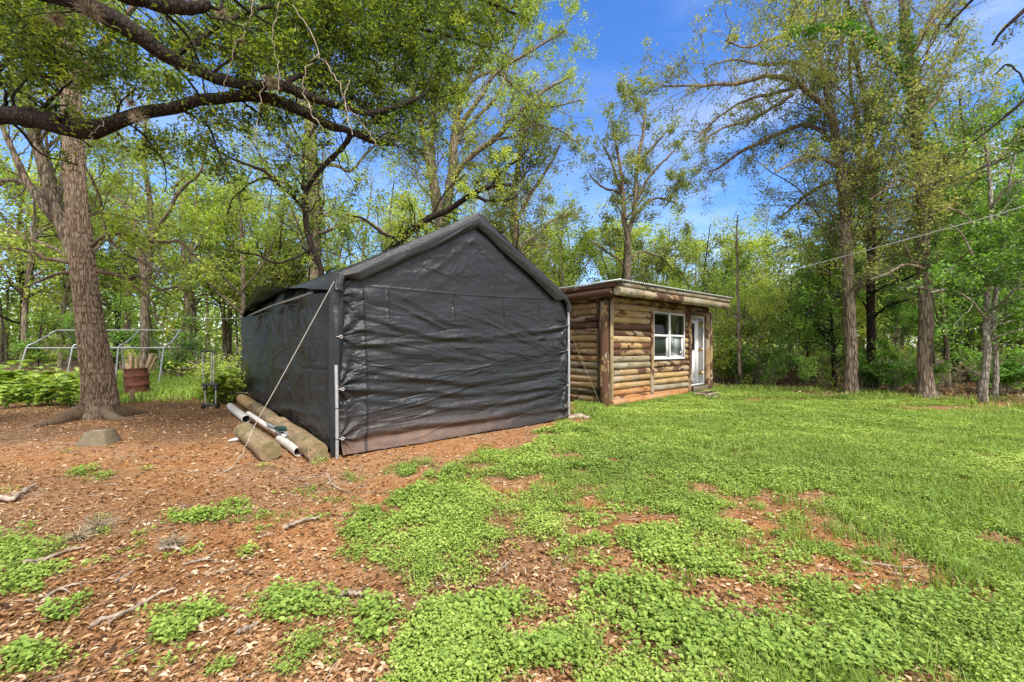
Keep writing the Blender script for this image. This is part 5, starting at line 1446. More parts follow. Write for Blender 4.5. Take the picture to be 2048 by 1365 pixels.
tree('pecan_tree', 'dark slim tree close behind the grey tree with long limbs', 'tree', 13.0,
     [[(1744, 775, 0, 20), (1743, 740, 0, 13), (1742, 640, 0, 12), (1741, 540, 0, 12), (1744, 440, 0, 11.5), (1748, 360, 0, 11), (1742, 280, 0, 10), (1728, 200, 0, 8), (1712, 120, 0, 7), (1700, 40, 0, 5), (1690, -80, 0, 3)],
      [(1722, 440, 0, 6), (1720, 340, .3, 7), (1715, 250, .5, 6), (1702, 170, .6, 5), (1700, 80, .8, 4)],
      [(1744, 330, 0, 6), (1770, 270, .3, 5), (1790, 200, .6, 4), (1820, 130, .8, 3)],
      [(1742, 500, 0, 4), (1775, 470, .4, 3.5), (1800, 455, .7, 3), (1830, 470, 1, 2)],
      [(1742, 560, 0, 4), (1700, 590, -.6, 3.5), (1650, 600, -1, 3), (1610, 630, -1.4, 2)],
      [(1742, 640, 0, 3.5), (1780, 610, -.6, 3), (1820, 600, -.9, 2)]],
     pp_(d1=2.0, d2=3, d3=3.6, f0=.15, L1=.34, lf3=3.6, ls=.085, tone=.45), 'bark_dark', 'leaf_ever', 50)
tree('ivy_clad_elm', 'big ivy-clad trunk with a thick limb sweeping up to the left', 'tree', 10.9,
     [[(1853, 800, 0, 42), (1853, 785, 0, 27), (1852, 740, 0, 21), (1852, 660, 0, 21), (1850, 560, 0, 20), (1847, 460, 0, 19), (1845, 360, 0, 18.5), (1838, 280, 0, 17), (1830, 210, 0, 16), (1822, 150, 0, 14), (1815, 90, 0, 12), (1808, 30, 0, 10), (1800, -60, .1, 8), (1790, -200, .2, 4)],
      [(1820, 160, 0, 12), (1795, 130, -.2, 12), (1770, 108, -.4, 11), (1745, 80, -.5, 9), (1715, 62, -.6, 8), (1680, 55, -.7, 7), (1645, 60, -.8, 6.5), (1610, 62, -.9, 6), (1570, 70, -1, 5), (1535, 82, -1.1, 4), (1490, 95, -1.2, 3), (1450, 80, -1.2, 2)],
      [(1835, 250, 0, 6), (1870, 200, .4, 5), (1900, 130, .8, 4), (1930, 50, 1, 3)],
      [(1818, 120, 0, 7), (1850, 60, .3, 6), (1890, 10, .5, 5), (1940, -50, .7, 3)],
      [(1770, 100, -.4, 6), (1740, 40, -.4, 5), (1720, -40, -.4, 4), (1700, -120, -.4, 2.5)],
      [(1848, 440, 0, 5), (1880, 420, -.4, 4), (1920, 425, -.7, 3), (1950, 450, -.9, 2)],
      [(1845, 380, 0, 5), (1800, 360, -.3, 4), (1770, 380, -.6, 3), (1740, 400, -.8, 2)],
      [(1850, 540, 0, 4), (1810, 530, -.6, 3.5), (1770, 550, -1, 3), (1740, 560, -1.2, 2)]],
     pp_(d1=4.4, d2=4.2, d3=4.2, rm1=.022, f0=.25, L1=.21, fd=.15, lf3=1.7, lf2=1.5, ls=.066, tone=.58, n0=44), 'bark_grey', 'leaf_olive', 51,
     extra=add_ivy([[(1850, 560, 0, 20), (1846, 400, 0, 18), (1838, 280, 0, 17), (1830, 210, 0, 16), (1815, 90, 0, 12), (1808, 20, 0, 10)], [(1820, 160, 0, 12), (1770, 108, -.4, 10), (1715, 62, -.6, 8), (1645, 60, -.8, 6), (1570, 70, -1, 4)]], 10.85, 430, 1.2, ls=.08))
tree('hackberry', 'pale twin-stemmed tree at the lawn edge on the far right', 'tree', 10.1,
     [[(1966, 806, 0, 16), (1968, 760, 0, 13), (1972, 700, 0, 11.5), (1974, 620, 0, 10.5), (1972, 540, 0, 9), (1978, 460, 0, 8), (1982, 400, 0, 7), (1975, 320, 0, 6), (1960, 240, 0, 4)],
      [(1990, 800, .3, 9), (1991, 740, .3, 8.5), (1988, 660, .3, 8), (1996, 560, .3, 7), (2010, 460, .3, 6), (2020, 360, .3, 5), (2040, 260, .3, 3)],
      [(1974, 560, 0, 5), (1945, 510, -.4, 4), (1925, 470, -.6, 3), (1900, 450, -.8, 2)],
      [(1980, 420, 0, 4), (2010, 380, -.4, 3.5), (2045, 360, -.7, 3), (2090, 350, -.9, 2)],
      [(1974, 640, 0, 3.5), (1940, 600, -.8, 3), (1900, 580, -1.3, 2.4), (1860, 585, -1.6, 2)],
      [(1990, 620, 0, 3.5), (2030, 580, -.8, 3), (2070, 560, -1.2, 2)]],
     pp_(d1=2.6, d2=3.2, d3=4, f0=.15, L1=.3, lf3=5.5, lf2=3, ls=.085, tone=.5), 'bark_pale', 'leaf_ever', 52)
tree('hackberry', 'thin upright dark tree standing right of the ivy-clad trunk', 'tree', 14.5,
     [[(1905, 765, 0, 8), (1908, 640, 0, 7.5), (1912, 520, 0, 7), (1920, 420, 0, 7), (1928, 330, 0, 6), (1925, 260, 0, 4.5), (1920, 180, 0, 2.5)],
      [(1920, 400, 0, 5), (1895, 330, .3, 4), (1870, 250, .5, 3), (1860, 200, .6, 2)],
      [(1927, 300, 0, 4), (1960, 260, .3, 3.2), (1990, 230, .4, 2.5), (2020, 200, .5, 2)]],
     pp_(d1=2.4, d2=3, d3=3.4, f0=.2, L1=.34, lf3=2.6, ls=.09, tone=.5), 'bark_dark', 'leaf_ever', 53)
tree('dead_snag', 'thin pale bare trunk standing between the cabin and the woods', 'tree', 14.0,
     [[(1479, 752, 0, 4.5), (1478, 680, 0, 4), (1477, 600, 0, 3.5), (1475, 540, 0, 3), (1473, 480, 0, 2.4), (1476, 430, 0, 1.8)],
      [(1478, 660, 0, 2), (1490, 640, -.1, 1.6), (1498, 610, -.2, 1.2)], [(1476, 560, 0, 1.8), (1462, 530, .1, 1.4), (1455, 500, .2, 1)]],
     pp_(d1=2.2, d2=2, d3=2, f0=.2, L1=.2, lf3=.5, lf2=.3, lf1=0, ls=.08, tone=.6), 'bark_grey', 'leaf_spring', 54)
# tree outside the frame on the right whose bare dark boughs reach in
tree('pecan_tree', 'tree beyond the right edge reaching in with bare dark twigs', 'tree', 7.0,
     [[(2900, 880, 0, 40), (2860, 500, 0, 34), (2700, 100, 0, 26), (2600, -100, 0, 20)],
      [(2700, 120, 0, 18), (2450, 90, .2, 12), (2300, 70, .4, 9), (2180, 20, .5, 7), (2090, -10, .6, 5), (2040, 30, .7, 4), (2005, 60, .8, 3), (1985, 90, .9, 2)],
      [(2300, 70, .4, 7), (2200, 130, .5, 6), (2110, 160, .6, 5), (2060, 195, .7, 4), (2020, 225, .8, 3), (1975, 262, .9, 2.2), (1945, 285, 1, 1.4)],
      [(2090, -10, .6, 4), (2020, -40, .8, 4), (1960, -10, 1, 3), (1920, 25, 1.2, 2.4), (1890, 60, 1.3, 1.6)],
      [(2060, 195, .7, 3), (2040, 150, .8, 2.5), (2015, 130, .9, 2), (1990, 150, 1, 1.4)]],
     pp_(d1=4.5, d2=5, d3=5, f0=.4, L1=.14, L2=.6, lf3=.5, lf2=.3, lf1=.1, ls=.045, tone=.4, gn1=.3, gn2=.34, tr1=-.05, n0=36, src=slice(1, None)), 'bark_dark', 'leaf_olive', 55)

# ------------------------------------------------------------------ woodland trees (prototypes copied one by one)
def proto_tree(seed, h, r, leafm, bark, per, ls, tone, form='tall'):
    r = r * .72; per = per * 1.15; ls = ls * .9
    rng = np.random.default_rng(seed)
    lean = rng.normal(size=2) * .04 * h
    tp = [(0, 0, -.05), (lean[0] * .1, lean[1] * .1, h * .25), (lean[0] * .5 + rng.normal() * .15, lean[1] * .4, h * .55), (lean[0], lean[1], h)]
    limbs = [(np.array(tp), np.array([r * 1.25, r, r * .7, .02]))]
    if form != 'sapling':
        for k in range(4):
            a = rng.uniform(0, 6.28); z0 = h * rng.uniform(.28, .6); L = h * rng.uniform(.22, .36)
            b0 = np.array([lean[0] * z0 / h, lean[1] * z0 / h, z0]); d = np.array([math.cos(a), math.sin(a), 0])
            limbs.append((np.array([b0, b0 + d * L * .35 + [0, 0, L * .35], b0 + d * L * .6 + [0, 0, L * .8], b0 + d * L * .8 + [0, 0, L * 1.2]]), np.array([r * .5, r * .4, r * .25, .015])))
    p = dict(d1=1.9, d2=2.2, d3=2.2, f0=.14 if form == 'low' else .3, L1=.26, L2=.5, L3=.6, k0=7, n0=14, a1=58, wob=.4, rt=.007)
    if form == 'sapling': p.update(d1=3.2, f0=.1, L1=.34)
    if form == 'low': p.update(d1=2.6)
    g, PP, c1, c2, c3 = grow(rng, limbs, p)
    root = empty('woodland_tree', (0, 0, 0))
    g.build('trunk', M[bark], root, True)
    lf = foliage(rng, [(c3, per), (c2, per * .8), (c1, per * .4), (PP[:, -4:], per * 4)], None, ls, 1.5, .4, tone, .3, False, .35)
    lf.build('crown', M[leafm], root, False)
    return root, h

protos = {
    'spring': [proto_tree(101, 10, .15, 'leaf_spring', 'bark_grey', 3.0, .15, .55), proto_tree(102, 9, .12, 'leaf_spring', 'bark_grey', 3.2, .15, .62, 'low')],
    'olive': [proto_tree(104, 10, .15, 'leaf_olive', 'bark_grey', 3.0, .15, .58), proto_tree(105, 8, .11, 'leaf_olive', 'bark_dark', 3.2, .15, .5, 'low')],
    'ever': [proto_tree(106, 9, .15, 'leaf_ever', 'bark_dark', 4.5, .14, .55, 'low'), proto_tree(107, 8, .13, 'leaf_ever', 'bark_grey', 4.5, .14, .62, 'low')],
    'sapling': [proto_tree(108, 5, .045, 'leaf_spring', 'bark_grey', 3.0, .11, .62, 'sapling'), proto_tree(109, 4.5, .04, 'leaf_ever', 'bark_dark', 3.5, .11, .6, 'sapling')],
}
used = set()
TOP = lambda px: float(np.interp(px, [-400, 0, 150, 300, 450, 600, 700, 850, 1000, 1100, 1180, 1250, 1340, 1400, 1450, 1490, 1540, 1600, 1700, 1800, 1950, 2048, 2500],
                                 [200, 230, 300, 340, 330, 330, 350, 380, 370, 390, 400, 440, 465, 455, 450, 470, 430, 400, 360, 330, 260, 230, 150]))
LAB = {
    ('spring', 'l'): ('bright spring-green tree in the wood beyond the bare frame', 'trees beyond the bare frame'),
    ('olive', 'l'): ('olive-green tree in the wood beyond the bare frame', 'olive trees beyond the bare frame'),
    ('sapling', 'l'): ('slim leafy sapling in the wood beyond the bare frame', 'saplings beyond the bare frame'),
    ('ever', 'l'): ('dark green tree in the wood beyond the bare frame', 'dark trees beyond the bare frame'),
    ('spring', 'm'): ('light green tree in the wood behind the tent and cabin', 'light green trees behind the tent and cabin'),
    ('olive', 'm'): ('olive tree in the wood behind the tent and cabin', 'olive trees behind the tent and cabin'),
    ('sapling', 'm'): ('thin young tree in the wood behind the tent and cabin', 'young trees behind the tent and cabin'),
    ('ever', 'm'): ('dark green tree in the wood behind the tent and cabin', 'dark trees behind the tent and cabin'),
    ('spring', 'r'): ('light green tree among the dark woods right of the cabin', 'light trees right of the cabin'),
    ('olive', 'r'): ('olive tree among the dark woods right of the cabin', 'olive trees right of the cabin'),
    ('sapling', 'r'): ('young leafy tree at the edge of the woods right of the cabin', 'young trees right of the cabin'),
    ('ever', 'r'): ('dense dark green tree in the woods right of the cabin', 'dense trees right of the cabin'),
}
rngw = np.random.default_rng(77)
REG = []
ZON = [(0, 'past the left frame edge', 'past the left edge'), (60, 'left of the thick leaning trunk', 'left of the trunk'), (235, 'behind the thick leaning trunk', 'behind the trunk'), (410, 'behind the rusty drum', 'behind the drum'), (560, 'behind the tent\'s far end', 'behind the tent end'), (800, 'behind the tent\'s left roof slope', 'behind the left roof slope'),
       (1180, 'behind the tent\'s peak', 'behind the tent peak'), (1440, 'behind the cabin', 'behind the cabin'), (1600, 'just right of the cabin', 'right of the cabin'), (1780, 'behind the long-limbed grey tree', 'behind the grey tree'), (1930, 'behind the ivy-clad trunk', 'behind the ivy-clad trunk'), (2048, 'behind the twin pale trunk', 'behind the twin trunk'), (9e9, 'past the right frame edge', 'past the right edge')]
ORD = ['first', 'second', 'third', 'fourth', 'fifth', 'sixth', 'seventh', 'eighth', 'ninth', 'tenth', 'eleventh', 'twelfth']
def reg(o, px, base, cat, group):
    z = next(z_[1] for z_ in ZON if px < z_[0])
    REG.append((o, px, base, z)); o['category'] = cat; o['group'] = group
def label_all():
    d = {}
    for o, px, base, z in REG: d.setdefault((base, z), []).append((px, o))
    for (base, z), l in d.items():
        l.sort(key=lambda t: t[0]); n = len(l)
        for i, (px, o) in enumerate(l):
            suf = '' if n == 1 else (', ' + ['left', 'right'][i] + ' of the two') if n == 2 else (', ' + ['left', 'middle', 'right'][i] + ' of three') if n == 3 else ', %s from the left' % ORD[i]
            o['label'] = base + ' ' + z + suf
placed = []
def put_tree(kind, px, Y, top=None, side=None):
    o, h = protos[kind][rngw.integers(len(protos[kind]))]
    x = (px - 1024) / F * Y
    hh = H + (HOR - (top if top is not None else TOP(px))) / F * Y
    s = max(hh, 2.2) / h * rngw.uniform(.86, 1.04)
    if o.name in used: r = copy_tree(o)
    else: r = o; used.add(o.name)
    r.location = (x, Y, 0)
    r.rotation_euler = (0, 0, rngw.uniform(0, 6.28))
    w = rngw.uniform(.9, 1.15)
    r.scale = (s * w, s * w, s)
    sd_ = side or ('l' if px < 560 else 'm' if px < 1500 else 'r')
    gr = LAB[(kind, sd_)][1]
    reg(r, px, {'spring': 'bright spring-green tree', 'olive': 'olive-green tree', 'ever': 'dense dark green tree', 'sapling': 'slim young leafy tree'}[kind], 'tree' if kind != 'sapling' else 'young tree', gr)
    placed.append((x, Y))

def spread(n, px0, px1, y0, y1, kinds_, dmin=1.4, top=None):
    k = 0; tries = 0
    while k < n and tries < n * 40:
        tries += 1
        px = rngw.uniform(px0, px1); Y = rngw.uniform(y0, y1); x = (px - 1024) / F * Y
        if any((x - a) ** 2 + (Y - b) ** 2 < dmin ** 2 for a, b in placed): continue
        t = None if top is None else top(px) + rngw.uniform(-25, 35)
        put_tree(kinds_[rngw.integers(len(kinds_))], px, Y, t); k += 1
spread(20, -350, 560, 23, 34, ['spring', 'spring', 'olive', 'spring'], 2.2)
spread(9, -350, 480, 20, 26, ['sapling', 'sapling', 'ever'], 1.6, lambda px: 600)
spread(16, 480, 1180, 21, 32, ['spring', 'olive', 'spring', 'olive'], 2.0)
spread(16, 1080, 1560, 22, 34, ['spring', 'spring', 'olive', 'spring'], 2.0)
spread(8, 1180, 1520, 19, 24, ['sapling', 'spring'], 1.5, lambda px: 560)
spread(11, 1440, 1640, 15.5, 22, ['spring', 'sapling', 'olive', 'sapling'], 1.2, lambda px: 560 - (px - 1440) * .4)
spread(15, 1590, 2350, 13.2, 19, ['ever', 'ever', 'ever', 'spring'], 1.5, lambda px: np.interp(px, [1590, 1700, 1900, 2300], [500, 440, 400, 300]))
spread(16, 1620, 2600, 16, 27, ['ever', 'olive', 'ever'], 1.9)
spread(9, 1560, 2300, 12.4, 15, ['sapling', 'ever', 'sapling'], 1.2, lambda px: np.interp(px, [1560, 1800, 2300], [640, 590, 540]))
for lst in protos.values():
    for o, h in lst:
        if o.name not in used:
            for c in list(o.children): bpy.data.objects.remove(c)
            bpy.data.objects.remove(o)

# far wood reading as one mass behind everything
def far_wood():
    rng = np.random.default_rng(91)
    g = Geo()
    K = 120000
    px = rng.uniform(-900, 3000, K); Y = rng.uniform(36, 62, K)
    x = (px - 1024) / F * Y
    clump = fbm(x * .22, Y * .22, 0, 15, 3)
    top = 7.2 + 3.0 * fbm(x * .12, Y * .2, 0, 16, 3) + 1.5 * clump + np.where(px > 1560, 3, 0)
    z = top * rng.random(K) ** .8
    z = z + .3 * rng.normal(size=K)
    c = np.stack([x, Y, np.maximum(z, .1)], -1)
    tone = np.clip(.48 + .3 * vnoise(x * .5, Y * .3, z * .8, 17) + .12 * rng.normal(size=K), 0, 1)
    leaf_quads(g, rng, c, (.46 - .012 * z) * rng.uniform(.6, 1.4, K), .3, tone, .7, .3)
    o = g.build('far_woods', M['leaf_spring'])
    tag(o, 'far light green wood closing the view behind the trees', 'wood', kind='stuff')
    g = Geo(); n = 260
    px = rng.uniform(-900, 3000, n); Y = rng.uniform(34, 55, n); x = (px - 1024) / F * Y
    pp = np.stack([np.stack([x, Y, 0 * x - .1], -1), np.stack([x + rng.normal(size=n) * .2, Y, 0 * x + 3], -1), np.stack([x + rng.normal(size=n) * .5, Y, 0 * x + 7.5], -1)], 1)
    tubes(g, pp, rng.uniform(.08, .17, n)[:, None] * np.array([1, .8, .3]), 6)
    o = g.build('far_trunks', M['bark_grey']); tag(o, 'grey trunks of the far wood', 'wood', kind='stuff')
far_wood()

# ------------------------------------------------------------------ shrubs and undergrowth
def proto_shrub(seed, h, leafm, per, ls, tone, spreadf=1.0, dens=1.0):
    rng = np.random.default_rng(seed)
    limbs = []
    for k in range(9):
        a = rng.uniform(0, 6.28); sp_ = h * rng.uniform(.2, .55) * spreadf; hh = h * rng.uniform(.6, 1)
        limbs.append((np.array([(math.cos(a) * .05, math.sin(a) * .05, -.03), (math.cos(a) * sp_ * .4, math.sin(a) * sp_ * .4, hh * .5), (math.cos(a) * sp_, math.sin(a) * sp_, hh)]), np.array([.018, .012, .005])))
    p = dict(d1=4.5 * dens, d2=5 * dens, d3=5 * dens, f0=.12, L1=.42, L2=.5, L3=.5, k0=5, n0=10, wob=.5, rt=.003)
    g, PP, c1, c2, c3 = grow(rng, limbs, p)
    root = empty('shrub', (0, 0, 0))
    g.build('stems', M['twig'], root, True)
    lf = foliage(rng, [(c3, per), (c2, per * .8), (c1, per * .6)], None, ls, .9, .5, tone, .3, False, .3, aspect=.6)
    lf.build('foliage', M[leafm], root)
    return root
shrubs = {'light': [proto_shrub(201, 1.5, 'leaf_spring', 3.0, .07, .62), proto_shrub(202, 1.2, 'leaf_spring', 2.2, .075, .75, 1.3)],
          'dark': [proto_shrub(203, 1.4, 'leaf_ever', 4.5, .07, .68, 1.1), proto_shrub(204, 1.1, 'leaf_ivy', 3.5, .075, .6, 1.3)],
          'dry': [proto_shrub(205, 1.1, 'leaf_olive', .5, .05, .7, 1.4, 1.2)]}
used_s = set()
def put_shrub(kind, px, Y, h, label, group=None):
    lst = shrubs[kind]; o = lst[rngw.integers(len(lst))]
    if o.name in used_s: r = copy_tree(o)
    else: r = o; used_s.add(o.name)
    r.location = ((px - 1024) / F * Y, Y, 0); r.rotation_euler = (0, 0, rngw.uniform(0, 6.28))
    s = h / 1.3; r.scale = (s * rngw.uniform(.9, 1.25), s * rngw.uniform(.9, 1.25), s)
    r['label'] = label; r['category'] = 'shrub'
    if group: reg(r, px, {'dry': 'dry brushy low bush', 'dark': 'dark green low bush', 'light': 'light green low bush'}[kind], 'shrub', group)
    return r
put_shrub('dark', 360, 17.5, 1.9, 'round dark green bush standing inside the right end of the bare frame')
put_shrub('dark', 335, 18.6, 1.6, 'dark green bush half hidden behind the larger round bush')
put_shrub('light', 1655, 13.3, .95, 'yellow-green bush at the foot of the woods left of the grey tree')
put_shrub('light', 1470, 15.2, 2.1, 'tall bright yellow-green shrub just right of the cabin')
put_shrub('dark', 1535, 13.6, .75, 'small dark bush at the lawn edge right of the cabin')
put_shrub('dark', 1790, 12.3, .8, 'low dark bush between the slim dark tree and the ivy-clad trunk')
put_shrub('light', 462, 9.9, 1.1, 'leafy green shrub against the far end of the tent wall')
put_shrub('light', 455, 11.2, 1.3, 'taller shrub behind the leafy one at the tent end')
for i in range(16):
    put_shrub(['dry', 'dark', 'dry', 'light'][i % 4], rngw.uniform(1430, 1700), rngw.uniform(14.2, 17.5), rngw.uniform(.8, 1.5), {'dry': 'dry brushy thicket bush at the wood edge right of the cabin', 'dark': 'dark bush in the thicket right of the cabin', 'light': 'light green bush in the thicket right of the cabin'}[['dry', 'dark', 'dry', 'light'][i % 4]], 'thicket bushes right of the cabin ' + ['dry', 'dark', 'dry', 'light'][i % 4])
for i in range(22):
    k = ['dark', 'dry', 'dark', 'dark'][i % 4]
    px = rngw.uniform(1690, 2250); Y = rngw.uniform(11.9, 16) - (px - 1690) * .0022
    put_shrub(k, px, Y, rngw.uniform(.6, 1.4), {'dry': 'dry bush in the shade under the right-hand woods', 'dark': 'dark green bush in the shade under the right-hand woods'}[k], 'bushes under the right-hand woods ' + k)
for i in range(16):
    k = ['light', 'dry', 'dark', 'light'][i % 4]
    put_shrub(k, rngw.uniform(-260, 560), rngw.uniform(19.5, 25), rngw.uniform(1.0, 2.0), {'dry': 'dry bush along the wood edge beyond the bare frame', 'dark': 'dark bush along the wood edge beyond the bare frame', 'light': 'light green bush along the wood edge beyond the bare frame'}[k], 'bushes beyond the bare frame ' + k)
for lst in shrubs.values():
    for o in lst:
        if o.name not in used_s:
            for c in list(o.children): bpy.data.objects.remove(c)
            bpy.data.objects.remove(o)

# broad-leaved plants on the far left
def broadleaf(seed):
    rng = np.random.default_rng(seed)
    root = empty('broadleaf_plant', (0, 0, 0)); g = Geo(); lv = Geo()
    for k in range(7):
        a = rng.uniform(0, 6.28); h = rng.uniform(.35, .75); sp_ = rng.uniform(.05, .3)
        q = spline([(0, 0, -.02), (math.cos(a) * sp_ * .4, math.sin(a) * sp_ * .4, h * .6), (math.cos(a) * sp_, math.sin(a) * sp_, h)], 8)
        tubes(g, [q], [np.linspace(.007, .003, 8)], 5)
        n = 9
        az = rng.uniform(0, 6.28, n); d = np.stack([np.cos(az), np.sin(az), rng.uniform(-.35, .25, n)], -1)
        sz = rng.uniform(.10, .26, n)
        zi = rng.integers(2, 8, n)
        leaf_quads(lv, rng, q[zi] + d * sz[:, None] * .6, sz, 1.4, np.clip(.62 + .2 * rng.normal(size=n), 0, 1), .62, .3, True, norm(d))
    g.build('stems', M['leaf_ivy'], root, True); lv.build('foliage', M['weed'], root)
    return root
bl = [broadleaf(301), broadleaf(302)]
for i in range(26):
    if i < 9: px, Y = rngw.uniform(0, 150), rngw.uniform(9.0, 11.8)
    elif i < 18: px, Y = rngw.uniform(-160, 110), rngw.uniform(8.8, 11)
    else: px, Y = rngw.uniform(415, 480), rngw.uniform(9.6, 11)
    o = bl[i] if i < 2 else copy_tree(bl[i % 2])
    o.location = ((px - 1024) / F * Y, Y, 0); o.rotation_euler = (0, 0, rngw.uniform(0, 6.28)); s = rngw.uniform(.55, 1.6); o.scale = (s, s, s)
    lf_ = px < 300
    reg(o, px, 'knee-high broad-leaved plant', 'plant', '')
    o['group'] = 'broad-leaved plants left of the thick trunk' if lf_ else 'broad-leaved plants at the tent end'

# ------------------------------------------------------------------ ground cover
rng = np.random.default_rng(400)
def sample_ground(n, y0, y1, power, xr=1.5, xpad=.6):
    """points with density falling as Y**-power"""
    e = 2 - power
    Yv = (y0 ** e + rng.random(n) * (y1 ** e - y0 ** e)) ** (1 / e)
    Xv = rng.uniform(-1, 1, n) * (Yv * xr + xpad)
    return Xv, Yv
def inside_tent(x, y):
    dx, dy = x - TO[0], y - TO[1]
    a = dx * .769 + dy * .639; b = -dx * .639 + dy * .769
    return (a > .0) & (a < TW) & (b > 0.02) & (b < TL)
def inside_cabin(x, y):
    dx, dy = x - CO[0], y - CO[1]
    a = dx * .773 + dy * .634; b = -dx * .634 + dy * .773
    return (a > -.1) & (a < CW) & (b > -.12) & (b < CD)

def weeds():
    g = Geo()
    n = 340000
    x, y = sample_ground(n, 1.15, 16, 1.25, 1.5, 1.4)
    m = lawn_mask(x, y)
    keep = (rng.random(n) < np.clip(m * 1.05 - .08, 0, 1) ** 1.7) & ~inside_tent(x, y) & ~inside_cabin(x, y) & (forest_mask(x, y) < .6)
    x, y = x[keep], y[keep]; m = m[keep]
    K = len(x)
    hgt = (0.035 + .030 * np.clip(vnoise(x * 3, y * 3, 0, 3) + .5, 0, 1.2)) * (1 + y * .02) * np.clip(m + .2, .5, 1)
    per = 7
    idx = np.repeat(np.arange(K), per)
    L = len(idx)
    ls = (0.0150 + 0.0008 * y[idx]) * rng.uniform(.6, 1.5, L) * (1 + .35 * vnoise(x[idx] * 1.2, y[idx] * 1.2, 0, 9))
    az = rng.uniform(0, 6.28, L)
    rad = rng.random(L) ** .7 * (0.034 + .003 * y[idx])
    hz = hgt[idx] * rng.uniform(.15, 1.15, L)
    c = np.stack([x[idx] + rad * np.cos(az), y[idx] + rad * np.sin(az), ground_z(x, y)[idx] + hz], -1)
    d = norm(np.stack([np.cos(az), np.sin(az), rng.uniform(-.35, .45, L)], -1))
    pt = vnoise(x * .8, y * .8, 0, 21) * .20 + vnoise(x * 3.5, y * 3.5, 0, 22) * .16 + .012 * np.clip(y - 3, 0, 8)
    tone = np.clip(.50 + pt[idx] + .13 * rng.normal(size=L) + .25 * (hz / .07 - .5) * .35, 0, 1)
    hx = y[idx] < 4.2
    leaf_quads(g, rng, c[hx], ls[hx] * 1.12, .7, tone[hx], .60, .45, True, d[hx])
    leaf_quads(g, rng, c[~hx], ls[~hx] * 1.15, .9, tone[~hx], .75, .35, False, d[~hx])
    o = g.build('weed_cover', M['weed'])
    tag(o, 'low leafy green weeds carpeting the lawn in ragged patches', 'ground cover', kind='stuff')
    return K
weeds()

def big_leaf_patches():
    g = Geo()
    for b in [(20, 1110, 60, 35), (15, 1170, 50, 24), (600, 1215, 75, 30), (350, 1275, 40, 28), (400, 1240, 50, 10), (560, 1235, 30, 18), (110, 1240, 28, 10), (60, 1325, 45, 20), (750, 1235, 35, 28), (740, 1280, 30, 16), (400, 1040, 70, 13), (900, 1330, 70, 40), (930, 1250, 80, 40), (1100, 1310, 90, 30), (1480, 1290, 190, 45), (1850, 1230, 180, 40), (1250, 1180, 90, 26), (1000, 1220, 60, 30), (1350, 1250, 120, 35), (1700, 1320, 160, 40)]:
        n = int(b[2] * b[3] * .045)
        px = b[0] + b[2] * rng.normal(size=n) * .5; py = np.clip(b[1] + b[3] * rng.normal(size=n) * .5, 780, 1800)
        Yv = F * H / (py - HOR); Xv = (px - 1024) / F * Yv
        for k in range(6):
            az = rng.uniform(0, 6.28, n)
            d = norm(np.stack([np.cos(az), np.sin(az), rng.uniform(-.3, .5, n)], -1))
            c = np.stack([Xv + np.cos(az) * .022, Yv + np.sin(az) * .022, ground_z(Xv, Yv) + rng.uniform(.02, .075, n)], -1)
            leaf_quads(g, rng, c, rng.uniform(.018, .034, n), 1.2, np.clip(.66 + .14 * rng.normal(size=n), 0, 1), .72, .3, True, d)
    o = g.build('clover_patches', M['weed'])
    tag(o, 'taller broad-leaved weeds in patches over the brown litter', 'ground cover', kind='stuff')
big_leaf_patches()

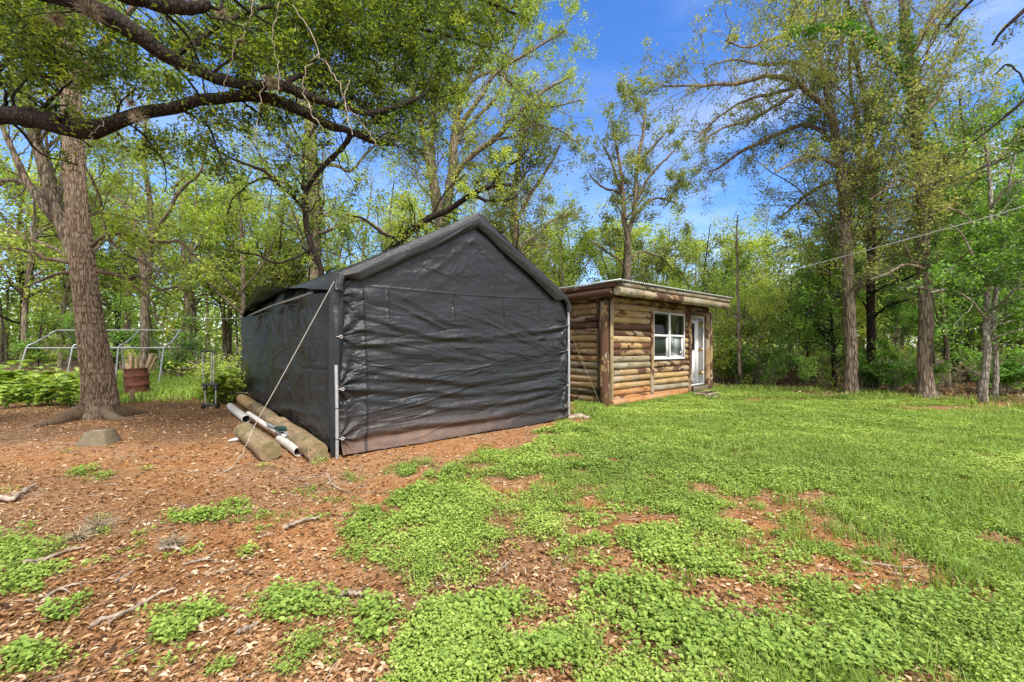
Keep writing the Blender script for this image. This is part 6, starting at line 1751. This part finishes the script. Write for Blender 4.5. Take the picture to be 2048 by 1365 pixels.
def grass():
    g = Geo()
    def blades(x, y, h, w, tone):
        n = len(x)
        az = rng.uniform(0, 6.28, n); lean = rng.uniform(.1, .9, n) * h
        b0 = np.stack([x, y, ground_z(x, y) - .004], -1)
        tip = b0 + np.stack([np.cos(az) * lean, np.sin(az) * lean, h * .85], -1)
        mid = b0 + np.stack([np.cos(az) * lean * .35, np.sin(az) * lean * .35, h * .6], -1)
        s = np.stack([-np.sin(az), np.cos(az), 0 * az], -1) * w[:, None] * .5
        V = np.stack([b0 - s, b0 + s, mid + s * .8, mid - s * .8, tip], 1).reshape(-1, 3)
        i = np.arange(n)[:, None] * 5
        g.add(V, i + [0, 1, 2, 3], i + [3, 2, 4], tone=np.repeat(tone, 5))
    # tufts in the lawn, mostly middle and right
    n = 60000
    x, y = sample_ground(n, 1.3, 13, 1.1)
    m = lawn_mask(x, y)
    dens = np.clip(vnoise(x * .7, y * .7, 0, 55) + .25 + .25 * (x > .5), 0, 1)
    keep = (rng.random(n) < dens * np.clip(m + .12, 0, 1)) & ~inside_tent(x, y) & (x > -.6) & ~inside_cabin(x, y)
    x, y = x[keep], y[keep]
    for k in range(6):
        blades(x + rng.normal(size=len(x)) * .02, y + rng.normal(size=len(x)) * .02, rng.uniform(.05, .13, len(x)) * (1 + .02 * y), (.0026 + .0006 * y) * rng.uniform(.7, 1.3, len(x)), np.clip(.5 + .26 * rng.normal(size=len(x)), 0, 1))
    # distinct tufts
    for (a, b, h, kk) in ((1605, 1085, .16, 60), (1620, 1110, .12, 50), (1680, 1075, .16, 40), (1900, 1185, .20, 70), (1925, 1160, .18, 50), (1655, 1200, .12, 80), (1380, 1170, .12, 60), (1470, 1110, .12, 70), (1140, 1130, .10, 40), (1560, 1010, .12, 50), (1290, 1000, .1, 40), (1860, 1100, .12, 80), (1960, 1040, .14, 80), (1750, 1070, .10, 80), (515, 1040, .08, 40), (620, 985, .08, 50), (1310, 980, .09, 50), (1420, 1290, .13, 90), (1820, 1330, .14, 70), (1180, 1300, .12, 60), (560, 1040, .07, 30)):
        c = G(a, b)
        blades(c[0] + rng.normal(size=kk) * .05, c[1] + rng.normal(size=kk) * .05, rng.uniform(.5, 1.1, kk) * h, rng.uniform(.003, .007, kk), np.clip(.5 + .22 * rng.normal(size=kk), 0, 1))
    # the bright far yard
    n = 60000
    px = rng.uniform(-150, 520, n); Yv = rng.uniform(9.8, 22, n); Xv = (px - 1024) / F * Yv
    m = lawn_mask(Xv, Yv)
    keep = rng.random(n) < m * np.clip(1.4 - Yv * .04, .3, 1)
    Xv, Yv = Xv[keep], Yv[keep]
    blades(Xv, Yv, rng.uniform(.06, .20, len(Xv)), rng.uniform(.012, .03, len(Xv)), np.clip(.66 + .15 * rng.normal(size=len(Xv)) + .15 * vnoise(Xv, Yv, 0, 4), 0, .88))
    # wood edge on the right: longer rough grass
    n = 14000
    px = rng.uniform(1400, 2250, n); Xl = np.interp(px, [1400, 1500, 1650, 1760, 1850, 1950, 2050, 2250], [12.9, 12.6, 11.6, 11.0, 10.4, 9.6, 8.9, 8.2]); Yv = Xl + np.abs(rng.normal(size=n)) * .7 - .15; Xv = (px - 1024) / F * Yv
    keep = rng.random(n) < np.clip(.4 + vnoise(Xv * 1.5, Yv * 2, 0, 6), 0, 1)
    Xv, Yv = Xv[keep], Yv[keep]
    blades(Xv, Yv, rng.uniform(.05, .22, len(Xv)), rng.uniform(.008, .018, len(Xv)), np.clip(.62 + .3 * rng.normal(size=len(Xv)), 0, 1))
    # the foot of the cabin wall
    n = 2600
    s_ = rng.uniform(-.2, 5, n); o_ = -.24 - np.abs(rng.normal(size=n)) * .12
    Xv = CO[0] + s_ * .773 - o_ * .634; Yv = CO[1] + s_ * .634 + o_ * .773
    blades(Xv, Yv, rng.uniform(.04, .12, n), rng.uniform(.008, .014, n), np.clip(.5 + .15 * rng.normal(size=n), 0, 1))
    o = g.build('grass_blades', M['grass']); tag(o, 'thin grass blades and tufts standing among the weeds', 'grass', kind='stuff')
grass()

def litter():
    g = Geo()
    n = 520000
    x, y = sample_ground(n, 1.1, 14, 1.42, 1.5, 2.2)
    m = lawn_mask(x, y)
    amt = np.clip(.62 + .75 * fbm(x * .55, y * .55, 0, 66, 3) + .75 * np.clip((2.6 - y) / 1.2, 0, 1) + .05 * (x > -.5) + .5 * np.clip((y - 6.5) / 2, 0, 1) * (x < -3), .22, 1) * (1 - .82 * m) 
    bare = blob((900, 880, 150, 22, 1), x, y, 0, 0); amt = amt * (1 - .8 * bare)
    keep = (rng.random(n) < amt) & ~inside_tent(x, y) & ~inside_cabin(x, y)
    x, y = x[keep], y[keep]; K = len(x)
    nearb = np.clip((3.6 - y) / 2.2, 0, 1)
    small = rng.random(K) < np.where(y < 2.15, .60, np.where(y < 2.9, .76, .88))
    sz = np.where(small, rng.uniform(.008, .020, K), rng.uniform(.020, .046, K)) * (1 + .05 * y)
    az = rng.uniform(0, 6.28, K)
    d = norm(np.stack([np.cos(az), np.sin(az), rng.normal(size=K) * .25], -1))
    c = np.stack([x, y, ground_z(x, y) + rng.uniform(.003, .016, K)], -1)
    tone = np.clip(.50 + .27 * rng.normal(size=K) + .12 * vnoise(x * 1.3, y * 1.3, 0, 4) + .10 * (~small), 0, 1)
    big = ~small & (y < 6)
    leaf_quads(g, rng, c[big], sz[big], 1.5, tone[big], .46, .38, True, d[big])
    leaf_quads(g, rng, c[~big], sz[~big], 1.5, tone[~big], .5, .4, False, d[~big])
    o = g.build('leaf_litter', M['litter']); tag(o, 'brown and tan fallen leaves scattered over the orange soil', 'leaf litter', kind='stuff')
    # forest floor
    g = Geo(); n = 26000
    x, y = sample_ground(n, 8, 24, 1.0)
    keep = (rng.random(n) < forest_mask(x, y)) & ~inside_cabin(x, y) & ~inside_tent(x, y)
    x, y = x[keep], y[keep]; K = len(x)
    c = np.stack([x, y, rng.uniform(.01, .05, K)], -1)
    leaf_quads(g, rng, c, rng.uniform(.06, .13, K), .8, np.clip(.5 + .25 * rng.normal(size=K), 0, 1), .5, .4)
    o = g.build('forest_litter', M['litter']); tag(o, 'brown leaf litter on the floor of the woods', 'leaf litter', kind='stuff')
    # fine twigs
    g = Geo(); n = 9500
    x, y = sample_ground(n, 1.2, 11, 1.15)
    wind = np.exp(-((y - (4.55 - .35 * (x + 3))) / .22) ** 2) * (x < -1.5)
    keep = (rng.random(n) < np.clip(.35 + wind, 0, 1) * (1 - .8 * lawn_mask(x, y))) & ~inside_tent(x, y) & ~inside_cabin(x, y)
    x, y = x[keep], y[keep]; K = len(x)
    az = rng.normal(size=K) * .8 + .5; L = rng.uniform(.04, .20, K)
    p0 = np.stack([x, y, ground_z(x, y) + .010], -1)
    dv = np.stack([np.cos(az), np.sin(az), rng.normal(size=K) * .06], -1)
    p1 = p0 + dv * L[:, None] * .5 + rng.normal(size=(K, 3)) * [.006, .006, .004]; p2 = p0 + dv * L[:, None] + rng.normal(size=(K, 3)) * [.012, .012, .004]
    tubes(g, np.stack([p0, p1, p2], 1), rng.uniform(.0015, .0038, K)[:, None] * np.array([1, .9, .5]), 4, tone=rng.random(K))
    o = g.build('fine_twigs', M['twig']); tag(o, 'fine dry twigs scattered among the fallen leaves', 'twigs', kind='stuff')
litter()

# countable fallen sticks
def stick(px, r, label, seed, fork=None):
    rg = np.random.default_rng(seed)
    pts = [np.array([*G(a, b), 0]) for a, b in px]
    for p in pts: p[2] = ground_z(p[0], p[1]) + r * 1.3 + .006
    n = 18
    q = spline(np.array(pts), n); q[1:-1] += rg.normal(size=(n - 2, 3)) * r * .35
    o_ = q[0].copy()
    g = Geo(); tubes(g, [q], [np.linspace(r, r * .55, n) * (1 + .12 * rg.normal(size=n))], 9)
    if fork:
        i, fx = fork
        e = np.array([*G(*fx), r + .02]); f_ = spline([q[i], (q[i] + e) / 2 + [0, 0, .015], e], 8)
        tubes(g, [f_], [np.linspace(r * .6, r * .25, 8)], 7)
    o = g.build('fallen_branch', M['twig'], None, True, origin=o_, loc=o_)
    tag(o, label, 'stick')
stick([(-20, 1002), (25, 1004), (45, 990), (72, 975)], .026, 'crooked grey stick at the left edge of the dirt', 1)
stick([(180, 1262), (225, 1245), (275, 1225), (315, 1200), (352, 1188)], .012, 'long pale thin stick low on the left litter', 2, (7, (215, 1262)))
stick([(568, 1064), (600, 1052), (640, 1044)], .016, 'short pale stick in the middle of the bare ground', 3)
stick([(50, 1132), (90, 1125), (130, 1108), (170, 1100)], .013, 'dark stick beside the green patch at the left edge', 4)
stick([(320, 1105), (345, 1102), (368, 1110)], .013, 'short thick whitish stick beside fallen moss', 5, (9, (345, 1088)))
stick([(88, 1208), (108, 1192), (135, 1180), (162, 1174)], .010, 'forked pale stick left of the long thin stick', 6, (8, (140, 1196)))
stick([(365, 1137), (400, 1128), (435, 1112)], .008, 'thin straight twig right of the fallen moss', 7)
stick([(675, 1203), (700, 1196), (735, 1200)], .014, 'dark stick poking out of the weeds near the bottom middle', 8)
stick([(680, 1228), (705, 1215), (732, 1205)], .007, 'slim straight twig under the dark stick in the weeds', 9)
stick([(655, 950), (668, 975), (700, 990)], .010, 'bent twig in the weeds below the tent corner', 10)
stick([(230, 1172), (250, 1160), (265, 1150)], .009, 'little brown twig on the left litter', 11)
stick([(1690, 1128), (1750, 1134), (1810, 1140), (1860, 1136)], .006, 'thin straw-coloured stem lying across the right lawn', 12)
stick([(410, 1155), (440, 1150), (470, 1142)], .006, 'small grey twig in the middle of the litter', 13)
stick([(570, 888), (600, 898), (612, 906), (620, 925)], .012, 'forked twig in front of the pipe end and logs', 14, (8, (632, 915)))
stick([(475, 1275), (500, 1262), (515, 1255)], .012, 'short broken stick under the weeds near the bottom', 15)

# ------------------------------------------------------------------ concrete pier block
def frustum(g, w0, w1, h, d0=None, d1=None):
    d0 = d0 or w0; d1 = d1 or w1
    lv = [(0, w0, d0), (.25 * h, w0 - (w0 - w1) * .24, d0 - (d0 - d1) * .24), (h - .012, w1 + .004, d1 + .004), (h, w1 - .012, d1 - .012)]
    V = []
    for z, w, d in lv:
        c = .012
        V += [(-w / 2 + c, -d / 2, z), (w / 2 - c, -d / 2, z), (w / 2, -d / 2 + c, z), (w / 2, d / 2 - c, z), (w / 2 - c, d / 2, z), (-w / 2 + c, d / 2, z), (-w / 2, d / 2 - c, z), (-w / 2, -d / 2 + c, z)]
    Q = []
    for l in range(3):
        for j in range(8): Q.append([l * 8 + j, l * 8 + (j + 1) % 8, (l + 1) * 8 + (j + 1) % 8, (l + 1) * 8 + j])
    V = V + [(0, 0, h - .002)]
    T = [[24 + j, 24 + (j + 1) % 8, 32] for j in range(8)]
    g.add(V, Q, T)
g = Geo(); frustum(g, .37, .235, .215)
pb = G(176, 895); blk = g.build('pier_block', M['concrete'], None, False, loc=(pb[0], pb[1] + .16, -.015)); blk.rotation_euler = (0, 0, R(14))
tag(blk, 'tan concrete pier block with sloping sides in front of the roots', 'concrete block')
g = Geo(); box(g, (-.08, -.02, .20), (.08, .02, .2165)); g.build('slot', M['stone'], blk)

# ------------------------------------------------------------------ logs, pipes and the scraper beside the tent
def ground_log(pa, pb_, r, label, name='log', m='log_grey', lift=0.0, taper=1.0):
    a = np.array([*pa, r * .85 + lift]); b = np.array([*pb_, r * .85 + lift])
    o = log(a, b, r, name, m, None, k=28, n=40, rough=.07)
    tag(o, label, 'log')
    return o
def mossy():
    m, nt, b = mat('mossy_post')
    v = coords(nt, (1, 1, 1)); st_v = coords(nt, (1.2, 9, 9))
    w = ramp(nt, [(.3, (.13, .085, .045)), (.55, (.27, .185, .10)), (.8, (.38, .29, .18))], noise(nt, st_v, 1.8, 6, .65))
    mo = ramp(nt, [(.46, (0, 0, 0)), (.62, (.8,) * 3)], noise(nt, v, 5, 5, .6))
    c = mixcol(nt, mo.outputs[0], w.outputs[0], (.13, .115, .045))
    dk = ramp(nt, [(.6, (0, 0, 0)), (.68, (.75,) * 3)], noise(nt, v, 9, 5, .6))
    c = mixcol(nt, dk.outputs[0], c, (.05, .037, .022))
    nt.links.new(c, b.inputs['Base Color']); b.inputs['Roughness'].default_value = .9
    bump(nt, b, noise(nt, st_v, 3.5, 6, .7), .7, .015)
    return m
M['mossy'] = mossy()
lg1 = ground_log(G(486, 876), G(541, 921), .125, 'short thick mossy log lying outermost beside the pipes', m='mossy')
ta = T2W(-.215, -.03)[:2]; tb = T2W(-.22, 2.2)[:2]; tc_ = T2W(-.22, 4.6)[:2]; td = T2W(-.27, 6.9)[:2]
ground_log(ta, tb, .125, 'thick mossy log against the tent wall, its end beside the front pole', m='mossy')
ground_log(T2W(-.225, 2.24)[:2], tc_, .115, 'middle log of the row pinning down the tent wall', m='mossy')
ground_log(T2W(-.235, 4.66)[:2], td, .115, 'farthest log of the row pinning down the tent wall', m='log_clean')
def pipe(pa, pb_, r, za, zb, label, cut=0):
    a = np.array([*pa, za]); b = np.array([*pb_, zb]); n = 10
    o_ = a.copy()
    d = norm(b - a); L = np.linalg.norm(b - a); k = 28
    s_ = norm(np.cross(d, [0, 0, 1.])); u_ = np.cross(s_, d)
    t = np.linspace(0, 1, n); th = np.linspace(0, 2 * np.pi, k, endpoint=False)
    def ring(rr, tt):
        sh = cut * r * 2.2
        return (a + d * (L * tt) )[None] + (s_[None] * np.cos(th)[:, None] + u_[None] * np.sin(th)[:, None]) * rr - d[None] * (sh * (1 - tt) ** 8 * np.sin(th)[:, None])
    V = np.concatenate([ring(r, tt) for tt in t] + [ring(r * .9, tt) for tt in t[::-1]])
    i = np.arange(2 * n - 1)[:, None] * k; j = np.arange(k)[None]; j2 = (j + 1) % k
    Q = np.stack([i + j, i + j2, i + k + j2, i + k + j], -1).reshape(-1, 4)
    i = (2 * n - 1) * k
    Q2 = np.stack([i + j, i + j2, j2 + 0 * j, j + 0 * j], -1).reshape(-1, 4)
    g = Geo(); g.add(V, np.vstack([Q, Q2]))
    o = g.build('plastic_pipe', M['vinyl'], None, True, origin=o_, loc=o_)
    tag(o, label, 'pipe')
    md = o.modifiers.new('e', 'EDGE_SPLIT'); md.split_angle = R(40)
    return o
pipe(G(560, 886), G(597, 913), .058, .06, .057, 'greyish-white plastic pipe with its dark open end facing the camera')
pipe(G(497, 846), G(540, 872), .038, .17, .12, 'white pipe end resting on the short mossy log')
pipe(G(462, 822), G(493, 848), .072, .08, .08, 'widest white pipe at the far end of the heap, cut slanting', cut=1)
pipe(G(535, 869), G(574, 893), .030, .12, .12, 'slim white pipe in the middle of the heap')
# shovel: metal blade + shaft + socket handle
a = np.array([*G(533, 872), .19]); b = np.array([*G(604, 905), .12]); 
g = Geo(); tubes(g, [[a, (a + b) / 2 + [0, 0, .02], b]], [[.016, .016, .017]], 10)
sh = g.build('scraper', M['steel'], None, True, origin=a, loc=a)
tag(sh, 'garden tool with dark green blade lying across the pipes', 'garden tool')
d = norm(b - a); s_ = norm(np.cross(d, [0, 0, 1.]))
c = a + (b - a) * .45 + np.array([0, 0, .035]) - a
g = Geo()
outl = [(-.14, -.02), (-.09, -.085), (.05, -.095), (.11, -.05), (.13, 0), (.11, .06), (.02, .075), (-.10, .05)]
V = [];
for zt in (.012, -.006):
    for (p_, q_) in outl: V.append(c + d * p_ * 1.3 + s_ * q_ + np.array([0, 0, zt + .25 * q_ * q_ * 8 * .1]))
k = len(outl)
V.append(c + np.array([0, 0, .028])); V.append(c - np.array([0, 0, .006]))
g.add(V, [[j, (j + 1) % k, k + (j + 1) % k, k + j] for j in range(k)], [[j, (j + 1) % k, 2 * k] for j in range(k)] + [[k + (j + 1) % k, k + j, 2 * k + 1] for j in range(k)])
g.build('blade', M['green_plastic'], sh)
g = Geo(); e = b - a
tubes(g, [[e - s_ * .05 - d * .0 + [0, 0, -.01], e + s_ * .05 + [0, 0, .012]]], [[.026, .026]], 12); g.build('grip', M['steel'], sh, True)
rope('iron_rod', [np.array([*G(600, 878), .26]), np.array([*G(618, 884), .20]), np.array([*G(632, 895), .17]), np.array([*G(637, 893), .20])], .006, 'thin dark iron rod lying on the log by the tent wall', 'rod', 'cable_dark', 12)
g = Geo(); a = np.array([*G(456, 884), .012])
tubes(g, [spline([(0, 0, 0), (.12, .06, .015), (.24, .15, .01)], 8)], [np.array([.008, .022, .028, .026, .024, .02, .014, .006])], 6)
o = g.build('palm_scrap', M['vinyl'], None, loc=a); tag(o, 'pale strip of plastic scrap on the leaves beside the short log', 'scrap')
# stones by the right-hand tent corner
for i, (a, b, s) in enumerate(((1143, 838, .07), (1158, 836, .09), (1172, 838, .06), (1222, 821, .05))):
    c = G(a, b); rg = np.random.default_rng(i)
    th, ph = np.meshgrid(np.linspace(0, 2 * np.pi, 18, endpoint=False), np.linspace(.02, np.pi - .02, 10))
    X, Yv, Z = np.cos(th) * np.sin(ph), np.sin(th) * np.sin(ph), np.cos(ph)
    r_ = s * (1 + .25 * vnoise(X * 1.6 + i * 5, Yv * 1.6, Z * 1.6, 5))
    V = np.stack([X * r_ * 1.5, Yv * r_, Z * r_ * .6], -1).reshape(-1, 3)
    jj = np.arange(9)[:, None] * 18; j = np.arange(18)[None]
    g = Geo(); g.add(V, np.stack([jj + j, jj + 18 + j, jj + 18 + (j + 1) % 18, jj + (j + 1) % 18], -1).reshape(-1, 4))
    o = g.build('stone', M['stone'], None, True, loc=(c[0], c[1], s * .35))
    tag(o, ['small stone touching the right-hand tent pole', 'biggest of the stones right of the tent', 'low stone right of the biggest one by the tent', 'pale stone at the foot of the cabin corner post'][i], 'stone')

# ------------------------------------------------------------------ bare canopy frame in the far yard
fr = empty('canopy_frame', (-14.6, 14.4, 0), 0, 'bare galvanised tube frame of a tent standing in the grass behind the trunk', 'frame')
FO = np.array([-14.6, 14.4, 0])
def rib_pts(px, dx):
    x = (px - 1024) / F * 14.4
    A0 = np.array([x - dx * .3, 14.25, 0]); A1 = np.array([x, 14.4, 1.30]); A2 = np.array([x + .10, 14.55, 1.46])
    B1 = np.array([x - 1.5, 17.8, 1.30]); B0 = np.array([x - 1.5 - dx * .1, 17.95, 0]); B2 = np.array([x - 1.42, 17.6, 1.46])
    R_ = np.array([x - .75, 16.1, 1.98])
    return A0, A1, A2, R_, B2, B1, B0
ribs = [rib_pts(px, dx) for px, dx in ((53, .7), (145, .3), (237, -.1), (328, .2))]
for rb in ribs:
    g = Geo()
    A0, A1, A2, R_, B2, B1, B0 = rb
    lo = lambda a, b, t: a * (1 - t) + b * t
    q = np.array([A0, lo(A0, A1, .5), A1, A1 + [0.02, .03, .08], A2, lo(A2, R_, .5), R_ + [0, -.08, -.02], R_ + [0, .08, -.02], lo(B2, R_, .5), B2, B1 + [0, -.03, .08], B1, lo(B0, B1, .5), B0]) - FO
    tubes(g, [q], [[.024] * len(q)], 8)
    g.build('rib', M['steel'], fr, True)
for k, nm in ((3, 'ridge_bar'), (1, 'eave_bar'), (5, 'eave_bar')):
    g = Geo()
    tubes(g, [np.array([rb[k] - FO + [0, 0, -.01] for rb in ribs])], [[.021] * 4], 8); g.build(nm, M['steel'], fr, True)

# ------------------------------------------------------------------ rusty drum with scrap wood
dc = np.array([(275 - 1024) / F * 11.6, 11.6, 0])
drum = empty('oil_drum', dc, 0, 'rusty red steel drum full of scrap wood behind the trunk', 'drum')
g = Geo(); prof0 = [(.30, -.01), (.345, .0), (.35, .03), (.335, .05), (.335, .25), (.35, .27), (.35, .29), (.335, .31), (.335, .50), (.35, .52), (.35, .54), (.335, .56), (.335, .72), (.352, .735), (.352, .755), (.325, .755), (.32, .60), (.30, .45), (.02, .44)]
prof = [(r * .80, z) for r, z in prof0]
k = 40; th = np.linspace(0, 2 * np.pi, k, endpoint=False)
V = np.array([[(r * math.cos(t), r * math.sin(t), z) for t in th] for r, z in prof]).reshape(-1, 3)
n = len(prof); i = np.arange(n - 1)[:, None] * k; j = np.arange(k)[None]; j2 = (j + 1) % k
g.add(V, np.stack([i + j, i + j2, i + k + j2, i + k + j], -1).reshape(-1, 4))
g.build('barrel', M['rust'], drum, True)
drum.rotation_euler = (R(1), R(-2), .3)
for q_, (px, top, lean, r, lb) in enumerate(((-.27, 1.16, .10, .045, 'upright split stick at the left rim of the drum'), (-.24, .86, -.12, .055, 'short chunk hanging over the left rim of the drum'), (-.05, 1.02, -.02, .035, 'thin stick in the middle of the drum'), (.05, .98, .05, .03, 'short stick right of the middle one in the drum'),
                                              (.12, 1.0, .25, .035, 'slanting stick leaning right in the drum'), (.22, 1.14, .16, .055, 'thick pale stick at the right rim of the drum'), (.26, 1.05, .22, .03, 'thin stick behind the thick one at the right rim'))):
    b0 = dc + [px * .55, -.08 + .03 * q_, .47]; b1 = dc + [(px + lean) * .82, -.05 + .03 * q_, top]
    q = spline([b0, (b0 + b1) / 2 + [.01, 0, 0], b1], 8)
    g = Geo(); tubes(g, [q], [np.full(8, r) * [1, 1.05, .95, 1, .93, 1.02, .96, .9]], 7)
    o = g.build('firewood', M['firewood'], None, False, origin=b0, loc=b0); tag(o, lb, 'firewood')
# short stump post in front
pc = G(265, 806); g = Geo(); tubes(g, [[(0, 0, -.02), (.01, 0, .12), (-.02, 0, .22), (.0, 0, .30)]], [[.05, .04, .045, .035]], 9)
o = g.build('stub_post', M['mossy'], None, True, loc=(pc[0], pc[1], 0)); tag(o, 'short leaning wooden stub just below the rusty drum', 'post')

# ------------------------------------------------------------------ folded luggage trolley
tp = G(421, 818); cart = empty('luggage_trolley', (tp[0], tp[1], 0), .12, 'folding black luggage trolley frame standing upright left of the tent', 'trolley')
g = Geo()
for s in (-1, 1):
    tubes(g, [[(s * .10, 0, .05), (s * .115, 0, .55)], ], [[.013, .013]], 8)
    tubes(g, [[(s * .10 - .035, .0, .55), (s * .12 - .05, 0, 1.24)]], [[.010, .010]], 8)
tubes(g, [[(.0, .02, .5), (.01, .02, 1.23)]], [[.014, .012]], 8)
g.build('tubes', M['steel'], cart, True)
g = Geo(); tubes(g, [spline([(-.185, 0, 1.20), (-.18, 0, 1.255), (-.05, 0, 1.27), (.07, 0, 1.255), (.08, 0, 1.20)], 16)], [[.017] * 16], 8); g.build('handle', M['black_plastic'], cart, True)
g = Geo(); box(g, (-.17, -.03, .50), (.16, .03, .56), bev=.01); box(g, (-.14, -.03, .40), (-.08, .03, .50), bev=.008); box(g, (.08, -.03, .42), (.14, .03, .50), bev=.008); g.build('bracket', M['black_plastic'], cart)
for s in (-1, 1):
    g = Geo(); th = np.linspace(0, 2 * np.pi, 17)
    x_w = s * .14
    tubes(g, [[(x_w - .02, 0, .06), (x_w + .02, 0, .06)]], [[.055, .055]], 18); g.build('wheel', M['black_plastic'], cart, True)
g = Geo(); box(g, (-.13, -.05, .07), (.13, -.035, .12), bev=.004); g.build('foot_bar', M['black_plastic'], cart)

# a dark tote box in the left plants
g = Geo(); box(g, (-.24, -.17, 0), (.24, .17, .26), bev=.03); box(g, (-.27, -.20, .262), (.27, .20, .30), bev=.01)
tx = P(112, 780, 11.3); o = g.build('tote_box', M['black_plastic'], None, loc=(tx[0], tx[1], 0)); o.rotation_euler = (0, 0, .3)
tag(o, 'dark lidded box half hidden by plants left of the trunk', 'box')

# ------------------------------------------------------------------ overhead service wires
rope('utility_wire', [P(1440, 552, 18), P(1580, 492, 9.6), P(1700, 447, 8.6), P(1880, 374, 7.6), P(2048, 300, 6.8), P(2200, 225, 6.2), P(2700, -60, 4.5)], .009, 'upper dark overhead wire sloping down through the right-hand trees', 'wire', 'cable_dark', 40)
rope('utility_wire', [P(1430, 582, 22), P(1528, 556, 13), P(1700, 510, 10), P(1870, 464, 8.2), P(2048, 413, 7), P(2700, 200, 4.5)], .009, 'lower pale overhead wire crossing in front of the right-hand trees', 'wire', 'cable_light', 40)
rope('wash_line', [P(300, 632, 19), P(380, 636, 17), P(440, 638, 15), P(500, 637, 13.5)], .008, 'taut white line strung through the trees left of the tent', 'line', 'cable_light', 12)
label_all()
print('DONE', len(bpy.data.objects))
